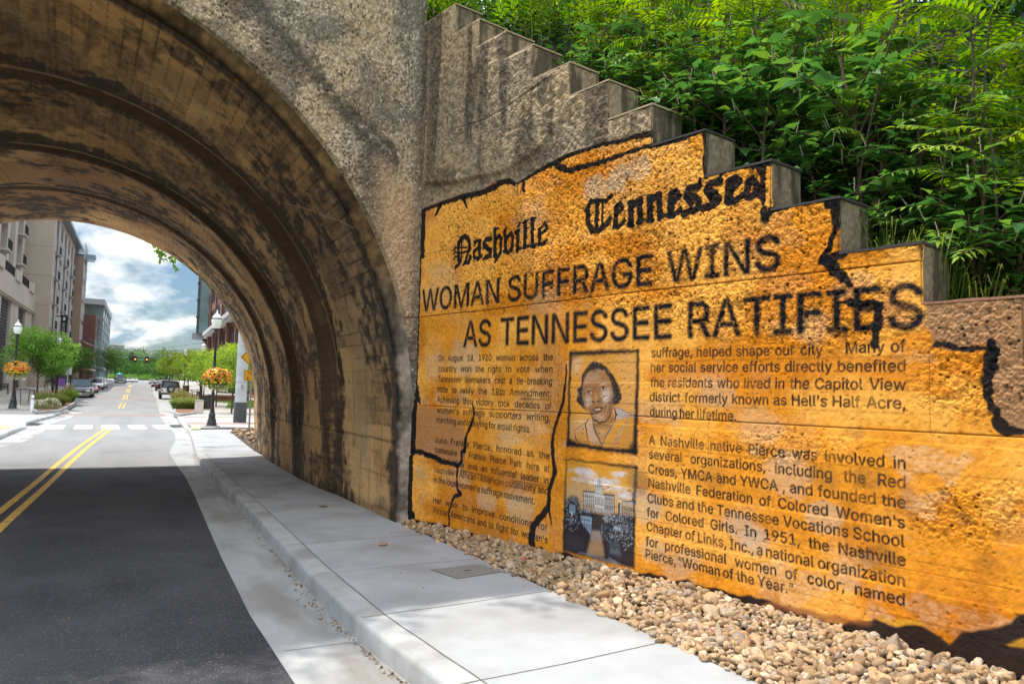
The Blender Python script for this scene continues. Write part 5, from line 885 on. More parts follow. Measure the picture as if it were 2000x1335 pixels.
def steps():
    m = MB(); c = MB(); TH = .42; V = []; Q_ = []; C_ = []; n = 0
    for k, tv in enumerate(TP):
        u0, u1 = UB[k], UB[k + 1]; lo = TP[k + 1] if k + 1 < len(TP) else -.3
        m.add([wpt(u0 if k else -.03, tv - .006, .006), wpt(u1 - .01, tv - .006, .006), wpt(u1 - .01, tv - .006, TH), wpt(u0 if k else -.03, tv - .006, TH)], [(0, 1, 2, 3)])
        m.add([wpt(u0, tv, TH), wpt(u1, tv, TH), wpt(u1, -.3, TH + .05), wpt(u0, -.3, TH + .05)], [(0, 1, 2, 3)])
        # rough cast end face of the step, dark run-off from its top
        T, Z = np.meshgrid(np.linspace(.0, TH + .01, 34), np.linspace(lo - .02, tv - .003, 34)); a1 = fbm(T * 30 + k * 9, Z * 30, 401); a2 = fbm(T * 7 + k * 5, Z * 4, 402); a3 = fbm(T * 9 + k * 3, Z * 1.1, 403)
        e = np.minimum(np.minimum(T, TH - T), tv - Z); d = .012 * (a1 - .5) + .02 * (a2 - .5) - .012 * sstep(.03, 0, e); fr = sstep(0, .03, T)
        P = WP + WD * (u1 - .004 + d * fr)[..., None] - WN * T[..., None]; P[..., 2] += Z
        tint = np.array([.30, .225, .15]) if k < 6 else np.array([.25, .19, .13]); cc = tint * (.5 + 1.0 * a1)[..., None]; dk = np.clip(sstep(.45, .62, a3 + .25 * (a2 - .5)) * .8 + .35 * sstep(.1, .0, Z - lo), 0, .9); cc = cc + (np.array([.045, .038, .03]) - cc) * dk[..., None]; cc = cc + (np.array([.40, .31, .2]) - cc) * (.55 * sstep(.03, .012, tv - Z))[..., None]; cc = cc + (np.array([.05, .065, .02]) - cc) * (.5 * sstep(.54, .66, a2) * sstep(.1, .4, T))[..., None]
        V.append(P.reshape(-1, 3)); Q_.append(grid_quads(34, 34) + n); C_.append(cc.reshape(-1, 3)); n += 34 * 34
        # thin mortar lip on the tread
        us = np.linspace(u0 - (.02 if k == 0 else .0), u1 + .008, 14); ts = [-.008, .02, .2, TH]; jag = .006 * (vnoise(us * 17, us * 0 + k, 405) - .5); th_ = .012 + .008 * (vnoise(us * 9, us * 0 + k, 406) - .5)
        lo_ = [wpt(u, tv - .012, t + (j if t < 0 else 0)) for u, j in zip(us, jag) for t in ts]; hi_ = [wpt(u, tv - .006 + h, t + (j if t < 0 else 0)) for u, j, h in zip(us, jag, th_) for t in ts]; L4 = len(ts); nn = len(us); b_ = nn * L4; fs = []
        for i in range(nn - 1):
            for j in range(L4 - 1): q = i * L4 + j; fs += [(b_ + q, b_ + q + L4, b_ + q + L4 + 1, b_ + q + 1)]
            fs += [(i * L4, (i + 1) * L4, b_ + (i + 1) * L4, b_ + i * L4)]
        for j in range(L4 - 1): q = (nn - 1) * L4 + j; fs += [(q, q + 1, b_ + q + 1, b_ + q)]
        c.cur = (.055, .05, .048) if 7 <= k <= 10 else (.30, .15, .085) if k == 11 else (.40, .30, .19); c.add(lo_ + hi_, fs)
    m.build('step_tread', M['stepconc'], wing); np_mesh('step_side', np.concatenate(V), np.concatenate(Q_), None, M['stepside'], wing, np.concatenate(C_)); c.build('coping', M['coping'], wing, colored=True)
steps()
# =================================================================== ground, road, pavements
def ribbon(name, rows, mat, kind='structure', lab=None, ncol=2, smooth=True, parent=None):
    """rows: list of (xl, xr, y, zl, zr)"""
    V = []; 
    for xl, xr, y, zl, zr in rows:
        for k in range(ncol):
            t = k / (ncol - 1); V.append((xl + (xr - xl) * t, y, zl + (zr - zl) * t))
    o = np_mesh(name, V, grid_quads(len(rows), ncol), None, mat, parent, smooth=smooth)
    if kind: o['kind'] = kind
    return o
def asphalt_mat():
    m, nt, b = newmat('asphalt'); L = nt.links.new; setin(b, Roughness=.88); setin(b, **{'Specular_IOR_Level': .25})
    tc = N_(nt, 'ShaderNodeTexCoord'); v = tc.outputs['Object']
    def noise(s, d=5, st=None, r=.6):
        n = N_(nt, 'ShaderNodeTexNoise'); n.inputs['Scale'].default_value = s; n.inputs['Detail'].default_value = d; n.inputs['Roughness'].default_value = r
        if st: mp = N_(nt, 'ShaderNodeMapping'); mp.inputs['Scale'].default_value = st; L(v, mp.inputs[0]); L(mp.outputs[0], n.inputs['Vector'])
        else: L(v, n.inputs['Vector'])
        return n.outputs['Fac']
    def rng(f, a, b_, c, d):
        r = N_(nt, 'ShaderNodeMapRange'); L(f, r.inputs[0]); r.inputs[1].default_value = a; r.inputs[2].default_value = b_; r.inputs[3].default_value = c; r.inputs[4].default_value = d; return r.outputs[0]
    def mixc(f, a, b_):
        mx = N_(nt, 'ShaderNodeMix', data_type='RGBA'); L(f, mx.inputs[0])
        for s_, q in ((6, a), (7, b_)):
            if isinstance(q, tuple): mx.inputs[s_].default_value = (*q, 1)
            else: L(q, mx.inputs[s_])
        return mx.outputs[2]
    # dark surface through the underpass, paler surface beyond it
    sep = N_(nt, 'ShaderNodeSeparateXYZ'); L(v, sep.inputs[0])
    darkc = mixc(rng(noise(1.1, 4), .35, .65, 0, 1), (.040, .040, .044), (.064, .063, .067))
    darkc = mixc(rng(noise(.5, 3, (1, .35, 1)), .5, .7, 0, .6), darkc, (.026, .026, .029))
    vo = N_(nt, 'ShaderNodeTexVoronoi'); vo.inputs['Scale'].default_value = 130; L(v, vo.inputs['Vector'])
    spk = rng(vo.outputs['Color'], .80, .97, 0, .65); darkc = mixc(spk, darkc, (.34, .33, .32)); scuff = rng(noise(1.6, 6, (.35, 2.2, 1), .7), .66, .8, 0, .45); darkc = mixc(scuff, darkc, (.17, .17, .17)); trk = rng(noise(.9, 2, (1.1, .04, 1)), .52, .7, 0, .5); darkc = mixc(trk, darkc, (.078, .076, .079))
    palec = mixc(rng(noise(.8, 5, (1, .2, 1)), .35, .65, 0, 1), (.205, .202, .198), (.26, .255, .25)); palec = mixc(rng(noise(22, 3), .4, .7, 0, .25), palec, (.15, .15, .15))
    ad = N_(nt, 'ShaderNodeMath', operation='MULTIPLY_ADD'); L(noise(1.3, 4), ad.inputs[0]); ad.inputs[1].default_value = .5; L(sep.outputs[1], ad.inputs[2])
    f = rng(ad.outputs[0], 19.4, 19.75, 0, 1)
    c = mixc(f, darkc, palec)
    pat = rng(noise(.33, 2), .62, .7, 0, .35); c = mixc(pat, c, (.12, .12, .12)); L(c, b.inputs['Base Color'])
    bp = N_(nt, 'ShaderNodeBump'); bp.inputs['Strength'].default_value = .5; bp.inputs['Distance'].default_value = .008; L(noise(170, 3), bp.inputs['Height']); L(bp.outputs[0], b.inputs['Normal'])
    return m
M['asphalt'] = asphalt_mat()
M['walk'] = pm('pavement_concrete', (.32, .328, .335), (.385, .39, .395), 2.2, rough=.9, bump=.18, bscale=240, c3=(.27, .265, .255), s3=.9, spec=.3)
M['gutterc'] = pm('gutter_concrete', (.30, .30, .295), (.37, .37, .362), 3.5, rough=.9, bump=.2, bscale=200, c3=(.22, .205, .185), s3=1.3, stretch=(1.6, .5, 1))
M['paver'] = pm('plaza_paving', (.36, .33, .29), (.42, .385, .345), 1.2, rough=.9, c3=(.31, .275, .245), s3=.5)
M['brickpave'] = pm('brick_paving', (.24, .16, .135), (.30, .215, .18), 6, rough=.9)
M['joint'] = pm('joint_dirt', (.10, .09, .08), (.16, .15, .13), 12, rough=1)
ys = np.unique(np.concatenate([np.arange(-6, 24, .3), np.arange(24, 60, .6), np.arange(60, 205, 3.0), [19.3, 23.5]]))
def lerp(tab, y): t = np.array(tab); return np.interp(y, t[:, 0], t[:, 1])
KTOP = [(-6, 2.5), (0, 2.12), (2, 2.0), (4.2, 1.93), (5.6, 1.865), (7.4, 1.90), (10.7, 2.06), (15, 2.23), (18.7, 2.38), (21, 2.52), (23.5, 2.76), (26, 3.0), (29.8, 3.35), (32.3, 3.55), (36, 3.75), (40, 3.95), (46, 4.45), (50, 5.6), (54, 6.3), (60, 6.7), (205, 15.1)]   # street edge of the right kerb
PAN = [(-6, 1.55), (0, 1.4), (4.9, 1.29), (6.6, 1.31), (9, 1.43), (14.2, 1.75), (17, 1.9), (19.2, 1.96), (21.5, 2.05), (23, 2.12), (25.6, 2.42), (28, 2.75), (31, 3.0), (37, 3.3), (45, 3.62), (60, 4.6), (205, 13.2)]
WALKR = [(-6, 3.62), (9.3, 3.62), (9.6, 3.63), (21.4, 4.05), (21.5, 4.1), (24, 4.35), (30, 4.75), (32, 5.3), (33, 9), (205, 20)]
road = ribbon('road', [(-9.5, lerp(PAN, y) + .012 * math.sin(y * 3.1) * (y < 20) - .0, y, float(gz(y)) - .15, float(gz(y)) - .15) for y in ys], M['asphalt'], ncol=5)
ribbon('gutter', [(lerp(PAN, y) - .05, lerp(KTOP, y) - .0, y, float(gz(y)) - .154 if False else float(gz(y)) - .146, float(gz(y)) - .15) for y in ys if y < 205], M['gutterc'])
def kerb():
    V = []; prof = [(-.014, -.16), (-.003, -.034), (0, -.026), (.008, -.010), (.020, -.002), (.030, 0.0), (.2, .004)]
    yk = [y for y in ys]
    for y in yk:
        x0 = lerp(KTOP, y); g = float(gz(y)); dip = 1 - .75 * math.exp(-((y - 34.5) / 2.2) ** 2)
        for dx, dz in prof: V.append((x0 + dx, y, g + (dz if dz > -.1 else -.16) * (1 if dz > -.1 else 1) - (1 - dip) * .11 * (dz > -.1)))
    o = np_mesh('kerb', V, grid_quads(len(yk), len(prof)), None, M['kerbc'], None); o['kind'] = 'structure'
kerb()
ribbon('pavement', [(lerp(KTOP, y) + .2, lerp(WALKR, y), y, float(gz(y)) + .004 - .085 * math.exp(-((y - 34.5) / 2.2) ** 2), float(gz(y)) + .004) for y in ys if y <= 205], M['walk'], ncol=4)
# joints: dirt-filled grooves lie 2 mm proud as thin dark strips
def joints():
    m = MB()
    def strip(pts, w, z=.0062):
        for a, b in zip(pts[:-1], pts[1:]):
            a = Vector(a); b = Vector(b); d = (b - a).normalized(); s = Vector((-d.y, d.x, 0)) * w / 2; m.quad(a - s, a + s, b + s, b - s)
    yy = np.arange(-1, 21, .35); strip([(lerp(KTOP, y) + .205 + .004 * math.sin(y * 9), y, .0065) for y in yy], .012)
    for y in (1.2, 2.7, 4.18, 5.69, 7.15, 8.59, 9.92, 11.3, 12.66, 14.1, 15.5, 17, 18.5): strip([(lerp(KTOP, y) + .03, y - .03, .006), (lerp(KTOP, y) + .8, y, .0062), (lerp(WALKR, y) - .02, y + (.08 if y < 6 else 0), .0062)], .006 if y not in (5.69, 8.59, 4.18) else .010)
    for y in (1.5, 5.6, 9.9, 14.2): strip([(lerp(PAN, y) + .02, y, -.1435), (lerp(KTOP, y) - .03, y, -.1455)], .007)
    o = m.build('pavement_joint', M['joint']); o['kind'] = 'structure'
joints()
# painted markings
def mark(name, pts, w, mat, z=.006, off=-.15):
    m = MB()
    for a, b in zip(pts[:-1], pts[1:]):
        d = Vector((b[0] - a[0], b[1] - a[1], 0)).normalized(); s = Vector((-d.y, d.x, 0)) * w / 2
        A = Vector((a[0], a[1], float(gz(a[1])) + off + z)); B = Vector((b[0], b[1], float(gz(b[1])) + off + z)); m.quad(A - s, A + s, B + s, B - s)
    o = m.build(name, mat); o['kind'] = 'structure'; return o
CL = [(-1.75, 2), (-1.45, 5.5), (-1.2, 8.5), (-.93, 12.4), (-.65, 16.2), (-.41, 19.8), (0.0, 25.5), (.46, 31), (.84, 35.6)]
def catm(P, n=6):
    P = [np.array(p) for p in P]; out = []
    for i in range(len(P) - 1):
        a, b, c, d = P[max(i - 1, 0)], P[i], P[i + 1], P[min(i + 2, len(P) - 1)]
        for k in range(n): t = k / n; out.append(.5 * (2 * b + (c - a) * t + (2 * a - 5 * b + 4 * c - d) * t * t + (3 * b - 3 * c + d - a) * t ** 3))
    return out + [P[-1]]
cl = catm(CL)
mark('centre_line', [(p[0] - .105, p[1]) for p in cl], .11, M['yellow']); mark('centre_line', [(p[0] + .125, p[1]) for p in cl], .11, M['yellow'])
for px0, py0, px1, py1 in ((236, 797, 241, 787), (243, 780, 247, 770), (249, 766, 252, 759), (253.5, 755.5, 255.5, 751)):
    a, b = G(px0, py0, -.15), G(px1, py1, -.15)
    for s in (-.13, .13): mark('centre_dash', [(a.x + s, a.y), (b.x + s, b.y)], .12, M['yellow'])
for px in (106, 162, 215, 268, 318):
    p = G(px, 834.5, -.15); m = MB(); x, y = p.x, 37.0; w = .33
    m.quad((x - w, y - 1.5, -.1437), (x + w, y - 1.5, -.1437), (x + w + .04, y + 1.5, -.1437), (x - w + .04, y + 1.5, -.1437)); o = m.build('crosswalk_bar', M['white']); o['kind'] = 'structure'
def band(y0, y1, x0, x1, name='brick_crossing', mat='brickpave', off=-.145):
    o = ribbon(name, [(x0, x1, y, float(gz(y)) + off, float(gz(y)) + off) for y in np.linspace(y0, y1, 4)], M[mat]); return o
band(49.6, 51.6, -1.5, 4.2); band(78, 80.5, -.3, 5.9); band(108, 111, 1, 7.9)
# left pavement and the plaza on the right
LK = [(-6, -4.6), (20, -4.6), (24, -3.1), (28.4, -2.3), (36, -1.98), (38.5, -2.15), (43, -1.75), (46.5, -1.4), (50, -1.25), (53, -.8), (56, -1.55), (60, -2.15), (66, -1.9), (82, -1.0), (120, 1.1), (146, 2.75), (205, 6.0)]
ribbon('left_gutter', [(lerp(LK, y), lerp(LK, y) + .75, y, float(gz(y)) - .145, float(gz(y)) - .146) for y in ys if y > 22], M['gutterc'])
V = []; yl = [y for y in ys]
for y in yl:
    x0 = lerp(LK, y); g = float(gz(y)); dz = .10 * math.exp(-((y - 36.5) / 1.6) ** 2)
    V += [(x0, y, g - .16), (x0 - .02, y, g - .02 - dz), (x0 - .05, y, g - dz), (x0 - .22, y, g + .002 - dz)]
o = np_mesh('left_kerb', V, grid_quads(len(yl), 4)[:, ::-1], None, M['kerbc']); o['kind'] = 'structure'
ribbon('left_pavement', [(-30, lerp(LK, y) - .22, y, float(gz(y)) + .002, float(gz(y)) + .003 - .10 * math.exp(-((y - 36.5) / 1.6) ** 2)) for y in ys], M['paver'], ncol=4)
for y0, y1 in ((52, 53), (61, 62.2), (74, 75.2), (90, 91.5)): band(y0, y1, -12, -2.0 + (y0 - 60) * .04 - .2, 'brick_band', 'brickpave', .006)
ribbon('plaza', [(lerp(KTOP, y) + .2, 40 + y * .1, y, float(gz(y)) + .009, float(gz(y)) + .009) for y in np.unique(np.concatenate([np.arange(33.2, 60, 1.0), np.arange(60, 205, 5.)]))], M['paver'], ncol=4)
for y0, y1 in ((36.5, 37.8), (44, 45), (57, 58.3), (72, 73.5)): band(y0, y1, lerp(KTOP, y0) + .3, 12, 'brick_band', 'brickpave', .013)
M['tactile'] = pm('tactile_yellow', (.66, .52, .16), (.72, .6, .24), 8, rough=.8)
for pts in (((372, 838), (374, 832.5), (393, 832.5), (392, 838)), ((-4, 838), (-4, 831), (18, 831), (21, 836))):
    m = MB(); q = [G(a, b, .0) for a, b in pts]; m.add([(p.x, p.y, float(gz(p.y)) + .018) for p in q], [(0, 1, 2, 3)]); o = m.build('tactile_paving', M['tactile']); o['kind'] = 'structure'
M['lawnsoil'] = pm('lawn', (.06, .13, .02), (.1, .2, .03), 9, rough=1, bump=.6, bscale=60)
gr = ribbon('ground', [(-900, 900, y, -.4 + float(gz(y)) * .98, -.4 + float(gz(y)) * .98) for y in (-300, 0, 45, 52, 59, 100, 195, 205, 1500)], M['lawnsoil'])
ribbon('far_road', [(-120, 140, y, 2.86 - .0, 2.86) for y in (188, 205)], M['asphalt'])
# a storm grate on each side
def grate(px, py, w, d, lab):
    p = G(px, py, -.14); t = thing('storm_drain', lab, 'drain', (p.x, p.y, float(gz(p.y)) - .14), -.05)
    m = MB(); 
    for a, b, c, e in ((-w / 2, w / 2, -d / 2, -d / 2 + .05), (-w / 2, w / 2, d / 2 - .05, d / 2), (-w / 2, -w / 2 + .04, -d / 2, d / 2), (w / 2 - .04, w / 2, -d / 2, d / 2)): m.b2(a, b, c, e, .0, .022)
    m.build('frame', M['steel'], t); m = MB()
    for k in range(9): x = -w / 2 + (k + .5) * w / 9; m.b2(x - .022, x + .022, -d / 2 + .05, d / 2 - .05, .004, .018)
    m.build('bar', M['blackplastic'], t); m = MB(); m.b2(-w / 2 + .04, w / 2 - .04, -d / 2 + .05, d / 2 - .05, .0005, .0015); m.build('sump', M['rubber'], t)
grate(345, 832, .62, 2.0, 'dark storm drain grate in the gutter at the right end of the crosswalk'); grate(60, 828.5, .8, 2.2, 'dark storm drain grate beside the left kerb before the planting bed')
def cover():
    q = [G(840, 1113), G(893, 1131), G(984, 1117), G(935, 1102)]; c = sum(q, Vector()) / 4; t = thing('utility_cover', 'flat grey concrete utility box lid set in the pavement beside the gravel', 'utility cover', (c.x, c.y, .004), 0)
    loc = [(p.x - c.x, p.y - c.y) for p in q]; loc = [(x * .97, y * .97) for x, y in loc]
    M['lid'] = pm('lid_concrete', (.20, .185, .165), (.255, .24, .215), 20, rough=.95, bump=.5, bscale=150); m = MB(); m.prism(loc, (0, 0, 0), (1, 0, 0), (0, 1, 0), (0, 0, .006)); m.build('lid', M['lid'], t)
    m = MB(); big = [(x * 1.035, y * 1.035) for x, y in loc]; m.prism(big, (0, 0, .0), (1, 0, 0), (0, 1, 0), (0, 0, .003)); m.build('rim', M['joint'], t)
    m = MB(); m.b2(-.03, .03, -.008, .008, .0061, .0085); m.build('lifting_slot', M['rubber'], t)
cover()
# ------------------------------------------------------------------ river rock bed, rocks one object (nobody could count them)
def rocks():
    bm = bmesh.new(); bmesh.ops.create_icosphere(bm, subdivisions=2, radius=1.0); bv = np.array([v.co[:] for v in bm.verts]); bf = np.array([[v.index for v in f.verts] for f in bm.faces]); bm.free()
    r = np.random.RandomState(5); protos = []
    for k in range(14):
        v = bv.copy()
        for j in range(10):                            # knock flats off a ball
            d = r.randn(3); d /= np.linalg.norm(d); h = r.uniform(.42, .82); s = v @ d; v = v - np.clip(s - h, 0, 9)[:, None] * d * .92
        v += .05 * np.sin(bv * r.uniform(2, 5, 3) + r.uniform(0, 6, 3)); protos.append(v)
    pal = np.array([(.50, .36, .22), (.42, .29, .165), (.56, .44, .30), (.36, .235, .13), (.46, .38, .30), (.60, .50, .38), (.30, .21, .14), (.40, .34, .28)])
    def bed(name, pts, size, zf, lab=None):
        V = []; F = []; C = []; n = 0
        for (x, y) in pts:
            s = size * r.lognormal(0, .28); a = np.array([1.0, r.uniform(.62, .95), r.uniform(.45, .75)]) * s
            q = r.randn(4); q /= np.linalg.norm(q); w, i, j, k = q; tilt = .55
            R = np.array(Matrix.Rotation(r.uniform(0, 6.28), 3, 'Z') @ Matrix.Rotation(r.normal(0, tilt), 3, 'X') @ Matrix.Rotation(r.normal(0, tilt), 3, 'Y'))
            v = protos[r.randint(14)] * a @ R.T; z = zf(x, y) + r.uniform(-.3, 1.0) * size * .9; V.append(v + np.array([x, y, z])); F.append(bf + n); n += len(v)
            c = pal[r.choice(8, p=[.24, .22, .12, .14, .1, .06, .08, .04])] * r.uniform(.55, .98) * np.array([1.02, .93, .82]); c = np.array([.42, .1, .07]) * 1.1 if r.rand() < .0025 else c; C.append(np.repeat(c[None], len(v), 0) * (1 + .12 * np.sin(v[:, :1] * 140 + r.rand() * 6)))
        o = np_mesh(name, np.concatenate(V), None, np.concatenate(F), M['rock'], None, np.concatenate(C)); o['kind'] = 'stuff'; return o
    M['rock'] = vcol_mat('river_rock', rough=.8, bump=.3, bscale=70, var=.22, spec=.4)
    pts = []
    while len(pts) < 6800:
        u = r.uniform(-.05, 8.0); t = r.uniform(0, 1.9); p = WP + WD * u - WN * -t; x, y = p[0], p[1]
        if x < lerp(WALKR, y) + .015 - .06 * (r.rand() < .2): continue
        pts.append((x, y))
    def zf(x, y): d = x - lerp(WALKR, y); wdist = -((np.array([x, y]) - WP[:2]) @ WN[:2]) * -1; return -.012 + .035 * sstep(0, .25, d) + .09 * sstep(.5, 0, ((np.array([x, y]) - WP[:2]) @ WN[:2])) * sstep(-.1, 1.2, d + .4)
    bed('gravel', pts, .037, zf)
    pts = []
    while len(pts) < 420:
        y = r.uniform(21.6, 31.5); x = r.uniform(lerp(WALKR, y), lerp(WALKR, y) + 1.6)
        pts.append((x, y))
    bed('gravel', pts, .075, lambda x, y: .02)
    m = MB(); q = [tuple(WP + WD * u + WN * 0 + np.array([0, 0, .015])) for u in (-.05, 8.1)]; m.add([(3.62, 9.35, -.03), (3.62, -3, -.03), (7, -3, .05), (q[1][0], q[1][1], .07), (q[0][0], q[0][1], .02)], [(0, 1, 2, 3, 4)]); o = m.build('gravel_soil', M['soil']); o['kind'] = 'structure'
    m = MB(); m.add([(4.0, 21.4, .012), (8, 21.4, .02), (8, 32.2, .012), (5.3, 32.2, .012), (4.75, 30, .012)], [(0, 1, 2, 3, 4)]); o = m.build('gravel_soil', M['soil']); o['kind'] = 'structure'
rocks()
# leaf litter and grit along the gutter, a few single leaves and stones on the pavement
def litter():
    r = np.random.RandomState(9); m = MB()
    for k in range(900):
        y = abs(r.normal(0, 1)) * 5 + 3.5 if r.rand() < .6 else r.uniform(3, 23); x = lerp(KTOP, y) - .03 - abs(r.normal(0, .035)) * (1 + (math.sin(y * 2.1) > .4))
        s = r.uniform(.004, .013); t = r.uniform(0, 6.28); z = -.148
        if r.rand() < .25: s *= 1.6
        a = Vector((math.cos(t), math.sin(t), r.uniform(-.2, .6))) * s; b = Vector((-math.sin(t), math.cos(t), r.uniform(-.1, .5))) * s * .6; c = Vector((x, y, z + .006)); g = r.rand(); m.cur = (g, g, g); m.quad(c - a, c - b, c + a, c + b)
    o = m.build('gutter_litter', M['dry'], colored=True); o['kind'] = 'stuff'
    m = MB()
    for k in range(70):
        y = r.uniform(2, 20); x = r.uniform(-3.5, lerp(KTOP, y) - .1); 
        if r.rand() < .45: x = r.uniform(lerp(KTOP, y) + .3, 3.5); z = .009
        else: z = -.143
        m.cur = (r.uniform(.4, .9),) * 3; m.ball((x, y, z), r.uniform(.003, .008), 6, 4)
    o = m.build('grit', M['dry'], colored=True); o['kind'] = 'stuff'
    def leafo(px, py, s, lab):
        p = G(px, py); m = MB(); g = .45; m.cur = (g, g, g); pts = [(0, -1, 0), (.45, -.3, .25), (.35, .4, .18), (0, 1, .1), (-.35, .45, .3), (-.5, -.25, .12)]
        m.add([(a * s, b * s, c * s + .008) for a, b, c in pts] + [(0, 0, .008)], [(0, 1, 6), (1, 2, 6), (2, 3, 6), (3, 4, 6), (4, 5, 6), (5, 0, 6)]); o = m.build('fallen_leaf', M['dry'], colored=True); o.location = (p.x, p.y, .004); o.rotation_euler = (0, 0, 1.2); tag(o, lab, 'leaf')
    leafo(631, 991, .075, 'curled brown fallen leaf on the pavement under the arch'); leafo(562, 989, .03, 'tiny brown fallen leaf on the pavement nearer the kerb'); leafo(660, 1262 - 40, .02, 'tiny dark leaf scrap on the pavement slab')
    p = G(748, 1066); m = MB(); m.ball((0, 0, .018), .042, 10, 7, (1.2, .85, .55)); m.cur = (.3, .3, .3); o = m.build('loose_stone', pm('loose_stone', (.28, .16, .09), (.36, .22, .13), 30, rough=.9), None, True); o.location = (p.x, p.y, .004); tag(o, 'single brown stone lying on the grey pavement slab', 'stone')
litter()
# =================================================================== street beyond the bridge
from mathutils.geometry import tessellate_polygon
def text_into(m, txt, o, ax, ay, h, t=.004, center=True, spacing=1.0):
    o = Vector(o); ax = Vector(ax).normalized(); ay = Vector(ay).normalized(); n = ax.cross(ay); x = 0; G_ = []
    for ch in txt:
        adv, loops = _GL[ch]; G_.append((x, loops)); x += adv * spacing
    k = h / .516; x0 = -x * k / 2 if center else 0
    for gx, loops in G_:
        polys = [[Vector(((p[0] + gx) * k + x0, p[1] * k, 0)) for p in l] for l in loops]
        flat = [p for l in polys for p in l]; tr = tessellate_polygon(polys)
        m.add([o + ax * p.x + ay * p.y + n * t for p in flat], [tuple(f) for f in tr])
def fill_leaves(V, F, C, p, d, nrm, L, Wd, c, fold=.18):
    """a pointed leaf from p along d"""
    s = np.cross(d, nrm); s /= (np.linalg.norm(s) + 1e-9); nn = np.cross(s, d); n = len(V)
    V += [p, p + d * L * .38 + s * Wd * .5 + nn * fold * Wd, p + d * L * .4, p + d * L * .38 - s * Wd * .5 + nn * fold * Wd, p + d * L - nn * .12 * L]
    F += [(n, n + 2, n + 1), (n, n + 3, n + 2), (n + 1, n + 2, n + 4), (n + 2, n + 3, n + 4)]; C += [c] * 5
def leaf_obj(name, V, F, C, mat, parent):
    c = np.repeat(np.array(C, np.float32)[:, None], 3, 1); return np_mesh(name, np.array(V), None, np.array(F), mat, parent, c, smooth=False)
def crown(blobs, n, L, seed, droop=.2):
    r = np.random.RandomState(seed); V = []; F = []; C = []
    w = np.array([b[3] ** 2 * b[4] for b in blobs]); w = w / w.sum()
    for k in range(n):
        b = blobs[r.choice(len(blobs), p=w)]; q = r.randn(3); q /= np.linalg.norm(q); rad = r.uniform(.35, 1.0) ** .5
        wob = 1 + .28 * math.sin(q[0] * 5 + b[0] * 3) * math.sin(q[2] * 6 + b[1] * 2) + .12 * math.sin(q[1] * 13)
        p = np.array([b[0] + q[0] * b[3] * rad * wob, b[1] + q[1] * b[3] * rad * wob, b[2] + q[2] * b[4] * rad * wob])
        d = q * .6 + r.randn(3) * .6; d[2] -= droop; d /= np.linalg.norm(d); nr = np.array([0, 0, 1.0]) + r.randn(3) * .5
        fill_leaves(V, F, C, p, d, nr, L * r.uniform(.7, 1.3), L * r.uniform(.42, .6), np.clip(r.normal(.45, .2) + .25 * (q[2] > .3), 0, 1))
    return V, F, C
def tree_proto(name, h, spread, trunk, seed, mat, n, L, lab, cat='tree', group=None, base=.35, nb=9, flat=.8):
    r = np.random.RandomState(seed); t = thing(name, lab, cat, (0, 0, 0), 0, group); m = MB(); zb = h * base
    m.tube([(0, 0, -.1), (.02, .01, zb * .5), (-.02, .03, zb), (.03, 0, h * .72)], [trunk, trunk * .8, trunk * .65, trunk * .2], 8); blobs = []
    for k in range(nb):
        a = 2.4 * k + r.uniform(-.4, .4); f = r.uniform(.25, .75); z = zb + (h - zb) * (.12 + .75 * k / nb); rr_ = spread * (.62 - .35 * abs(k / nb - .35)) * (.6 + f)
        p = (math.cos(a) * rr_, math.sin(a) * rr_, z); m.tube([(0, 0, zb * (.75 + .5 * k / nb)), (p[0] * .45, p[1] * .45, z - .25 * (h - zb) * .4), p], [trunk * .38, trunk * .25, trunk * .07], 5)
        R_ = spread * r.uniform(.34, .5); blobs.append((p[0], p[1], z + R_ * .15, R_, R_ * flat))
    blobs.append((0, 0, h * .83, spread * .38, spread * .4)); m.build('trunk', M['bark'], t, True)
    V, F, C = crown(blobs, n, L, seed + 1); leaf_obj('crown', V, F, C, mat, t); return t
# ------------------------------------------------------------------ street lamps and flower baskets
def lamp_proto():
    t = thing('street_lamp', 'black post street lamp with white acorn globe nearest the arch on the right pavement', 'street lamp', (0, 0, 0), 0, 'acorn street lamps along the pavements')
    m = MB(); m.b2(-.3, .3, -.3, .3, -.05, .06); m.build('footing', M['kerbc'], t, bevel=.01)
    m = MB(); m.lathe([(.21, .06), (.21, .12), (.185, .16), (.17, .3), (.14, .36), (.135, .46), (.15, .5), (.11, .58), (.085, .75), (.07, .9)], n=16); m.build('base', M['black_metal'], t, True)
    m = MB(); m.lathe([(.066, .9), (.06, 2.4), (.05, 3.92), (.06, 3.95), (.06, 4.0)], n=12); m.build('pole', M['black_metal'], t, True)
    m = MB(); m.lathe([(.06, 3.95), (.10, 4.02), (.085, 4.10), (.13, 4.16), (.13, 4.2)], n=14); m.build('collar', M['black_metal'], t, True)
    m = MB(); m.lathe([(.125, 4.2), (.19, 4.34), (.225, 4.52), (.215, 4.62), (.17, 4.70)], n=18); m.build('globe', M['globe'], t, True)
    m = MB(); m.lathe([(.225, 4.60), (.228, 4.635), (.2, 4.655)], n=18); m.build('ring', M['black_metal'], t, True)
    m = MB(); m.lathe([(.18, 4.69), (.13, 4.78), (.05, 4.84), (.03, 4.9), (.035, 4.94), (.008, 5.02)], n=14); c = m.build('cap', M['globe'], t, True)
    return t
lampp = lamp_proto()
LAMPS = [((413, 833), None, None), ((394.5, 0), 60.0, 'street lamp with acorn globe half hidden behind the flower basket lamp on the right'), ((360, 0), 80.0, 'small acorn street lamp rising above the lime green trees on the right'), ((331, 0), 112.0, 'farthest small acorn street lamp above the right hand trees'),
         ((24, 799), None, 'black post street lamp with acorn globe on the left pavement beside the planting bed'), ((112, 0), 58.0, 'acorn street lamp half hidden by the round left street tree')]
lamps = []
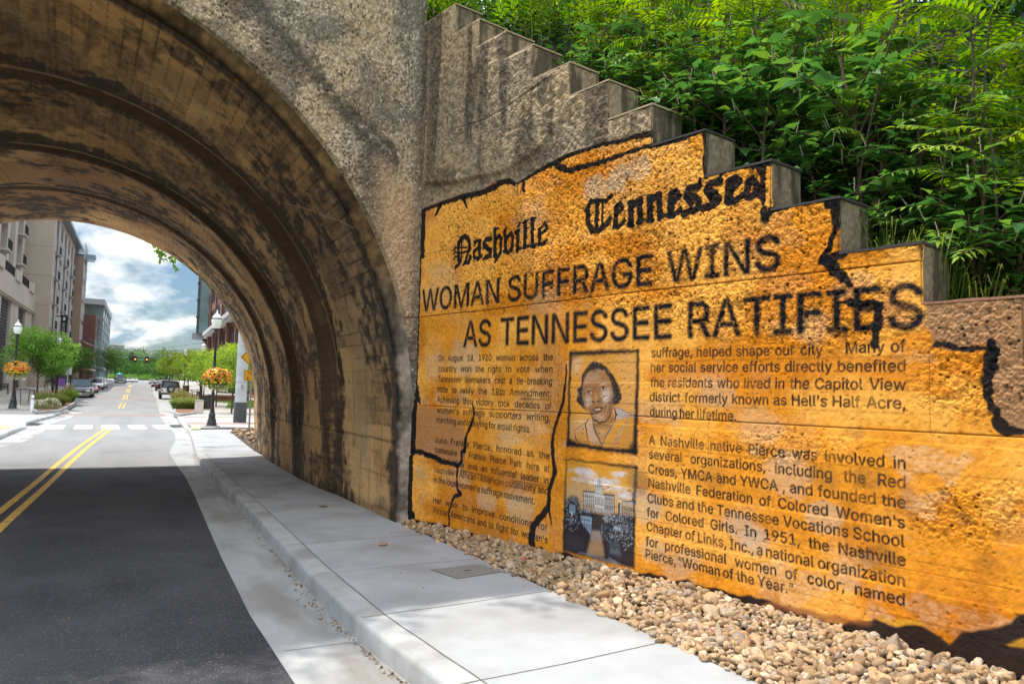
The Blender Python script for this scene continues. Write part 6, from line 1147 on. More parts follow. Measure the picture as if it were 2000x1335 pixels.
for i, ((px, py), D_, lab) in enumerate(LAMPS):
    if D_ is None: p = G(px, py)
    else:
        q = at_depth(px, 745, D_); p = Vector((q.x, q.y, float(gz(q.y))))
    o = lampp if i == 0 else dup(lampp, label=lab); o.location = (p.x, p.y, p.z); lamps.append(o)
    D = depth_of(p); o.scale = (.98,) * 3 if i != 4 else (1.05,) * 3
def basket(lab, loc, R, seed, warm=1.0, group='hanging flower baskets'):
    r = np.random.RandomState(seed); t = thing('flower_basket', lab, 'flower basket', loc, 0, group); V = []; F = []; C = []
    for k in range(900):
        q = r.randn(3); q /= np.linalg.norm(q); rad = R * r.uniform(.6, 1.0); p = q * rad * np.array([1, 1, .72]); p[2] += .05
        d = q + r.randn(3) * .5; d[2] -= .4; d /= np.linalg.norm(d); fill_leaves(V, F, C, p, d, np.array([0, 0, 1.]) + r.randn(3) * .4, .11, .06, r.uniform(.2, .8))
    leaf_obj('foliage', V, F, C, M['leaf_street'], t)
    V = []; F = []; C = []; pal = [(.75, .16, .02), (.72, .07, .03), (.85, .38, .02), (.8, .5, .03), (.85, .25, .02)]
    for k in range(620):
        q = r.randn(3); q /= np.linalg.norm(q)
        if q[2] < -.45 and r.rand() < .8: continue
        p = q * R * r.uniform(.88, 1.08) * np.array([1, 1, .74]); p[2] += .05; c = pal[r.randint(5)] if q[2] > -.25 or r.rand() < .4 else (.8, .55, .04)
        a = np.cross(q, r.randn(3)); a /= np.linalg.norm(a); b = np.cross(q, a); s = r.uniform(.03, .055); n = len(V)
        V += [p + q * .012] + [p + (a * math.cos(x) + b * math.sin(x)) * s for x in np.arange(5) * 1.257]; F += [(n, n + 1 + i, n + 1 + (i + 1) % 5) for i in range(5)]; C += [c] * 6
    np_mesh('blossom', np.array(V), None, np.array(F), M['flower'], t, np.array(C), smooth=False)
    V = []; F = []; C = []
    for k in range(260):
        a = r.uniform(0, 6.28); rr_ = R * r.uniform(.25, .8); p = np.array([math.cos(a) * rr_, math.sin(a) * rr_, -R * r.uniform(.35, .85)]); s = r.uniform(.02, .04); n = len(V); V += [p + r.randn(3) * s for _ in range(3)]; F += [(n, n + 1, n + 2)]; C += [(.78, .76, .66) if r.rand() < .7 else (.5, .55, .3)] * 3
    np_mesh('trailing_blossom', np.array(V), None, np.array(F), M['flower'], t, np.array(C), smooth=False)
    m = MB(); m.lathe([(.06, -R * .35), (R * .55, -R * .2), (R * .62, .0), (R * .6, .02)], n=14); m.build('basket_shell', M['soil'], t, True); m = MB(); m.tube([(-R * .6, 0, .02), (-R * .3, 0, .3), (0, 0, .42), (R * .3, 0, .3), (R * .6, 0, .02)], .012); m.build('bracket', M['black_metal'], t)
def hang_basket(o, py, R, lab, seed, shift=0):
    p = o.location; D = depth_of((p.x, p.y, 2)); q = at_depth(proj((p.x, p.y, 2.0))[0] + shift, py, D - .05); basket(lab, (q.x, q.y, q.z), R, seed)
hang_basket(lamps[0], 741, .60, 'large ball of orange, red and yellow flowers hung on the right street lamp', 4, 7); hang_basket(lamps[4], 723, .66, 'ball of orange and red flowers hung on the left street lamp', 8, 5)
# ------------------------------------------------------------------ steel pole, warning sign, bins and other pavement furniture
def steel_pole():
    p = G(468, 825); t = thing('utility_pole', 'tall grey tapered steel pole with dark sleeve at its foot beside the arch', 'pole', p); m = MB(); m.lathe([(.27, .95), (.262, 2.0), (.25, 4.0), (.17, 16)], n=24); m.build('shaft', M['galv'], t, True)
    m = MB(); m.lathe([(.30, -.1), (.295, .9), (.283, .96), (.27, .965)], n=24); m.build('sleeve', pm('dark_sleeve', (.05, .052, .056), (.075, .078, .082), 5, rough=.7), t, True); m = MB(); m.lathe([(.275, 1.9), (.275, 1.93)], n=24); m.build('seam', M['steel'], t, True); m = MB(); m.box((.0, -.27, 1.7), (.12, .02, .18)); m.build('tag_plate', M['steel'], t)
steel_pole()
def trail_sign():
    p = G(486, 846); D = depth_of(p); t = thing('warning_sign', 'yellow diamond trail crossing sign with plaque on a steel post half behind the arch', 'road sign', p, math.radians(-4)); m = MB(); m.b2(-.03, .03, -.02, .02, -.1, 4.05); m.build('post', M['steel'], t)
    k = D / FPX; zc = (p.z) + 0; h = lambda py: at_depth(490, py, D).z - p.z
    M['signyel'] = pm('sign_yellow', (.78, .36, .015), (.82, .40, .02), 3, rough=.5); cz_ = h(697); R_ = 27 * k; s = MB(); s.prism([(0, -R_), (R_, 0), (0, R_), (-R_, 0)], (4.5 * k, -.03, cz_), (1, 0, 0), (0, 0, 1), (0, .006, 0)); s.build('diamond_panel', M['signyel'], t)
    y = -.034; m = MB(); q = [(4.5 * k + a * R_ * .93, cz_ + b * R_ * .93) for a, b in ((0, -1), (1, 0), (0, 1), (-1, 0))]; q2 = [(4.5 * k + a * R_ * .88, cz_ + b * R_ * .88) for a, b in ((0, -1), (1, 0), (0, 1), (-1, 0))]
    for i in range(4): j = (i + 1) % 4; m.add([(q[i][0], y, q[i][1]), (q[j][0], y, q[j][1]), (q2[j][0], y, q2[j][1]), (q2[i][0], y, q2[i][1])], [(0, 1, 2, 3)])
    m.build('border', M['blackplastic'], t)
    m = MB(); X0 = 4.5 * k
    for cx_ in (-.17, .15):                              # bicycle above, walker below
        for i in range(16): a0, a1 = 6.283 * i / 16, 6.283 * (i + 1) / 16; m.add([(X0 + cx_ + math.cos(a) * r_, y - .001, cz_ + .16 + math.sin(a) * r_) for a, r_ in ((a0, .105), (a1, .105), (a1, .08), (a0, .08))], [(0, 1, 2, 3)])
    m1 = m
    def bar(a, b, w): d = (Vector(b) - Vector(a)).normalized(); s_ = Vector((-d.y, d.x)) * w / 2; a = Vector(a); b = Vector(b); m.add([(X0 + v.x, y - .0015, cz_ + v.y) for v in (a - s_, b - s_, b + s_, a + s_)], [(0, 1, 2, 3)])
    for a, b in (((-.17, .16), (-.02, .15)), ((-.02, .15), (.1, .27)), ((.1, .27), (-.09, .27)), ((-.09, .27), (-.02, .15)), ((.15, .16), (.1, .29)), ((.06, .3), (.13, .3)), ((-.12, .29), (-.06, .29))): bar(a, b, .022)
    m.build('bicycle_symbol', M['blackplastic'], t); m = MB()
    for a, b, w in (((0, -.08), (.01, -.2), .06), ((.01, -.2), (-.08, -.36), .04), ((.01, -.2), (.08, -.36), .04), ((0, -.09), (-.08, -.19), .03), ((0, -.09), (.09, -.17), .03)): bar(a, b, w)
    for i in range(12): a0, a1 = 6.283 * i / 12, 6.283 * (i + 1) / 12; m.add([(X0, y - .0015, cz_ - .02)] + [(X0 + .045 * math.cos(a), y - .0015, cz_ - .02 + .045 * math.sin(a)) for a in (a0, a1)], [(0, 1, 2)])
    m.build('walker_symbol', M['blackplastic'], t)
    z0, z1 = h(743.5), h(722); w = .33; m = MB(); m.b2(3 * k - w, 3 * k + w, -.03, -.024, z0, z1); m.build('plaque', M['signyel'], t, bevel=.002); m = MB(); text_into(m, 'TRAIL', (3 * k, -.031, z0 + (z1 - z0) * .56), (1, 0, 0), (0, 0, 1), (z1 - z0) * .27, .003); text_into(m, 'X-ING', (3 * k, -.031, z0 + (z1 - z0) * .14), (1, 0, 0), (0, 0, 1), (z1 - z0) * .27, .003)
    for a, b, c, d in ((-w + .015, w - .015, z0 + .012, z0 + .022), (-w + .015, w - .015, z1 - .022, z1 - .012), (-w + .015, -w + .025, z0 + .012, z1 - .012), (w - .025, w - .015, z0 + .012, z1 - .012)): m.b2(3 * k + a, 3 * k + b, -.0335, -.032, c, d)
    m.build('lettering', M['blackplastic'], t)
trail_sign()
def bin_(px, py, lab, h=1.05):
    p = G(px, py); t = thing('litter_bin', lab, 'litter bin', p, 0, 'slatted litter bins on the right pavement'); m = MB(); n = 18
    for k in range(n): a = 6.283 * k / n; m.box((.3 * math.cos(a), .3 * math.sin(a), h * .48), (.03, .075, h * .84), a)
    m.build('slats', pm('bin_slats', (.05, .042, .036), (.09, .075, .06), 6, rough=.7), t); m = MB(); m.lathe([(.27, .05), (.27, h * .9)], n=18); m.build('liner', M['rubber'], t); m = MB(); m.lathe([(.33, h * .9), (.33, h * .95), (.25, h), (.16, h * 1.01), (.15, h * .97)], n=18); m.build('rim', M['black_metal'], t, True)
bin_(404.5, 800, 'slatted dark litter bin just left of the right flower basket lamp'); bin_(362.5, 772, 'smaller dark litter bin farther back beside the lime green trees')
def pedestal():
    p = G(388, 808); t = thing('utility_pedestal', 'beige square concrete pedestal box beside the right grass bed', 'utility box', p, -.1); m = MB(); m.b2(-.24, .24, -.24, .24, -.05, .78); m.build('box', pm('beige_box', (.5, .45, .38), (.56, .5, .43), 5, rough=.9), t, bevel=.02); m = MB(); m.b2(-.26, .26, -.26, .26, .78, .83); m.build('lid', M['kerbc'], t, bevel=.01)
    p = G(396, 808); o = MB().cyl((0, 0, -.05), (0, 0, 1.65), .03, .03, 8).ball((0, 0, 1.66), .045, 8, 6).build('sign_post', M['black_metal'], None, True); o.location = p; tag(o, 'thin black post standing between the beige pedestal and the litter bin', 'post')
pedestal()
def rack(px, py, lab, n=2, s=1.0, rz=0):
    p = G(px, py); t = thing('bike_rack', lab, 'bike rack', p, rz, 'black hoop bike racks'); 
    for k in range(n):
        x = (k - (n - 1) / 2) * .55 * s; m = MB(); m.tube([(x - .33 * s, 0, 0), (x - .40 * s, 0, .45 * s), (x - .42 * s, 0, .82 * s), (x, 0, .86 * s), (x + .42 * s, 0, .82 * s), (x + .40 * s, 0, .45 * s), (x + .33 * s, 0, 0)], .035 * s, 8); m.tube([(x - .2 * s, 0, .84 * s), (x - .16 * s, 0, .1), (x + .16 * s, 0, .1), (x + .2 * s, 0, .84 * s)], .02 * s, 6); m.build('hoop', M['black_metal'], t, True)
    m = MB(); m.b2(-.4 * n * .6, .4 * n * .6, -.05, .05, 0, .02); m.build('foot', M['black_metal'], t)
rack(47, 792, 'black trapezoid hoop bike rack on the left pavement between lamp and tree', 1, 1.25); rack(103, 762, 'black hoop bike rack farther along the left pavement behind the round tree', 2, 1.1); rack(386, 784, 'black hoop bike rack by the litter bin on the right pavement', 2, 1.0, .8)
def bicycle():
    p = G(378, 782); t = thing('bicycle', 'dark bicycle parked at the hoop rack behind the parked off-roader', 'bicycle', p, .5)
    for x in (-.52, .52):
        m = MB(); m.tube([(x + .33 * math.cos(a), 0, .34 + .33 * math.sin(a)) for a in np.linspace(0, 6.283, 21)], .02, 6); w = m.build('wheel', M['rubber'], t, True); m = MB()
        for k in range(8): m.cyl((x, 0, .34), (x + .32 * math.cos(k * .785), 0, .34 + .32 * math.sin(k * .785)), .004, None, 4)
        m.build('spokes', M['steel'], w)
    m = MB(); 
    for a, b in (((-.52, 0, .34), (-.12, 0, .3)), ((-.12, 0, .3), (-.25, 0, .8)), ((-.52, 0, .34), (-.23, 0, .75)), ((-.23, 0, .75), (.36, 0, .78)), ((-.12, 0, .3), (.38, 0, .7)), ((.52, 0, .34), (.34, 0, .92))): m.cyl(a, b, .018, None, 7)
    m.build('frame', M['black_metal'], t, True); m = MB(); m.box((-.26, 0, .86), (.26, .12, .06)); m.build('saddle', M['rubber'], t, bevel=.02); m = MB(); m.tube([(.3, -.25, .98), (.38, -.1, .97), (.33, 0, .95), (.38, .1, .97), (.3, .25, .98)], .015); m.build('handlebar', M['black_metal'], t, True)
bicycle()
def bollard():
    p = G(62, 805); t = thing('bollard', 'short pale bollard post at the edge of the left planting bed', 'bollard', p); m = MB(); m.lathe([(.085, -.05), (.085, .86), (.07, .92), (.02, .95)], n=14); m.build('post', M['globe'], t, True); m = MB(); m.lathe([(.087, .7), (.087, .8)], n=14); m.build('band', M['steel'], t, True)
bollard()
def bench():
    p = G(-4, 770); t = thing('bench', 'black slatted bench at the left edge of the pavement', 'bench', p, .25); m = MB()
    for k in range(4): m.b2(-.8, .8, -.2 + k * .12, -.11 + k * .12, .44, .47)
    m.build('seat', M['black_metal'], t); m = MB()
    for k in range(3): m.b2(-.8, .8, .30 + k * .03, .33 + k * .03, .55 + k * .14, .65 + k * .14)
    m.build('backrest', M['black_metal'], t)
    for x in (-.7, .7): m = MB(); m.tube([(x, -.22, 0), (x, -.18, .44), (x, .26, .44), (x, .38, .95)], .03); m.tube([(x, .3, 0), (x, .24, .44)], .03); m.build('leg', M['black_metal'], t)
bench()
def info_sign():
    p = G(129, 776); t = thing('parking_sign', 'back of a grey parking sign on a thin post before the parked pickup', 'sign', p); m = MB(); m.cyl((0, 0, -.05), (0, 0, 2.5), .035, None, 8); m.build('post', M['galv'], t, True); m = MB(); m.b2(-.22, .3, -.03, -.02, 1.9, 2.5); m.build('panel', M['galv'], t, bevel=.004)
    q = G(117, 768); t = thing('poster_stand', 'small framed poster stand with a magenta and blue sheet behind the left tree', 'poster stand', q, .1); m = MB(); m.b2(-.42, .42, -.05, .05, .0, 1.5); m.build('frame', M['black_metal'], t, bevel=.02); m = MB(); m.b2(-.36, .36, -.056, -.051, .75, 1.42); m.build('sheet', pm('poster_ink', (.35, .05, .25), (.08, .12, .4), 2.2, rough=.6), t); m = MB(); m.b2(-.36, .36, -.056, -.051, .1, .7); m.build('lower_sheet', pm('poster_ink_b', (.5, .5, .52), (.3, .3, .34), 4, rough=.6), t)
info_sign()
# ------------------------------------------------------------------ planting beds and grasses
def grass_clump(name, n, R, h, seed, lab, loc, tone=.5, seedy=0.0, group=None, mat='grass'):
    r = np.random.RandomState(seed); V = []; F = []; C = []
    for k in range(n):
        a = r.uniform(0, 6.28); rr_ = R * math.sqrt(r.rand()); p = np.array([math.cos(a) * rr_, math.sin(a) * rr_ * .8, 0]); lean = np.array([math.cos(a), math.sin(a), 0]) * (.2 + .9 * rr_ / R) + r.randn(3) * .25; lean[2] = 0
        H_ = h * r.uniform(.6, 1.1) * (1 - .35 * (rr_ / R) ** 2); w = r.uniform(.008, .018) * (.22 if name == 'wild_grass' else 1.6 if n < 900 else 1.1); s = np.array([-math.sin(a), math.cos(a), 0]) * w; c = np.clip(r.normal(tone, .18), 0, 1); n0 = len(V)
        q1 = p + np.array([0, 0, H_ * .55]) + lean * H_ * .18; q2 = p + np.array([0, 0, H_]) + lean * H_ * .5; q3 = q2 + lean * H_ * .25 - np.array([0, 0, H_ * .12])
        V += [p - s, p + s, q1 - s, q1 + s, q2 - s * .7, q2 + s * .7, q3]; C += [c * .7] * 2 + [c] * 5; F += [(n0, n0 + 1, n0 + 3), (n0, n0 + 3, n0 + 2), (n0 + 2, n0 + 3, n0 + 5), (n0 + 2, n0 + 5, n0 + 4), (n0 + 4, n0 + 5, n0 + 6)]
    t = thing(name, lab, 'grass clump', loc, 0, group); leaf_obj('blades', V, F, C, M[mat], t)
    if seedy:
        V = []; F = []; C = []
        for k in range(int(n * seedy)):
            a = r.uniform(0, 6.28); rr_ = R * r.rand(); p = np.array([math.cos(a) * rr_ * 1.1, math.sin(a) * rr_, h * r.uniform(.8, 1.2)]); d = np.array([math.cos(a) * .4, math.sin(a) * .4, .8]); fill_leaves(V, F, C, p, d, r.randn(3), .16, .03, r.uniform(.5, 1)); 
        leaf_obj('seed_heads', V, F, C, M['dry'], t)
    return t
def bed(name, pts, lab, h=.13):
    q = [G(a, b) for a, b in pts]; c = sum(q, Vector()) / len(q); t = thing(name, lab, 'planting bed', (c.x, c.y, c.z), 0); loc = [(p.x - c.x, p.y - c.y) for p in q]; zs = [float(gz(p.y)) - c.z for p in q]
    m = MB(); m.add([(x * .9, y * .9, z + h * .8) for (x, y), z in zip(loc, zs)], [tuple(range(len(q)))]); m.build('mulch', M['mulch'], t); m = MB(); n = len(q)
    for i in range(n):
        j = (i + 1) % n; a, b = loc[i], loc[j]; za, zb = zs[i], zs[j]
        m.add([(a[0], a[1], za - .1), (b[0], b[1], zb - .1), (b[0], b[1], zb + h), (a[0], a[1], za + h), (a[0] * .88, a[1] * .88, za + h), (b[0] * .88, b[1] * .88, zb + h), (b[0] * .88, b[1] * .88, zb), (a[0] * .88, a[1] * .88, za)], [(0, 1, 2, 3), (3, 2, 5, 4), (4, 5, 6, 7)])
    m.build('kerb_edge', M['kerbc'], t); return t
bed('planting_bed', [(341, 801), (339, 809), (352, 813), (384, 808), (386, 800), (360, 797)], 'kerbed planting bed with reddish mulch on the right of the street'); bed('planting_bed', [(58, 801), (70, 809), (119, 804), (149, 788), (140, 780), (80, 790)], 'long kerbed planting bed with mulch under the left street trees')
def onpx(px, py): p = G(px, py); return (p.x, p.y, float(gz(p.y)) + .08)
grass_clump('ornamental_grass', 1500, .66, .8, 21, 'bright green mound of ornamental grass in the right kerbed bed', onpx(358, 801), .75, .12, 'ornamental grasses'); grass_clump('ornamental_grass', 600, .4, .7, 22, 'straw tinted ornamental grass mound beside the beige pedestal', onpx(376, 800), .75, .3, 'ornamental grasses')
grass_clump('ornamental_grass', 1600, .72, .8, 23, 'broad yellow green grass mound under the round left tree', onpx(100, 795), .8, .06, 'ornamental grasses'); grass_clump('ornamental_grass', 900, .36, .95, 24, 'darker green grass mound with straw tips near the pickup', onpx(133, 788), .6, .2, 'ornamental grasses'); grass_clump('ornamental_grass', 700, .4, .75, 25, 'small green grass mound at the left end of the bed', onpx(82, 792), .8, .05, 'ornamental grasses')
grass_clump('ornamental_grass', 1300, 1.2, 1.3, 26, 'green grass mound in the raised brick planter by the steel pole', onpx(444, 768), .5, .1, 'ornamental grasses'); grass_clump('ornamental_grass', 500, .5, .9, 27, 'tan dry grass tuft behind the off-roader', onpx(351, 787), .9, .4, 'ornamental grasses')
def shrub_small(lab, loc, R, seed):
    t = thing('flowering_shrub', lab, 'shrub', loc, 0, 'low pale flowering shrubs'); V, F, C = crown([(0, 0, R * .55, R, R * .7)], 700, .07, seed); leaf_obj('foliage', V, F, C, M['leaf_street'], t); r = np.random.RandomState(seed); V = []; F = []; C = []
    for k in range(340):
        q = r.randn(3); q /= np.linalg.norm(q); q[2] = abs(q[2]); p = q * R * np.array([1, 1, .75]) * 1.02 + np.array([0, 0, R * .5]); n = len(V); V += [p + r.randn(3) * .03 for _ in range(3)]; F += [(n, n + 1, n + 2)]; C += [(.72, .66, .5) if r.rand() < .7 else (.6, .4, .35)] * 3
    np_mesh('blossom', np.array(V), None, np.array(F), M['flower'], t, np.array(C), smooth=False)
shrub_small('low pale flowering shrub at the near left end of the planting bed', onpx(75, 801), .42, 31); shrub_small('low cream flowering shrub at the front of the left planting bed', onpx(98, 802), .52, 32)
def raised_planter():
    p = G(444, 782); t = thing('raised_planter', 'low raised brick planter with stone cap left of the steel pole', 'planter', p, -.05); m = MB(); m.b2(-1.7, 1.7, -1.2, 1.2, -.05, .42); m.build('brick_wall', M['redbrick'], t); m = MB(); m.b2(-1.78, 1.78, -1.28, 1.28, .42, .5); m.build('cap', M['kerbc'], t, bevel=.01); m = MB(); m.b2(-1.5, 1.5, -1.0, 1.0, .5, .52); m.build('mulch', M['mulch'], t)
    q = [G(440, 797), G(470, 797), (G(520, 797)), G(520, 781), G(450, 781)]; m = MB(); m.add([(a.x, a.y, float(gz(a.y)) + .03) for a in q], [(0, 1, 2, 3, 4)]); o = m.build('lawn', M['lawnsoil']); o['kind'] = 'structure'
    r = np.random.RandomState(40); V = []; F = []; C = []
    for k in range(6000):
        a = G(r.uniform(441, 515), 789); a = (a.x + r.uniform(-.2, 1.0), a.y + r.uniform(-6, 7)); n = len(V); b = np.array([a[0], a[1], float(gz(a[1])) + .03]); d = np.array([r.randn() * .03, r.randn() * .03, r.uniform(.06, .12)]); V += [b, b + np.array([.02, 0, 0]), b + d]; F += [(n, n + 1, n + 2)]; C += [r.uniform(.2, .6)] * 3
    o = leaf_obj('lawn_grass', V, F, C, M['grass'], None); o['kind'] = 'stuff'
    p = G(470, 768); t = thing('red_hoarding', 'bright red low hoarding behind the lawn near the steel pole', 'hoarding', p, -.1); m = MB()
    for k in range(8): m.b2(-2 + k * .62, -2 + k * .62 + .6, -.03, .03, .05, 1.15)
    m.build('panel', pm('red_panel', (.45, .02, .03), (.5, .03, .04), 3, rough=.6), t); m = MB()
    for k in range(9): m.b2(-2.03 + k * .62, -1.99 + k * .62, -.05, .05, 0, 1.2)
    m.build('post', M['steel'], t)
raised_planter()
# ------------------------------------------------------------------ buildings (street frame: s along the street, t across it)
def sp(s, t, z): return SD * s + ST * t + Vector((0, 0, z))
def s_at(px, t, py=745):                             # distance along the street where the plane t = const is seen at a photo pixel
    r = ray(px, py); r = Vector((r[0], r[1], 0)); a = r.dot(ST); b = r.dot(SD); return t / a * b
def z_at(py, px, t):
    s = s_at(px, t, py); r = ray(px, py); h = Vector((r[0], r[1], 0)); return float(EYE[2] + r[2] * s / h.dot(SD))
class SB(MB):
    """boxes in the street frame"""
    def sb(s, s0, s1, t0, t1, z0, z1):
        vs = [sp(a, b, c) for c in (z0, z1) for b in (t0, t1) for a in (s0, s1)]
        return s.add(vs, [(0, 2, 3, 1), (4, 5, 7, 6), (0, 1, 5, 4), (2, 6, 7, 3), (0, 4, 6, 2), (1, 3, 7, 5)])
M['beige'] = pm('beige_stucco', (.44, .375, .30), (.49, .42, .345), .25, rough=.9, c3=(.41, .345, .275), s3=.12)
M['beige2'] = pm('pale_stucco', (.50, .45, .38), (.55, .50, .43), .3, rough=.9)
M['brownst'] = pm('brown_stucco', (.26, .19, .14), (.30, .22, .165), .3, rough=.9)
M['darkwall'] = pm('dark_panel', (.075, .075, .08), (.10, .10, .105), .5, rough=.7)
M['greywall'] = pm('grey_panel', (.30, .33, .36), (.36, .39, .42), .4, rough=.6)
M['roofmetal'] = pm('blue_grey_roof', (.20, .26, .32), (.25, .31, .37), .3, rough=.4, metal=.3)
M['bglass'] = glass_mat('window_glass', (.05, .065, .08), .06, .9)
M['gglass'] = glass_mat('green_glass', (.15, .235, .23), .07, .6)
M['frame_w'] = pm('white_frames', (.62, .62, .6), (.68, .68, .66), 2, rough=.6)
M['louver'] = pm('dark_louvre', (.06, .062, .066), (.1, .1, .105), 3, rough=.6)
def brick_mat(name, c1, c2, mort, sc):
    m, nt, b = newmat(name); L = nt.links.new; setin(b, Roughness=.9); tc = N_(nt, 'ShaderNodeTexCoord'); sep = N_(nt, 'ShaderNodeSeparateXYZ'); L(tc.outputs['Object'], sep.inputs[0]); ad = N_(nt, 'ShaderNodeMath', operation='ADD'); L(sep.outputs[0], ad.inputs[0]); L(sep.outputs[1], ad.inputs[1]); cb = N_(nt, 'ShaderNodeCombineXYZ'); L(ad.outputs[0], cb.inputs[0]); L(sep.outputs[2], cb.inputs[1])
    br = N_(nt, 'ShaderNodeTexBrick'); br.inputs['Scale'].default_value = sc; br.inputs['Color1'].default_value = (*c1, 1); br.inputs['Color2'].default_value = (*c2, 1); br.inputs['Mortar'].default_value = (*mort, 1); br.inputs['Mortar Size'].default_value = .012; L(cb.outputs[0], br.inputs['Vector']); L(br.outputs[0], b.inputs['Base Color']); return m
M['brickA'] = brick_mat('brick_wall', (.19, .07, .05), (.25, .095, .07), (.2, .14, .12), 2.2); M['brickB'] = brick_mat('dark_brick_wall', (.14, .06, .05), (.18, .08, .066), (.15, .11, .1), 2.0)
def win(par, s0, s1, t, z0, z1, side, frame='frame_w', glass='bglass', mull=1, fw=.07):
    """a window on a wall facing the street; side=+1 faces +t"""
    f = SB(); e = .06 * side; f.sb(s0, s0 + fw, t, t + e, z0, z1); f.sb(s1 - fw, s1, t, t + e, z0, z1); f.sb(s0 + fw, s1 - fw, t, t + e, z0, z0 + fw); f.sb(s0 + fw, s1 - fw, t, t + e, z1 - fw, z1)
    for k in range(mull): c = s0 + (s1 - s0) * (k + 1) / (mull + 1); f.sb(c - fw / 2, c + fw / 2, t, t + e * .9, z0 + fw, z1 - fw)
    if z1 - z0 > 1.4: f.sb(s0 + fw, s1 - fw, t, t + e * .85, z0 + (z1 - z0) * .58, z0 + (z1 - z0) * .58 + fw * .8)
    w = f.build('window', M[frame], par); g = SB(); g.sb(s0 + fw * .5, s1 - fw * .5, t + .004 * side, t + .018 * side, z0 + fw * .5, z1 - fw * .5); g.build('pane', M[glass], w)
def railing(par, s0, s1, t0, t1, z, h=1.05, posts=None):
    m = SB(); m.sb(s0, s1, t1 - .03, t1 + .03, z + h - .06, z + h); m.sb(s0, s1, t1 - .02, t1 + .02, z + .06, z + .1); n = max(3, int((s1 - s0) / .28))
    for k in range(n + 1): c = s0 + (s1 - s0) * k / n; m.sb(c - .018, c + .018, t1 - .018, t1 + .018, z, z + h)
    m.build('railing', M['black_metal'], par)
def left_block():
    b = thing('apartment_building', 'long beige apartment block on the left with louvred podium, balconies and blue grey roof edge', 'building'); TW = -12.0
    zp = z_at(510, 9, TW); z0 = 0.6
    # podium of tall piers with louvres, three bays seen
    edges = [s_at(p, TW, q) for p, q in ((-62, 460), (-2, 505), (34, 533), (60, 556), (84, 575))]; w = SB(); w.sb(edges[0] - 6, edges[-1], TW - 9, TW - .9, z0 - 1.5, zp - 2.2); w.build('podium_wall', M['beige'], b)
    for i, e in enumerate(edges[:-1]):
        nx = edges[i + 1]; wd = nx - e; m = SB(); zt = zp - .0; m.sb(e, e + wd * .24, TW - .9, TW, z0 - 1, zt - 2.2); m.sb(e + wd * .80, e + wd, TW - .9, TW - .05, z0 - 1, zt - 2.2); m.sb(e - .1, nx + .05, TW - .9, TW + .12, zt - 3.1, zt - .9); m.sb(e - .15, nx + .1, TW - .95, TW + .2, zt - 2.9, zt - 2.7); m.build('podium_pier', M['beige2'], b)
        l = SB(); l.sb(e + wd * .24, e + wd * .8, TW - .40, TW - .35, z0 + .2, zt - 3.1); n = 28
        for k in range(n): zz = z0 + .5 + (zt - 3.8 - z0) * k / n; l.sb(e + wd * .26, e + wd * .78, TW - .35, TW - .24, zz, zz + .16)
        l.build('louvre', M['louver'], b)
        m = SB(); m.sb(e, e + wd * .16, TW - .3, TW + .25, zt - .9, zt + .25); m.sb(e + wd * .82, e + wd, TW - .3, TW + .25, zt - .9, zt + .15); m.sb(e + wd * .16, e + wd * .82, TW - .3, TW + .1, zt - .9, zt - .75); m.build('parapet', M['beige2'], b); railing(b, e + wd * .16, e + wd * .82, 0, TW + .05, zt - .75, .95)
    # upper storeys set back
    TU = TW - 1.2; top = zp + 22; w = SB(); w.sb(edges[0] - 8, edges[-1], TU - 9, TU - .5, zp - 2.3, top); w.build('upper_wall', M['darkwall'], b)
    for i in range(-1, 4):
        e = edges[0] + (edges[1] - edges[0]) * -.5 if i < 0 else edges[i]; nx = edges[0] if i < 0 else edges[i + 1]; wd = nx - e
        m = SB(); m.sb(e, e + wd * .16, TU - .5, TU + .15, zp - 2.3, top); m.sb(e + wd * .55, e + wd * .72, TU - .5, TU + .05, zp - 2.3, top); m.build('wall_pier', M['beige2'], b)
        for k in range(6):
            z = zp - 1.2 + k * 3.3; win(b, e + wd * .18, e + wd * .36, TU - .48, z, z + 2.3, 1); m = SB(); m.sb(e + wd * .16, e + wd * .55, TU - .5, TU - .35, z + 2.5, z + 3.0); m.build('spandrel_panel', M['greywall'], b)
            m = SB(); m.sb(e + wd * .74, e + wd * .98, TU - .5, TU + .7, z - .3, z - .12); m.build('balcony_slab', M['beige2'], b); railing(b, e + wd * .74, e + wd * .98, 0, TU + .66, z - .12, 1.0); win(b, e + wd * .76, e + wd * .95, TU - .48, z, z + 2.2, 1, frame='frame_w')
    # projecting wing: plain gable towards the bridge, window columns along the street
    TP_ = -10.4; sG = s_at(108, TP_, 434); sE = s_at(154, TP_, 496); zr = z_at(466, 141, TP_); g = SB(); g.sb(sG, sE, TP_ - 10, TP_, z0 - 2, zr); g.build('gable_wall', M['beige'], b)
    for k in range(7): m = SB(); m.sb(sG - .012, sG, TP_ - 9.9, TP_ - .05, z0 + 3.2 + k * 3.45, z0 + 3.24 + k * 3.45); m.build('control_joint', M['brownst'], b)
    L_ = sE - sG; ncol = 7
    for c in range(ncol):
        a = sG + L_ * (c + .1) / ncol; e = sG + L_ * (c + .92) / ncol; q = a + (e - a) * .48
        d = SB(); d.sb(q, e, TP_, TP_ + .03, 4.5, zr - 1.0); d.build('recess_panel', M['darkwall'], b)
        for k in range(7):
            z = 5.2 + k * 3.02
            if z + 2.2 > zr: continue
            win(b, a, q - .1, TP_ + .003, z, z + 2.1, 1, mull=1)
            if c % 2 == 0: m = SB(); m.sb(q, e, TP_, TP_ + .45, z - .22, z - .1); m.build('balcony_slab', M['greywall'], b); railing(b, q, e, 0, TP_ + .42, z - .1, 1.0)
            else: win(b, q + .1, e - .1, TP_ + .032, z, z + 2.1, 1, mull=1)
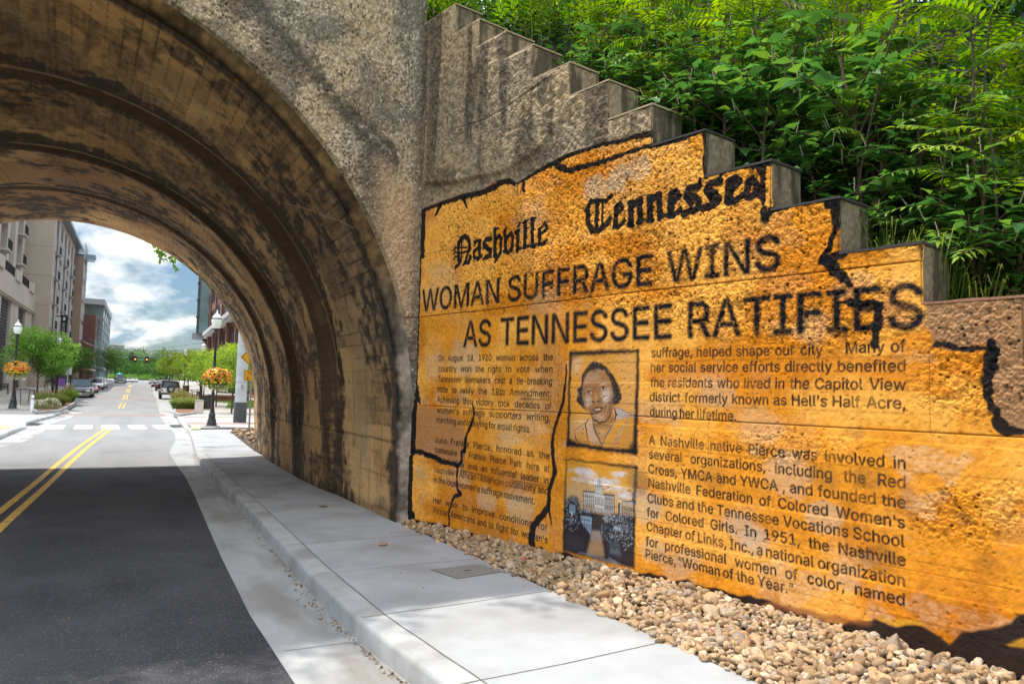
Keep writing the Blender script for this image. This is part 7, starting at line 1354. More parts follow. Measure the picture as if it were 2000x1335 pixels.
        win(b, a, e, TP_ + .003, 1.6, 4.2, 1, frame='blackplastic', mull=2)
    m = SB(); m.sb(sG - .4, sE + .6, TP_ - 10.3, TP_ + .75, zr, zr + .45); m.build('roof', M['roofmetal'], b); m = SB(); m.sb(sG, sE, TP_, TP_ + .15, 4.5, 4.9); m.build('string_course', M['beige2'], b)
    # brown end tower with a wide flat roof
    sT = sE + 1; sT2 = s_at(164, TP_ + 1.2, 503); zt = z_at(500, 163.5, TP_ + 1.2); m = SB(); m.sb(sT, sT2, TP_ - 8, TP_ + 1.2, z0 - 2, zt); m.build('tower_wall', M['brownst'], b)
    for c in range(3):
        for k in range(6): a = sT + (sT2 - sT) * (c + .2) / 3; win(b, a, a + (sT2 - sT) * .2, TP_ + 1.205, 5.2 + k * 3.1, 7.6 + k * 3.1, 1, mull=0)
    m = SB(); m.sb(sT - 2.2, sT2 + 2.0, TP_ - 8.5, TP_ + 2.4, zt, zt + .35); m.sb(sT - 2.4, sT2 + 2.2, TP_ - 8.7, TP_ + 2.6, zt + .35, zt + .75); m.build('overhanging_roof', M['roofmetal'], b)
left_block()
def banner():
    t0 = -8.9; s0 = s_at(119, t0); D = depth_of(sp(s0, t0, 5)); p = at_depth(126, 615, D); q = at_depth(122.5, 690, D); h = p.z - q.z; w = 11.5 / FPX * D
    t = thing('banner', 'tall black vertical banner lettered in white on the beige apartment block', 'banner', (p.x, p.y, q.z), 0); rt = Vector((RB[0, 0], RB[1, 0], 0)).normalized(); up = Vector((0, 0, 1)); n = rt.cross(up)
    m = MB(); m.prism([(-w / 2, 0), (w / 2, 0), (w / 2, h), (-w / 2, h)], (0, 0, 0), rt, up, -n * .06); m.build('cloth', pm('black_cloth', (.012, .012, .014), (.02, .02, .022), 2, rough=.8), t)
    m = MB(); text_into(m, 'RESIDEN', n * .012 + rt * (-w * .24) + up * (h * .02 + h * .78), -up, rt, w * .46, .004, center=False, spacing=1.08); m.build('lettering', M['frame_w'], t)
    m = MB(); m.prism([(-w * .2, h * .86), (w * .2, h * .86), (w * .2, h * .93), (0, h * .97), (-w * .2, h * .93)], n * .008, rt, up, n * .006); m.build('emblem', M['frame_w'], t)
    m = MB()
    for z in (h * .3, h * .97): m.cyl(rt * (-w * 1.4) + up * z, rt * (w / 2) + up * z, .06, None, 8)
    m.build('bracket', M['black_metal'], t)
banner()
def far_left():
    b = thing('office_building', 'dark brick office block with green glass corner and grey roof cap beyond the beige apartments', 'building'); t = -7.4; s1 = s_at(191, t, 640); s2 = s_at(208.5, t, 625); z1 = z_at(622, 192, t); z2 = z_at(616, 205, t)
    g = SB(); g.sb(s1 - 7, s1 + 1, t - 9, t, -2, z1); g.build('brick_wall', M['brickB'], b); g = SB(); g.sb(s1 + 1, s2, t - 12, t + .6, -2, z2); g.build('glass_wall', M['gglass'], b)
    m = SB()
    for k in range(7): z = 2.5 + (z2 - 3) * k / 7; m.sb(s1 + 1, s2, t + .6, t + .7, z, z + .35); m.sb(s1 + .9, s1 + 1, t - 12, t + .6, z, z + .35)
    for k in range(5): c = s1 + 1 + (s2 - s1 - 1) * k / 4; m.sb(c - .12, c + .12, t + .6, t + .72, 1, z2)
    m.build('mullion', M['greywall'], b); m = SB(); m.sb(s1 - 1.5, s2 + 1, t - 9, t + .9, z2, z2 + .9); m.build('roof', M['greywall'], b)
    for k in range(5):
        for c in range(2 if 5.8 + k * 3.6 < z1 else 0): win(b, s1 - 6 + c * 3.4, s1 - 3.6 + c * 3.4, t + .003, 3 + k * 3.6, 5.4 + k * 3.6, 1, frame='greywall')
    b = thing('warehouse', 'pale grey boxy building with ribbed side beyond the green glass office', 'building'); p0 = at_depth(207, 700, 250); zt = at_depth(215, 673, 250).z; zt2 = at_depth(236, 682, 262).z; m = MB(); m.b2(0, 5.0, 0, 30, -12, zt - p0.z); o = m.build('front_wall', M['greywall'], b); b.location = (p0.x, p0.y, p0.z); m = MB()
    for k in range(14): m.b2(5.01, 5.06, 1 + k * 2, 2 + k * 2, -10, zt - p0.z - .4)
    m.build('rib', M['frame_w'], b); m = MB(); m.b2(-.2, 5.3, -.3, 30.3, zt - p0.z, zt - p0.z + .35); m.build('roof', M['frame_w'], b); m = MB(); m.b2(.8, 2.2, -.05, -.01, -1.2, .6); m.b2(3, 4.3, -.05, -.01, -1.2, .6); m.build('window', M['bglass'], b)
    b = thing('house', 'small pale house half hidden by trees at the far end of the street', 'house'); p0 = at_depth(278, 741, 235); b.location = p0; m = MB(); m.b2(0, 4.2, 0, 6, -1, 1.7); m.build('wall', M['frame_w'], b); m = MB(); m.prism([(-.3, 1.7), (4.5, 1.7), (3.4, 2.9), (.8, 2.9)], (0, -.3, 0), (1, 0, 0), (0, 0, 1), (0, 6.6, 0)); m.build('roof', M['greywall'], b); m = MB(); m.b2(.7, 1.5, -.04, 0, .3, 1.2); m.b2(2.6, 3.4, -.04, 0, .3, 1.2); m.build('window', M['bglass'], b)
far_left()
def right_block():
    b = thing('brick_building', 'red brick building on the right with pale cornice, brick piers and glazed corner bay', 'building'); t = 10.0; s0 = s_at(520, t); s1 = s_at(402, t, 655); zc = z_at(655, 402, t); top = z_at(548, 405, t) + 8
    w = SB(); w.sb(s0 - 20, s1, t, t + 20, -1, top); w.build('brick_wall', M['brickA'], b)
    c = SB(); c.sb(s0 - 20, s1 + .3, t - .7, t, zc - .9, zc - .45); c.sb(s0 - 20, s1 + .3, t - .95, t, zc - .45, zc + .1); c.sb(s0 - 20, s1 + .3, t - .55, t, zc + .1, zc + .35); c.build('cornice', M['frame_w'], b)
    n = 9; L_ = s1 - (s0 - 20)
    for k in range(n + 1): a = s0 - 20 + L_ * k / n; m = SB(); m.sb(a - .55, a + .55, t - .45, t, -.5, zc - .9); m.sb(a - .5, a + .5, t - .3, t, zc + .35, top); m.build('pier', M['brickA'], b)
    for k in range(n):
        a = s0 - 20 + L_ * k / n + .9; e = s0 - 20 + L_ * (k + 1) / n - .9; mid = (a + e) / 2
        win(b, a, mid - .25, t - .003, 5.6, zc - 1.6, -1, frame='blackplastic'); win(b, mid + .25, e, t - .003, 5.6, zc - 1.6, -1, frame='blackplastic'); win(b, a, e, t - .003, 1.2, 4.7, -1, frame='blackplastic', mull=2)
        for f in range(3): z = zc + 1.2 + f * 3.6; win(b, a + .3, mid - .3, t - .003, z, z + 2.2, -1, frame='blackplastic'); win(b, mid + .3, e - .3, t - .003, z, z + 2.2, -1, frame='blackplastic')
        m = SB(); m.sb(a - .2, e + .2, t - .18, t, 4.9, 5.3); m.build('sill_band', M['kerbc'], b)
    # glazed bay at the far corner
    tb = t - 1.6; sb0 = s1 + .3; sb1 = s_at(388, tb, 640); g = SB(); g.sb(sb0, sb1, tb, t + 6, zc + .1, top); g.build('glass_bay', M['gglass'], b); m = SB(); m.sb(sb0 - .3, sb1 + .6, tb - 1.0, t + 6, zc - .9, zc + .1); m.build('bay_soffit', M['greywall'], b); m = SB()
    for k in range(6): z = zc + .1 + (top - zc) * k / 6; m.sb(sb0 - .05, sb1 + .25, tb - .3, tb, z, z + .3); m.sb(sb0 - .2, sb0, tb - .3, t, z, z + .3)
    for k in range(4): c_ = sb0 + (sb1 - sb0) * k / 3; m.sb(c_ - .1, c_ + .1, tb - .12, tb, zc, top)
    m.build('bay_mullion', M['darkwall'], b)
right_block()
# ------------------------------------------------------------------ vehicles
def carpaint(name, c, coat=.8, metal=.3): return pm(name, c, tuple(q * 1.12 for q in c), .8, rough=.32, metal=metal, coat=coat, spec=.5)
def wheel(par, x, y, R, w, rim='alloy'):
    m = MB(); s = 1 if x > 0 else -1; prof = [(R * .62, -w / 2), (R * .9, -w / 2), (R, -w * .3), (R, w * .3), (R * .9, w / 2), (R * .62, w / 2)]; n = 20
    vs = [(x + z, y + r * math.cos(6.283 * k / n), R + r * math.sin(6.283 * k / n)) for r, z in prof for k in range(n)]; fs = [(i * n + k, i * n + (k + 1) % n, (i + 1) * n + (k + 1) % n, (i + 1) * n + k) for i in range(5) for k in range(n)]; m.add(vs, fs); t = m.build('wheel', M['rubber'], par, True)
    m = MB(); m.cyl((x - w * .35, y, R), (x + w * .35, y, R), R * .63, None, 18); m.cyl((x + s * w * .34, y, R), (x + s * w * .42, y, R), R * .16, None, 10)
    for k in range(5): a = 6.283 * k / 5; m.box((x + s * w * .38, y + R * .38 * math.cos(a), R + R * .38 * math.sin(a)), (w * .1, R * .16, R * .16))
    m.build('rim', M[rim], t, True)
def loft(m, secs):
    """secs: list of (y, [(x, z) half profile from bottom centre-out to top]); mirrored in x"""
    n = len(secs[0][1]); rows = []
    for y, pr in secs: rows.append([(x, y, z) for x, z in pr] + [(-x, y, z) for x, z in pr[::-1]])
    k = len(rows[0]); vs = [v for r in rows for v in r]; fs = [(i * k + j, i * k + (j + 1) % k, (i + 1) * k + (j + 1) % k, (i + 1) * k + j) for i in range(len(rows) - 1) for j in range(k)]; fs += [tuple(range(k - 1, -1, -1)), tuple(range((len(rows) - 1) * k, len(rows) * k))]; m.add(vs, fs)
def make_car(name, lab, cat, paint, L, Wd, H, loc, rz, style='suv', group=None, light=None):
    """front points to +y; loc = ground point under the middle"""
    t = thing(name, lab, cat, loc, rz, group); w = Wd / 2; gc = .24 if style != 'sedan' else .18; belt = H * (.60 if style in ('suv', 'van') else .58 if style == 'pickup' else .64); hood = belt * (.94 if style != 'van' else .9); R = .37 if style != 'sedan' else .33; pm_ = M[paint]
    yr, yf = -L / 2, L / 2; P = lambda top, wb=1.0: [(w * .80 * wb, gc), (w * .97 * wb, gc + .12), (w * wb, gc + (top - gc) * .55), (w * .96 * wb, top - .05), (w * .86 * wb, top)]
    tail = belt if style in ('suv', 'van') else belt * .97 if style == 'sedan' else belt * .98
    m = MB(); loft(m, [(yr, P(tail - .08, .93)), (yr + .12, P(tail, .985)), (yr + L * .25, P(belt, 1)), (yf - L * .27, P(belt, 1)), (yf - L * .2, P(hood + .02, 1)), (yf - .22, P(hood - .06, .98)), (yf - .04, P(hood - .22, .93)), (yf, P(hood - .32, .88))]); m.build('body', pm_, t, True)
    # cabin
    c0 = yr + .06 if style in ('suv', 'van') else yr + L * .16 if style == 'sedan' else yr + L * .36; c1 = yf - L * .25; r0 = c0 + (.22 if style in ('suv', 'van') else .55 if style == 'sedan' else .12); r1 = c1 - (.62 if style != 'van' else .45); wt = w * .74; wb = w * .88; zb = belt - .02; zt = H
    q = [(-wb, c0, zb), (wb, c0, zb), (wb, c1, zb), (-wb, c1, zb), (-wt, r0, zt - .06), (wt, r0, zt - .06), (wt, r1, zt - .06), (-wt, r1, zt - .06)]; m = MB(); m.add(q, [(3, 2, 1, 0), (4, 5, 6, 7), (0, 1, 5, 4), (1, 2, 6, 5), (2, 3, 7, 6), (3, 0, 4, 7)]); m.build('cabin_frame', pm_, t, bevel=.03)
    m = MB(); m.prism([(-wt, r0 - .03), (wt, r0 - .03), (wt * .98, r1 + .05), (-wt * .98, r1 + .05)], (0, 0, zt - .08), (1, 0, 0), (0, 1, 0), (0, 0, .08)); m.build('roof', pm_, t, True, bevel=.03)
    def pane(nm, a, b, c, d, ins=.07):
        a, b, c, d = map(Vector, (a, b, c, d)); cc = (a + b + c + d) / 4; n = (b - a).cross(d - a).normalized(); n = n if n.dot(cc - Vector((0, 0, H * .7))) > 0 else -n; o_ = MB(); s_ = lambda p: p + (cc - p).normalized() * ins * 1.35 + n * .012; o_.quad(s_(a), s_(b), s_(c), s_(d)); o_.build(nm, M['carglass'], t)
    V_ = [Vector(v) for v in q]; pane('windscreen', V_[2], V_[3], V_[7], V_[6]); pane('rear_window', V_[0], V_[1], V_[5], V_[4])
    for s_ in (1, -1):
        f = (lambda i: V_[i]) if s_ > 0 else (lambda i: Vector((-V_[i].x, V_[i].y, V_[i].z))); md = .52 if style != 'pickup' else .45; A = f(1); B = f(2); C_ = f(6); D_ = f(5); mb_ = A.lerp(B, md); mt = D_.lerp(C_, md); pane('side_window', A, mb_, mt, D_, .05); pane('side_window', mb_, B, C_, mt, .05)
    if style == 'pickup':
        m = MB(); m.b2(-w * .8, w * .8, yr + .1, c0 - .05, belt - .012, belt + .004); m.build('bed_liner', M['blackplastic'], t); m = MB(); m.b2(-w * .62, w * .62, yf - .005, yf + .03, hood - .62, hood - .28); m.build('grille', M['chrome'], t, bevel=.02); m = MB(); m.b2(-w * .5, w * .5, yf + .028, yf + .036, hood - .57, hood - .33); m.build('grille_mesh', M['blackplastic'], t)
    else: m = MB(); m.b2(-w * .5, w * .5, yf - .01, yf + .02, hood - .52, hood - .36); m.build('grille', M['blackplastic'], t, bevel=.01)
    for y, nm in ((yf, 'front_bumper'), (yr, 'rear_bumper')): m = MB(); m.box((0, y + (.02 if y > 0 else -.02), gc + .16), (Wd * .9, .16, .24)); m.build(nm, M['chrome'] if style == 'pickup' else M['blackplastic'], t, bevel=.05)
    for s_ in (-1, 1):
        m = MB(); m.box((s_ * w * .74, yf - .03, hood - .34), (w * .36, .14, .17)); m.build('headlight', M['headlight'], t, bevel=.03); m = MB(); m.box((s_ * w * .84, yr + .03, belt - .24), (w * .2, .1, .34 if style != 'sedan' else .2)); m.build('tail_light', M['redlight'], t, bevel=.02); m = MB(); m.box((s_ * (w + .1), c1 - .3, belt + .06), (.2, .1, .14)); m.build('mirror', pm_ if style != 'pickup' else M['chrome'], t, bevel=.03)
        for y in (yf - L * .19, yr + L * .2):
            m = MB(); m.cyl((s_ * w * .8, y, R), (s_ * w * 1.004, y, R), R * 1.16, None, 20); m.build('wheel_arch', M['rubber'], t); wheel(t, s_ * (w - .09), y, R, .22)
    for y in (yr - .105, yf + .105): m = MB(); m.box((0, y, gc + .2), (.32, .012, .16)); m.build('licence_plate', M['frame_w'], t)
    return t
for nm, c, mt in (('silver_paint', (.78, .79, .80), .05), ('black_paint', (.015, .016, .018), .2), ('white_paint', (.72, .72, .71), 0), ('red_paint', (.32, .02, .02), .2), ('charcoal_paint', (.045, .05, .055), .4), ('navy_paint', (.02, .03, .05), .3), ('pewter_paint', (.16, .16, .165), .5)): M[nm] = carpaint(nm, c, .8, mt)
def onroad(px, py): p = G(px, py, -.15); return Vector((p.x, p.y, float(gz(p.y)) - .15))
def parked(px_c, py, px_w, real_w): # ground point so that the near end has the pictured width
    return onroad(px_c, py)
def offroader():
    p = onroad(331, 780); D = depth_of(p); k = 37.5 / FPX * D; s = k / 1.87; L = 4.0; t = thing('off_roader', 'silver off-roader with black soft top and spare wheel parked first on the right', 'car', p + SD * (2.0 * s), -PHI); w = .78; S_ = M['silver_paint']
    m = MB(); m.b2(-w, w, -1.95, .75, .52, 1.12); m.b2(-w * .82, w * .82, .75, 1.85, .55, 1.06); m.build('body', S_, t, bevel=.04)
    m = MB(); q = [(-w, -1.9, 1.1), (w, -1.9, 1.1), (w, .62, 1.1), (-w, .62, 1.1), (-w * .9, -1.8, 1.84), (w * .9, -1.8, 1.84), (w * .9, .32, 1.84), (-w * .9, .32, 1.84)]; m.add(q, [(3, 2, 1, 0), (4, 5, 6, 7), (0, 1, 5, 4), (1, 2, 6, 5), (2, 3, 7, 6), (3, 0, 4, 7)]); m.build('soft_top', M['blackplastic'], t, bevel=.05)
    for nm, a in (('rear_window', [(-.6, -1.905, 1.2), (.6, -1.905, 1.2), (.56, -1.84, 1.7), (-.56, -1.84, 1.7)]), ('windscreen', [(-.62, .62, 1.18), (.62, .62, 1.18), (.58, .36, 1.76), (-.58, .36, 1.76)]), ('side_window', [(.80, -1.7, 1.2), (.80, -.7, 1.2), (.74, -.7, 1.72), (.74, -1.6, 1.72)]), ('side_window', [(-.80, -1.7, 1.2), (-.80, -.7, 1.2), (-.74, -.7, 1.72), (-.74, -1.6, 1.72)]), ('side_window', [(.80, -.6, 1.2), (.80, .45, 1.2), (.74, .25, 1.72), (.74, -.6, 1.72)]), ('side_window', [(-.80, -.6, 1.2), (-.80, .45, 1.2), (-.74, .25, 1.72), (-.74, -.6, 1.72)])): m = MB(); m.add(a, [(0, 1, 2, 3)]); m.build(nm, M['carglass'], t)
    for s_ in (-1, 1):
        for y in (-1.25, 1.25):
            wheel(t, s_ * .80, y, .39, .25); m = MB(); m.prism([(-.55, .42), (-.42, .78), (-.2, .9), (.2, .9), (.42, .78), (.55, .42), (.47, .42), (.36, .72), (.16, .82), (-.16, .82), (-.36, .72), (-.47, .42)], (s_ * .70, y, 0), (0, 1, 0), (0, 0, 1), (s_ * .25, 0, 0)); m.build('fender_flare', M['blackplastic'], t)
        m = MB(); m.box((s_ * .72, -1.97, .92), (.14, .06, .2)); m.build('tail_light', M['redlight'], t, bevel=.02); m = MB(); m.box((s_ * .55, 1.87, .88), (.2, .05, .2)); m.build('headlight', M['headlight'], t, bevel=.04); m = MB(); m.box((s_ * .92, .4, 1.22), (.16, .08, .18)); m.build('mirror', M['blackplastic'], t, bevel=.02)
    m = MB(); m.b2(-.8, .8, -2.12, -1.95, .48, .66); m.build('rear_bumper', M['blackplastic'], t, bevel=.03); m = MB(); m.b2(-.78, .78, 1.85, 2.05, .5, .66); m.build('front_bumper', M['blackplastic'], t, bevel=.03)
    m = MB(); n = 22; prof = [(.2, -.11), (.33, -.11), (.38, -.05), (.38, .05), (.33, .11), (.2, .11)]; m.add([(.08 + r * math.cos(6.283 * k_ / n), -2.1 + z, 1.02 + r * math.sin(6.283 * k_ / n)) for r, z in prof for k_ in range(n)], [(i * n + k_, i * n + (k_ + 1) % n, (i + 1) * n + (k_ + 1) % n, (i + 1) * n + k_) for i in range(5) for k_ in range(n)]); sw = m.build('spare_wheel', M['rubber'], t, True); m = MB(); m.cyl((.08, -2.12, 1.02), (.08, -2.2, 1.02), .08, None, 10); m.cyl((.08, -2.0, 1.02), (.08, -2.08, 1.02), .24, None, 18)
    for a in range(5): m.box((.08 + .15 * math.cos(a * 1.257 + .3), -2.17, 1.02 + .15 * math.sin(a * 1.257 + .3)), (.08, .05, .12), 0)
    m.build('rim', M['alloy'], sw); m = MB(); m.box((-.5, -2.14, .78), (.3, .015, .15)); m.build('licence_plate', M['frame_w'], t); m = MB(); m.b2(-.04, .04, -1.99, -1.96, .55, 1.1); m.build('tailgate_seam', M['blackplastic'], t); t.scale = (s,) * 3
offroader()
def place(name, lab, cat, paint, L, Wd, H, style, pxc, py, pxw, rear=True, grp=None):
    p = onroad(pxc, py); D = depth_of(p); k = pxw / FPX * D / Wd; o = make_car(name, lab, cat, paint, L, Wd, H, p + SD * (L / 2 * k), -PHI if rear else math.pi - PHI, style, grp); o.scale = (k,) * 3; return o
RG = 'cars parked along the right kerb'; LG = 'vehicles parked along the left kerb'
place('parked_car', 'black sport utility with red tail lights parked ahead of the silver off-roader', 'car', 'black_paint', 4.7, 1.9, 1.75, 'suv', 318, 763.5, 26, True, RG); place('parked_car', 'dark saloon parked third in the right hand row', 'car', 'charcoal_paint', 4.6, 1.85, 1.45, 'sedan', 303.5, 756.5, 15, True, RG); place('parked_car', 'silver estate car parked farthest in the right hand row', 'car', 'silver_paint', 4.6, 1.8, 1.6, 'suv', 297, 749.8, 11.5, True, RG)
place('pickup_truck', 'shiny black pickup with chrome grille facing the bridge on the left', 'pickup', 'black_paint', 5.6, 2.0, 1.9, 'pickup', 154.5, 777, 41, False, LG); place('parked_car', 'small red saloon tucked between the black pickup and the white van', 'car', 'red_paint', 4.4, 1.8, 1.45, 'sedan', 177.5, 767, 21, False, LG); place('parked_car', 'white sport utility with dark windows behind the red saloon', 'car', 'white_paint', 4.8, 1.95, 1.85, 'suv', 187.5, 761, 24, False, LG); place('delivery_van', 'tall white van parked behind the white sport utility', 'van', 'white_paint', 5.2, 2.0, 2.15, 'van', 197, 757.5, 19.5, False, LG)
p_ = onroad(235.5, 747.6); k_ = 17 / FPX * depth_of(p_) / 2.0; o_ = make_car('pickup_truck', 'navy pickup coming down the far end of the street', 'pickup', 'navy_paint', 5.4, 2.0, 1.9, p_, math.pi - PHI, 'pickup'); o_.scale = (k_,) * 3
for px, lab in ((253, 'left of two white cars stopped far away at the end of the street'), (263, 'right of two white cars stopped far away at the end of the street')): p_ = onroad(px, 746.2); k_ = 10.5 / FPX * depth_of(p_) / 1.85; o_ = make_car('distant_car', lab, 'car', 'white_paint' if px < 260 else 'silver_paint', 4.5, 1.85, 1.5, p_, math.pi - PHI, 'sedan', 'white cars at the junction'); o_.scale = (k_,) * 3
# ------------------------------------------------------------------ traffic signals on a mast arm
def signals():
    D = 176.0; b = at_depth(324, 742, D); t = thing('signal_mast', 'black curved traffic signal mast arm reaching over the far junction from the right', 'signal mast', (b.x, b.y, float(gz(b.y)))); o0 = Vector(t.location); A = lambda px, py: at_depth(px, py, D) - o0
    m = MB(); m.tube([(0, 0, -.2), (0, 0, 4.0), A(322, 706)], [.2, .17, .16], 10); m.build('pole', M['black_metal'], t, True); m = MB(); m.tube([A(322, 706), A(314, 702), A(300, 699.0), A(285, 697.5), A(262, 698.5), A(228, 699.5)], [.15, .14, .13, .12, .11, .09], 8); m.build('arm', M['black_metal'], t, True)
    g = emit_mat('amber_signal', (1.0, .32, .03), 2.2); off = pm('dark_lens', (.03, .01, .01), (.04, .015, .012), 5, rough=.3)
    for px, py, s, lit, lab in ((229, 693, 1.0, 0, 'unlit signal head at the tip of the far mast arm'), (257, 695.5, 1.15, 0, 'larger unlit signal head left of the lit pair'), (264.3, 701, 1.0, 1, 'left of the two signal heads showing amber'), (286.8, 701.8, 1.0, 1, 'right of the two signal heads showing amber beside the green street sign')):
        p = at_depth(px, py, D - .25); q = thing('traffic_light', lab, 'traffic light', p, -PHI, 'traffic lights on the mast arm'); m = MB(); m.b2(-.24 * s, .24 * s, -.1, .12, -.62 * s, .62 * s); m.build('housing', M['blackplastic'], q, bevel=.03); m = MB(); m.b2(-.4 * s, .4 * s, .02, .04, -.76 * s, .76 * s); m.build('backplate', M['black_metal'], q)
        for k in range(3): z = (.4 - .4 * k) * s; m = MB(); m.cyl((0, -.10, z), (0, -.125, z), .16 * s, None, 14); m.build('lens', g if (lit and k == 1) else off, q)
        for k in range(3): z = (.4 - .4 * k) * s; m = MB(); m.add([(.18 * s * math.cos(a), y, z + .18 * s * math.sin(a)) for y in (-.1, -.34) for a in np.linspace(.0, 3.14, 7)], [(i, i + 1, i + 8, i + 7) for i in range(6)]); m.build('visor', M['blackplastic'], q)
    p = at_depth(275.5, 701.3, D - .2); q = thing('street_sign', 'small green street name plate between the two lit signal heads', 'street sign', p, -PHI); m = MB(); m.b2(-.62, .62, -.02, .02, -.16, .16); m.build('plate', pm('green_sign', (.0, .16, .09), (.0, .18, .1), 3, rough=.4), q); m = MB()
    for z in (-.145, .125): m.b2(-.6, .6, -.026, -.022, z, z + .02)
    m.build('border', M['white'], q); p = at_depth(241, 697.5, D - .15); q = thing('lane_sign', 'pale grey lane sign on the mast arm between the unlit heads', 'sign', p, -PHI); m = MB(); m.b2(-.9, .9, -.02, .02, -.2, .2); m.build('plate', M['galv'], q); m = MB(); m.b2(-.9, .9, -.03, -.024, .17, .2); m.b2(-.9, .9, -.03, -.024, -.2, -.17); m.build('border', M['white'], q)
signals()
def strings():
    r = np.random.RandomState(14); spec = [(172, 660, 95, 398, 669, 62, 16), (166, 668, 95, 392, 680, 66, 14), (205, 676, 120, 388, 690, 84, 12), (198, 670, 120, 380, 683, 84, 12), (214, 683, 150, 372, 690, 110, 10), (222, 680, 150, 360, 686, 115, 9), (230, 689, 165, 352, 694, 130, 7), (160, 664, 80, 236, 690, 160, 6)]
    for k, (a, b, D0, c, d, D1, sag) in enumerate(spec):
        p = at_depth(a, b, D0); q = at_depth(c, d, D1); n = 34; P = [p.lerp(q, i / n) - Vector((0, 0, sag * .045 * 4 * (i / n) * (1 - i / n))) for i in range(n + 1)]
        t = thing('string_light', ('nearest', 'second', 'third', 'fourth', 'fifth', 'sixth', 'farthest', 'diagonal')[k] + ' festoon string of small white bulbs hung across the street', 'string lights', p, 0, 'festoon lights over the street'); P = [x - p for x in P]; m = MB(); m.tube(P, .012 * D1 / 60, 4); m.build('cable', M['black_metal'], t); m = MB()
        for x in P[1:-1]: m.ball(x - Vector((0, 0, .08)), .042 * (D1 / 75) ** .5, 8, 5); 
        m.build('bulbs', M['globe'], t, True)
strings()
# ------------------------------------------------------------------ street trees
def put(o, px, py, D=None, scale=1, rz=0, lab=None, first=False, h=None):
    if D is None: p = G(px, py)
    else: q = at_depth(px, 745, D); p = Vector((q.x, q.y, float(gz(q.y))))
    t = o if first else dup(o, label=lab); t.location = (p.x, p.y, p.z); t.rotation_euler = (0, 0, rz); t.scale = (scale,) * 3; return t
tl = tree_proto('street_tree', 5.6, 2.7, .085, 61, M['leaf_street'], 9500, .19, 'round leafy green street tree standing in the left planting bed', group='street trees on the left', base=.42, nb=10, flat=.75); put(tl, 71, 784, None, .93, .4, first=True)
put(tl, 103, 766, None, .85, 2.2, 'smaller street tree just behind the round tree on the left'); 
t2 = tree_proto('street_tree', 6.4, 2.6, .09, 63, M['leaf_tree'], 4600, .2, 'darker green street tree above the parked white vehicles', group='street trees on the left', base=.32); put(t2, 156, 0, 92, .78, .3, first=True); put(t2, 138, 0, 80, .72, 1.9, 'dark street tree behind the black pickup')
put(t2, 208, 0, 120, .88, 3.1, 'dark street tree beyond the white van near the green glass office'); put(t2, 224, 0, 150, 1.0, 4.0, 'dark street tree near the far junction on the left')
tr = tree_proto('lime_tree', 5.4, 2.5, .085, 65, M['leaf_lime'], 5200, .19, 'bright lime green street tree directly behind the flower basket lamp', group='lime green street trees on the right', base=.36, nb=11); put(tr, 424, 0, 58, .76, .2, first=True)
for px, D, s, rz, lab in ((392, 66, 1.0, 1.3, 'lime green street tree left of the flower basket lamp'), (368, 82, 1.08, 2.5, 'lime green street tree above the black sport utility'), (350, 100, 1.15, 3.6, 'yellowest lime tree in the middle of the right hand row'), (336, 122, 1.2, 4.4, 'lime green street tree near the farthest parked car'), (326, 140, 1.1, 5.2, 'farthest small lime green tree at the junction'), (455, 48, .98, 5.5, 'lime green street tree between the lamp and the steel pole')): put(tr, px, 0, D, s * .78, rz, lab)
tw = tree_proto('broad_tree', 11, 6.5, .25, 67, M['leaf_tree'], 4200, .5, 'broad dark green tree in the wood closing the street, left end', group='trees closing the far end of the street', base=.15, nb=9, flat=.7); put(tw, 246, 0, 214, .72, 0, first=True)
for px, D, s, rz, lab in ((262, 232, .74, 1, 'broad dark green tree behind the white cars'), (286, 248, .8, 2, 'broad rounded tree behind the amber signals'), (300, 230, .66, 3, 'broad dark tree right of the small pale house'), (318, 214, .75, 4, 'broad dark tree behind the signal mast pole'), (226, 222, .8, 5, 'broad dark tree beyond the navy pickup'), (335, 226, .8, 2.6, 'broad dark tree behind the farthest lime tree'), (274, 270, 1.0, 3.9, 'tallest broad tree in the middle of the far wood'), (214, 240, .8, .7, 'broad tree below the pale warehouse')): put(tw, px, 0, D, s, rz, lab)
def conifer():
    p = at_depth(317, 740, 262); t = thing('conifer', 'dark pointed conifer standing above the far wood right of the signals', 'conifer', (p.x, p.y, 2.8)); m = MB(); m.tube([(0, 0, 0), (0, 0, 12)], [.25, .05], 6); m.build('trunk', M['bark'], t); V, F, C = crown([(0, 0, 3 + k * 1.5, 2.6 - k * .38, 1.2) for k in range(6)], 2600, .5, 70, .5); leaf_obj('crown', V, F, C, M['leaf_tree'], t)
    V = []; F = []; C = []; r = np.random.RandomState(71)
    for k in range(5200): x = r.uniform(-30, 40); y = r.uniform(0, 5); q = at_depth(285, 742, 206); fill_leaves(V, F, C, np.array([q.x + x, q.y + y, 2.75 + r.uniform(0, 1.3)]), r.randn(3) * .5 + np.array([0, -.3, .6]), r.randn(3), .5, .22, r.uniform(.3, .9))
    o = leaf_obj('hedgerow', V, F, C, M['leaf_street'], None); tag(o, 'long green hedgerow across the far end of the street', 'hedge')
conifer()
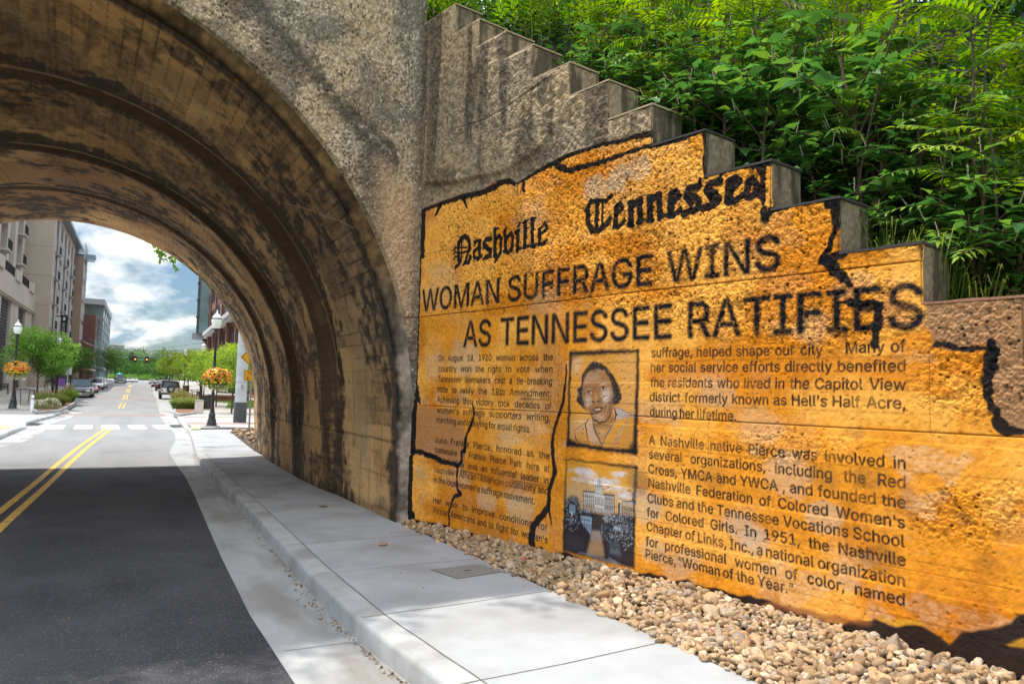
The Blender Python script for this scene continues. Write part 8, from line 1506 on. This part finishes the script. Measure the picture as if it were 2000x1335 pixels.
def far_bits():
    p = at_depth(232, 742, 165); t = thing('canopy_tent', 'small turquoise canopy tent beside the navy pickup far down the street', 'tent', (p.x, p.y, float(gz(p.y)))); t.scale = (.55,) * 3; m = MB(); s = 1.0; m.add([(-s, -s, 1.9), (s, -s, 1.9), (s, s, 1.9), (-s, s, 1.9), (0, 0, 2.6)], [(0, 1, 4), (1, 2, 4), (2, 3, 4), (3, 0, 4), (3, 2, 1, 0)]); m.build('canopy', pm('turquoise_cloth', (.03, .3, .36), (.04, .34, .4), 2, rough=.8), t); m = MB()
    for x in (-.95, .95):
        for y in (-.95, .95): m.cyl((x, y, 0), (x, y, 1.95), .04, None, 6)
    m.build('legs', M['galv'], t)
    q = at_depth(183, 741, 92); t = thing('patio_umbrella', 'small red patio umbrella above the parked cars on the left', 'umbrella', (q.x - 1, q.y, float(gz(q.y)))); m = MB(); n = 8; m.add([(1.3 * math.cos(k * .785), 1.3 * math.sin(k * .785), 2.1) for k in range(8)] + [(0, 0, 2.6)], [(k, (k + 1) % 8, 8) for k in range(8)]); m.build('canopy', M['red_paint'], t); m = MB(); m.cyl((0, 0, 0), (0, 0, 2.6), .03, None, 8); m.build('pole', M['steel'], t)
far_bits()
# =================================================================== embankment and its growth
def bank_z(u, w):
    base = np.clip(6.35 - .665 * u, .25, 7.7); base = np.where(u < .2, np.minimum(6.25 - u * .35, 7.9), base)
    return np.minimum(base + .42 * w + .5 * (1 - np.exp(-w / .8)) - .28, 10.2) 
def bank_pt(u, w): 
    p = WP + WD * u - WN * w; return np.array([p[0], p[1], float(bank_z(np.array(float(u)), np.array(float(w))))])
def embankment():
    u = np.linspace(-13, 13, 120); w = np.concatenate([np.linspace(.40, 4, 30), np.linspace(4.3, 26, 40)]); Ug, Wg = np.meshgrid(u, w, indexing='ij'); Zg = bank_z(Ug, Wg) + .16 * (fbm(Ug * 1.3, Wg * 1.3, 201) - .5)
    P = WP[None, None] + WD[None, None] * Ug[..., None] - WN[None, None] * Wg[..., None]; P[..., 2] = Zg
    o = np_mesh('embankment', P.reshape(-1, 3), grid_quads(120, len(w)), None, M['soil']); o['kind'] = 'structure'
embankment()
def frond(V, F, C, p, d, Lr, n, lf, wd, r, tone, droop=.5):
    """a pinnate leaf: leaflets in pairs along a drooping stalk"""
    side = np.cross(d, [0, 0, 1.0]); side /= (np.linalg.norm(side) + 1e-9); pts = []
    for i in range(n + 1):
        t = i / n; q = p + d * Lr * t + np.array([0, 0, -droop * Lr * t * t * .6]); pts.append(q)
    roll = r.uniform(-.35, .35)
    for i in range(1, n + 1):
        t = i / n; dd = pts[i] - pts[i - 1]; dd /= np.linalg.norm(dd); up = np.cross(side, dd); s2 = side * math.cos(roll) + up * math.sin(roll); u2 = np.cross(s2, dd); sc = math.sin(math.pi * min(.93, .22 + .68 * t)) ** .7
        for sg in (1, -1):
            ld = s2 * sg * .88 + dd * .5 - u2 * .0 + np.array([0, 0, -.16 - .12 * r.rand()]) + r.randn(3) * .07; ld /= np.linalg.norm(ld); fill_leaves(V, F, C, pts[i] + s2 * sg * .006, ld, u2 + r.randn(3) * .12, lf * sc * r.uniform(.88, 1.1), wd * sc, np.clip(tone + r.normal(0, .10), 0, 1), .12)
    dd = pts[-1] - pts[-2]; dd /= np.linalg.norm(dd); fill_leaves(V, F, C, pts[-1], dd, np.cross(side, dd), lf, wd, tone, .1); return pts
def sumac(name, h, nf, Lr, n, seed, tone, lab, group, lf=.125, wd=.036):
    r = np.random.RandomState(seed); t = thing(name, lab, 'shrub', (0, 0, 0), 0, group); m = MB(); V = []; F = []; C = []; bend = r.randn(2) * .12 * h
    sp_ = lambda z: np.array([bend[0] * (z / h) ** 2, bend[1] * (z / h) ** 2, z]); m.tube([tuple(sp_(z)) for z in np.linspace(-.1, h, 7)], [.013 - .008 * k / 6 for k in range(7)], 6); sm = MB()
    for k in range(nf):
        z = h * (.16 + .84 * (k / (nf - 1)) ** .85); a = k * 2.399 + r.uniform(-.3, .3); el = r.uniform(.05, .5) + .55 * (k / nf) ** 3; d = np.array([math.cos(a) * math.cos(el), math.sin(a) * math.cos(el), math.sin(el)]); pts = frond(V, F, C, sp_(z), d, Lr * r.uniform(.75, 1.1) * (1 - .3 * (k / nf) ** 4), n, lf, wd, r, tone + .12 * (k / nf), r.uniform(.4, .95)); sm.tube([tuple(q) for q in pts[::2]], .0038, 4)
    m.build('stem', M['bark'], t, True); leaf_obj('leaves', V, F, C, M['leaf_sumac'], t); sm.build('leaf_stalks', M['stem_green'], t); return t
def goldenrod(name, ns, h, seed, lab, group):
    r = np.random.RandomState(seed); t = thing(name, lab, 'plant', (0, 0, 0), 0, group); m = MB(); V = []; F = []; C = []
    for s in range(ns):
        b = np.array([r.normal(0, .16), r.normal(0, .16), 0]); H_ = h * r.uniform(.75, 1.1); ln = r.randn(2) * .16 * H_; P = lambda z: b + np.array([ln[0] * (z / H_) ** 2, ln[1] * (z / H_) ** 2, z]); m.tube([tuple(P(z)) for z in np.linspace(-.05, H_, 6)], .005, 5)
        nl = int(H_ * 44)
        for k in range(nl):
            z = H_ * (.2 + .8 * k / nl); a = k * 2.4; el = .35 + .5 * k / nl; d = np.array([math.cos(a) * math.cos(el), math.sin(a) * math.cos(el), math.sin(el)]); fill_leaves(V, F, C, P(z), d, np.array([0, 0, 1.]) - d * .3, .13 * r.uniform(.7, 1.15) * (1.1 - .55 * k / nl), .024, np.clip(.35 + .5 * k / nl + r.normal(0, .1), 0, 1), .1)
    m.build('stem', M['stem_green'], t, True); leaf_obj('leaves', V, F, C, M['leaf_gold'], t); return t
M['spike'] = pm('pale_flower_spike', (.42, .40, .25), (.5, .42, .3), 30, rough=.8)
def pokeweed(name, h, seed, lab, group, leaf=.18, nb=7):
    r = np.random.RandomState(seed); t = thing(name, lab, 'shrub', (0, 0, 0), 0, group); m = MB(); V = []; F = []; C = []; spikes = []
    m.tube([(0, 0, -.1), (.03, 0, h * .5), (.0, .05, h * .85)], [.018, .014, .008], 7)
    for b in range(nb):
        a = b * 2.4 + r.uniform(-.3, .3); z0 = h * r.uniform(.10, .7); Lb = h * r.uniform(.35, .6); el = r.uniform(.35, 1.0); d = np.array([math.cos(a) * math.cos(el), math.sin(a) * math.cos(el), math.sin(el)]); pts = [np.array([0.02, 0, z0]) + d * Lb * q + np.array([0, 0, -.25 * Lb * q * q]) for q in np.linspace(0, 1, 7)]; m.tube([tuple(p) for p in pts], [.009 - .001 * k for k in range(7)], 5)
        for k in range(13):
            q = .15 + .85 * k / 12; p = np.array([0.02, 0, z0]) + d * Lb * q + np.array([0, 0, -.25 * Lb * q * q]); aa = k * 2.4 + r.rand(); ld = np.array([math.cos(aa), math.sin(aa), r.uniform(-.75, .05)]) + d * .5; ld /= np.linalg.norm(ld); L_ = leaf * r.uniform(.65, 1.15); fill_leaves(V, F, C, p + ld * .03, ld, np.array([0, 0, 1.]) + r.randn(3) * .3, L_, L_ * .52, np.clip(r.normal(.5, .2), 0, 1), .16)
        if b % 2 == 0:
            p = pts[-1]; e = d * .5 + np.array([0, 0, .6]); 
            fs = MB(); fs.tube([tuple(p + e * .12 * k / 5) for k in range(6)], .0022, 4)
            for k in range(14): c = p + e * .12 * k / 14 + r.randn(3) * .003; fs.ball(c, .0045, 5, 4)
            spikes.append(fs)
    m.build('stem', M['stem_red'], t, True); leaf_obj('leaves', V, F, C, M['leaf_broad'], t)
    for fs in spikes: fs.build('flower_spike', M['spike'], t)
    return t
WHERE = [(-9, 1.4, 'behind the topmost bare concrete steps'), (1.4, 2.9, 'behind the upper bare concrete steps'), (2.9, 4.2, 'above the torn black edge over the word Tennessee'), (4.2, 5.3, 'behind the step that ends the word Tennessee'), (5.3, 6.2, 'behind the step at the end of the word WINS'), (6.2, 7.1, 'behind the step above the end of RATIFIES'), (7.1, 20, 'above the brown lowest step at the right edge')]
def where(u, w):
    a = [x for x in WHERE if x[0] <= u < x[1]][0][2]; return a + (', next to the wall' if w < 1.3 else ', halfway up the bank' if w < 3.2 else ', high on the bank')
def scatter(protos, spots, desc, r, smin=.8, smax=1.2, lean=.16):
    used = set()
    for (u, w) in spots:
        k = r.randint(len(protos)); o = protos[k]; s = r.uniform(smin, smax); lab = (('tall ' if s > (smin + smax) / 2 else 'low ') + desc + ' ' + where(u, w))
        lab = ' '.join(lab.split()[:16])
        q = o if k not in used else dup(o, label=lab)
        if k not in used: used.add(k); o['label'] = lab
        p = bank_pt(u, w); q.location = tuple(p); q.rotation_euler = (r.normal(-.02, lean * .5), r.normal(-.06, lean * .5), r.uniform(0, 6.28)); q.scale = (s,) * 3
def hillside():
    r = np.random.RandomState(77); U = lambda a, b: r.uniform(a, b)
    sA = [sumac('sumac', 1.5, 10, .62, 10, 301, .62, 'x', 'sumac shoots on the bank'), sumac('sumac', 2.0, 12, .72, 11, 302, .55, 'x', 'sumac shoots on the bank'), sumac('sumac', 1.15, 9, .55, 9, 303, .68, 'x', 'sumac shoots on the bank', .11, .034), sumac('sumac', 2.5, 13, .75, 12, 304, .48, 'x', 'sumac shoots on the bank', .135, .04)]
    gA = [goldenrod('goldenrod', 9, 1.25, 311, 'x', 'narrow leaved stems at the top of the bank'), goldenrod('goldenrod', 7, 1.6, 312, 'x', 'narrow leaved stems at the top of the bank')]
    pA = [pokeweed('broadleaf_shrub', 1.25, 321, 'x', 'broad leaved shrubs on the bank'), pokeweed('broadleaf_shrub', 1.6, 322, 'x', 'broad leaved shrubs on the bank', .21, 9), pokeweed('broadleaf_shrub', .9, 323, 'x', 'broad leaved shrubs on the bank', .16, 8)]
    scatter(gA, [(U(-2.6, 2.3), U(.8, 1.9)) for _ in range(26)] + [(U(-3, 1.2), U(1.6, 3.5)) for _ in range(12)], 'yellow green narrow leaved stems', r, .7, 1.15)
    scatter(sA, [(U(1.8, 4.3), U(.95, 1.9)) for _ in range(13)] + [(U(.0, 4.5), U(1.8, 4.0)) for _ in range(26)] + [(U(4.2, 7.6), U(1.5, 3.2)) for _ in range(24)] + [(U(6.6, 9.5), U(1.0, 2.2)) for _ in range(11)] + [(U(2.0, 10), U(3.5, 6.5)) for _ in range(24)] + [(U(3.6, 7.4), U(1.0, 1.6)) for _ in range(14)] + [(U(2.2, 7.2), U(.62, .9)) for _ in range(9)] + [(U(4.2, 8.5), U(2.4, 4.4)) for _ in range(18)], 'sumac with feathered leaves', r, .7, 1.15)
    scatter(pA, [(U(3.9, 5.7), U(.78, 1.5)) for _ in range(17)] + [(U(4.6, 7.0), U(.9, 2.0)) for _ in range(8)] + [(U(6.4, 8.4), U(.7, 1.5)) for _ in range(12)] + [(U(5.4, 6.8), U(.8, 1.3)) for _ in range(7)] + [(U(2.6, 3.9), U(.8, 1.0)) for _ in range(3)], 'broad leaved shrub with drooping leaves', r, .75, 1.15)
    scatter([dup(pA[2]), dup(pA[0])], [(U(2.4, 7.4), U(.58, .95)) for _ in range(26)], 'broad leaved shrub leaning over the wall', r, .6, .95)
    gp_ = []
    for k in range(2):
        t = grass_clump('wild_grass', 80, .22, .34 + .08 * k, 331 + k, 'x', (0, 0, 0), .62, .0, 'wild grass tufts along the wall top'); gp_.append(t)
    scatter(gp_, [(U(5.75, 6.25), U(.46, .6)) for _ in range(5)] + [(U(5.3, 6.7), U(.5, .7)) for _ in range(3)], 'fine wild grass tuft', r, .8, 1.25)
    # low growth over the soil
    V = []; F = []; C = []
    for k in range(26000):
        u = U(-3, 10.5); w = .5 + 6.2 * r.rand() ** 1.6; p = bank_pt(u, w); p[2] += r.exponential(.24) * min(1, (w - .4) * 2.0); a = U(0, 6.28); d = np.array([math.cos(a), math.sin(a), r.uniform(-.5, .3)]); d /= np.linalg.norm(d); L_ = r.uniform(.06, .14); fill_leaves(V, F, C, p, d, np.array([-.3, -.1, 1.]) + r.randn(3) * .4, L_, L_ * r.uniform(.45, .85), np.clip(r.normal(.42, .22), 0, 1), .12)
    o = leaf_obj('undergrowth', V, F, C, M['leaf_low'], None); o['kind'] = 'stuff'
    # trees farther up the bank, their shade lies over the right side
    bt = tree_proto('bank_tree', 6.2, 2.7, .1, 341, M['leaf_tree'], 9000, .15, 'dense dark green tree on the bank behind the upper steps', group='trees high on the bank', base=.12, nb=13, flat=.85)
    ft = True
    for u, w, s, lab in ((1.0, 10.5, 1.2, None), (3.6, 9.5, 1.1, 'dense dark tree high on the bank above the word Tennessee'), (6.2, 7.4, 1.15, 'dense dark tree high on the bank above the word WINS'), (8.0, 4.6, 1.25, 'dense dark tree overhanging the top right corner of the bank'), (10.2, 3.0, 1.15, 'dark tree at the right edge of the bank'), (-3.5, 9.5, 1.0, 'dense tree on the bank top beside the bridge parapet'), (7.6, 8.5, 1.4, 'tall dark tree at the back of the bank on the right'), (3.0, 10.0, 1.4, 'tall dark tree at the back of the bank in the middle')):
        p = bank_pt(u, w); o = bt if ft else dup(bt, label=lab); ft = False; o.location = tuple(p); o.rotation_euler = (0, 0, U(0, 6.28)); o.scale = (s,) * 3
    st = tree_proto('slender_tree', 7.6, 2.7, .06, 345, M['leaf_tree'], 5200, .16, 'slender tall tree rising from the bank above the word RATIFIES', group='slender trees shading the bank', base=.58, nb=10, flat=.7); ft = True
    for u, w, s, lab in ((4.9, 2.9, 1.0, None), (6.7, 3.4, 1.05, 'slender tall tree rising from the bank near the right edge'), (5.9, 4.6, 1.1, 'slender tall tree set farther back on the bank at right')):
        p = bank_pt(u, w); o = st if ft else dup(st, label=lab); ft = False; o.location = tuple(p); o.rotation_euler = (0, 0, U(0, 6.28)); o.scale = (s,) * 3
    # growth on the bridge deck, whose shadow dapples the pavement
    dt = tree_proto('deck_tree', 4.6, 2.0, .07, 351, M['leaf_street'], 3400, .15, 'leafy tree growing on the bridge deck over the road', group='trees growing on the bridge deck', base=.2, nb=10, flat=.8)
    ft = True
    for x, y, s, lab in ((-4.6, 11.4, 1.1, None), (-2.2, 11.2, 1.0, 'leafy tree on the bridge deck above the arch crown'), (.3, 10.8, .72, 'small leafy tree on the bridge deck above the right haunch'), (2.2, 11.0, .62, 'smallest leafy tree on the bridge deck near the wing wall'), (-7.5, 11.4, 1.1, 'leafy tree on the left end of the bridge deck')):
        o = dt if ft else dup(dt, label=lab); ft = False; o.location = (x, y, 8.5); o.rotation_euler = (0, 0, U(0, 6.28)); o.scale = (s,) * 3
    # sprig hanging over the far opening
    t = thing('hanging_vine', 'leafy green sprig hanging over the far rim of the arch against the sky', 'vine', tuple(at_depth(300, 455, 23.2))); o0 = np.array(t.location); m = MB(); P = [np.array(at_depth(a, b, 23.2)) - o0 for a, b in ((286, 430), (300, 462), (318, 488), (334, 505), (343, 522))]; m.tube([tuple(p) for p in P], .008, 5); P2 = [np.array(at_depth(a, b, 23.1)) - o0 for a, b in ((304, 468), (312, 492), (318, 510))]; m.tube([tuple(p) for p in P2], .006, 5); m.build('stem', M['stem_green'], t); V = []; F = []; C = []
    for q, n in ((P, 46), (P2, 20)):
        for k in range(n): i = r.uniform(.8, len(q) - 1.001); a = q[int(i)] * (1 - i % 1) + q[int(i) + 1] * (i % 1); d = np.array([r.randn(), r.randn() * .6, -.9]); d /= np.linalg.norm(d); fill_leaves(V, F, C, a + r.randn(3) * .05, d, r.randn(3) + np.array([0, -1, 0]), U(.13, .2), U(.08, .12), U(.3, .9))
    leaf_obj('leaves', V, F, C, M['leaf_street'], t)
hillside()
def left_bank():
    V = []; xs = np.linspace(-40, -7.4, 24); ys_ = np.linspace(9.4, 21.3, 10)
    for x in xs:
        for y in ys_: V.append((x, y, min(8.3, 8.1 + .0 * x)))
    o = np_mesh('railway_bank', np.array(V), grid_quads(24, 10), None, M['soil']); o['kind'] = 'structure'
left_bank()
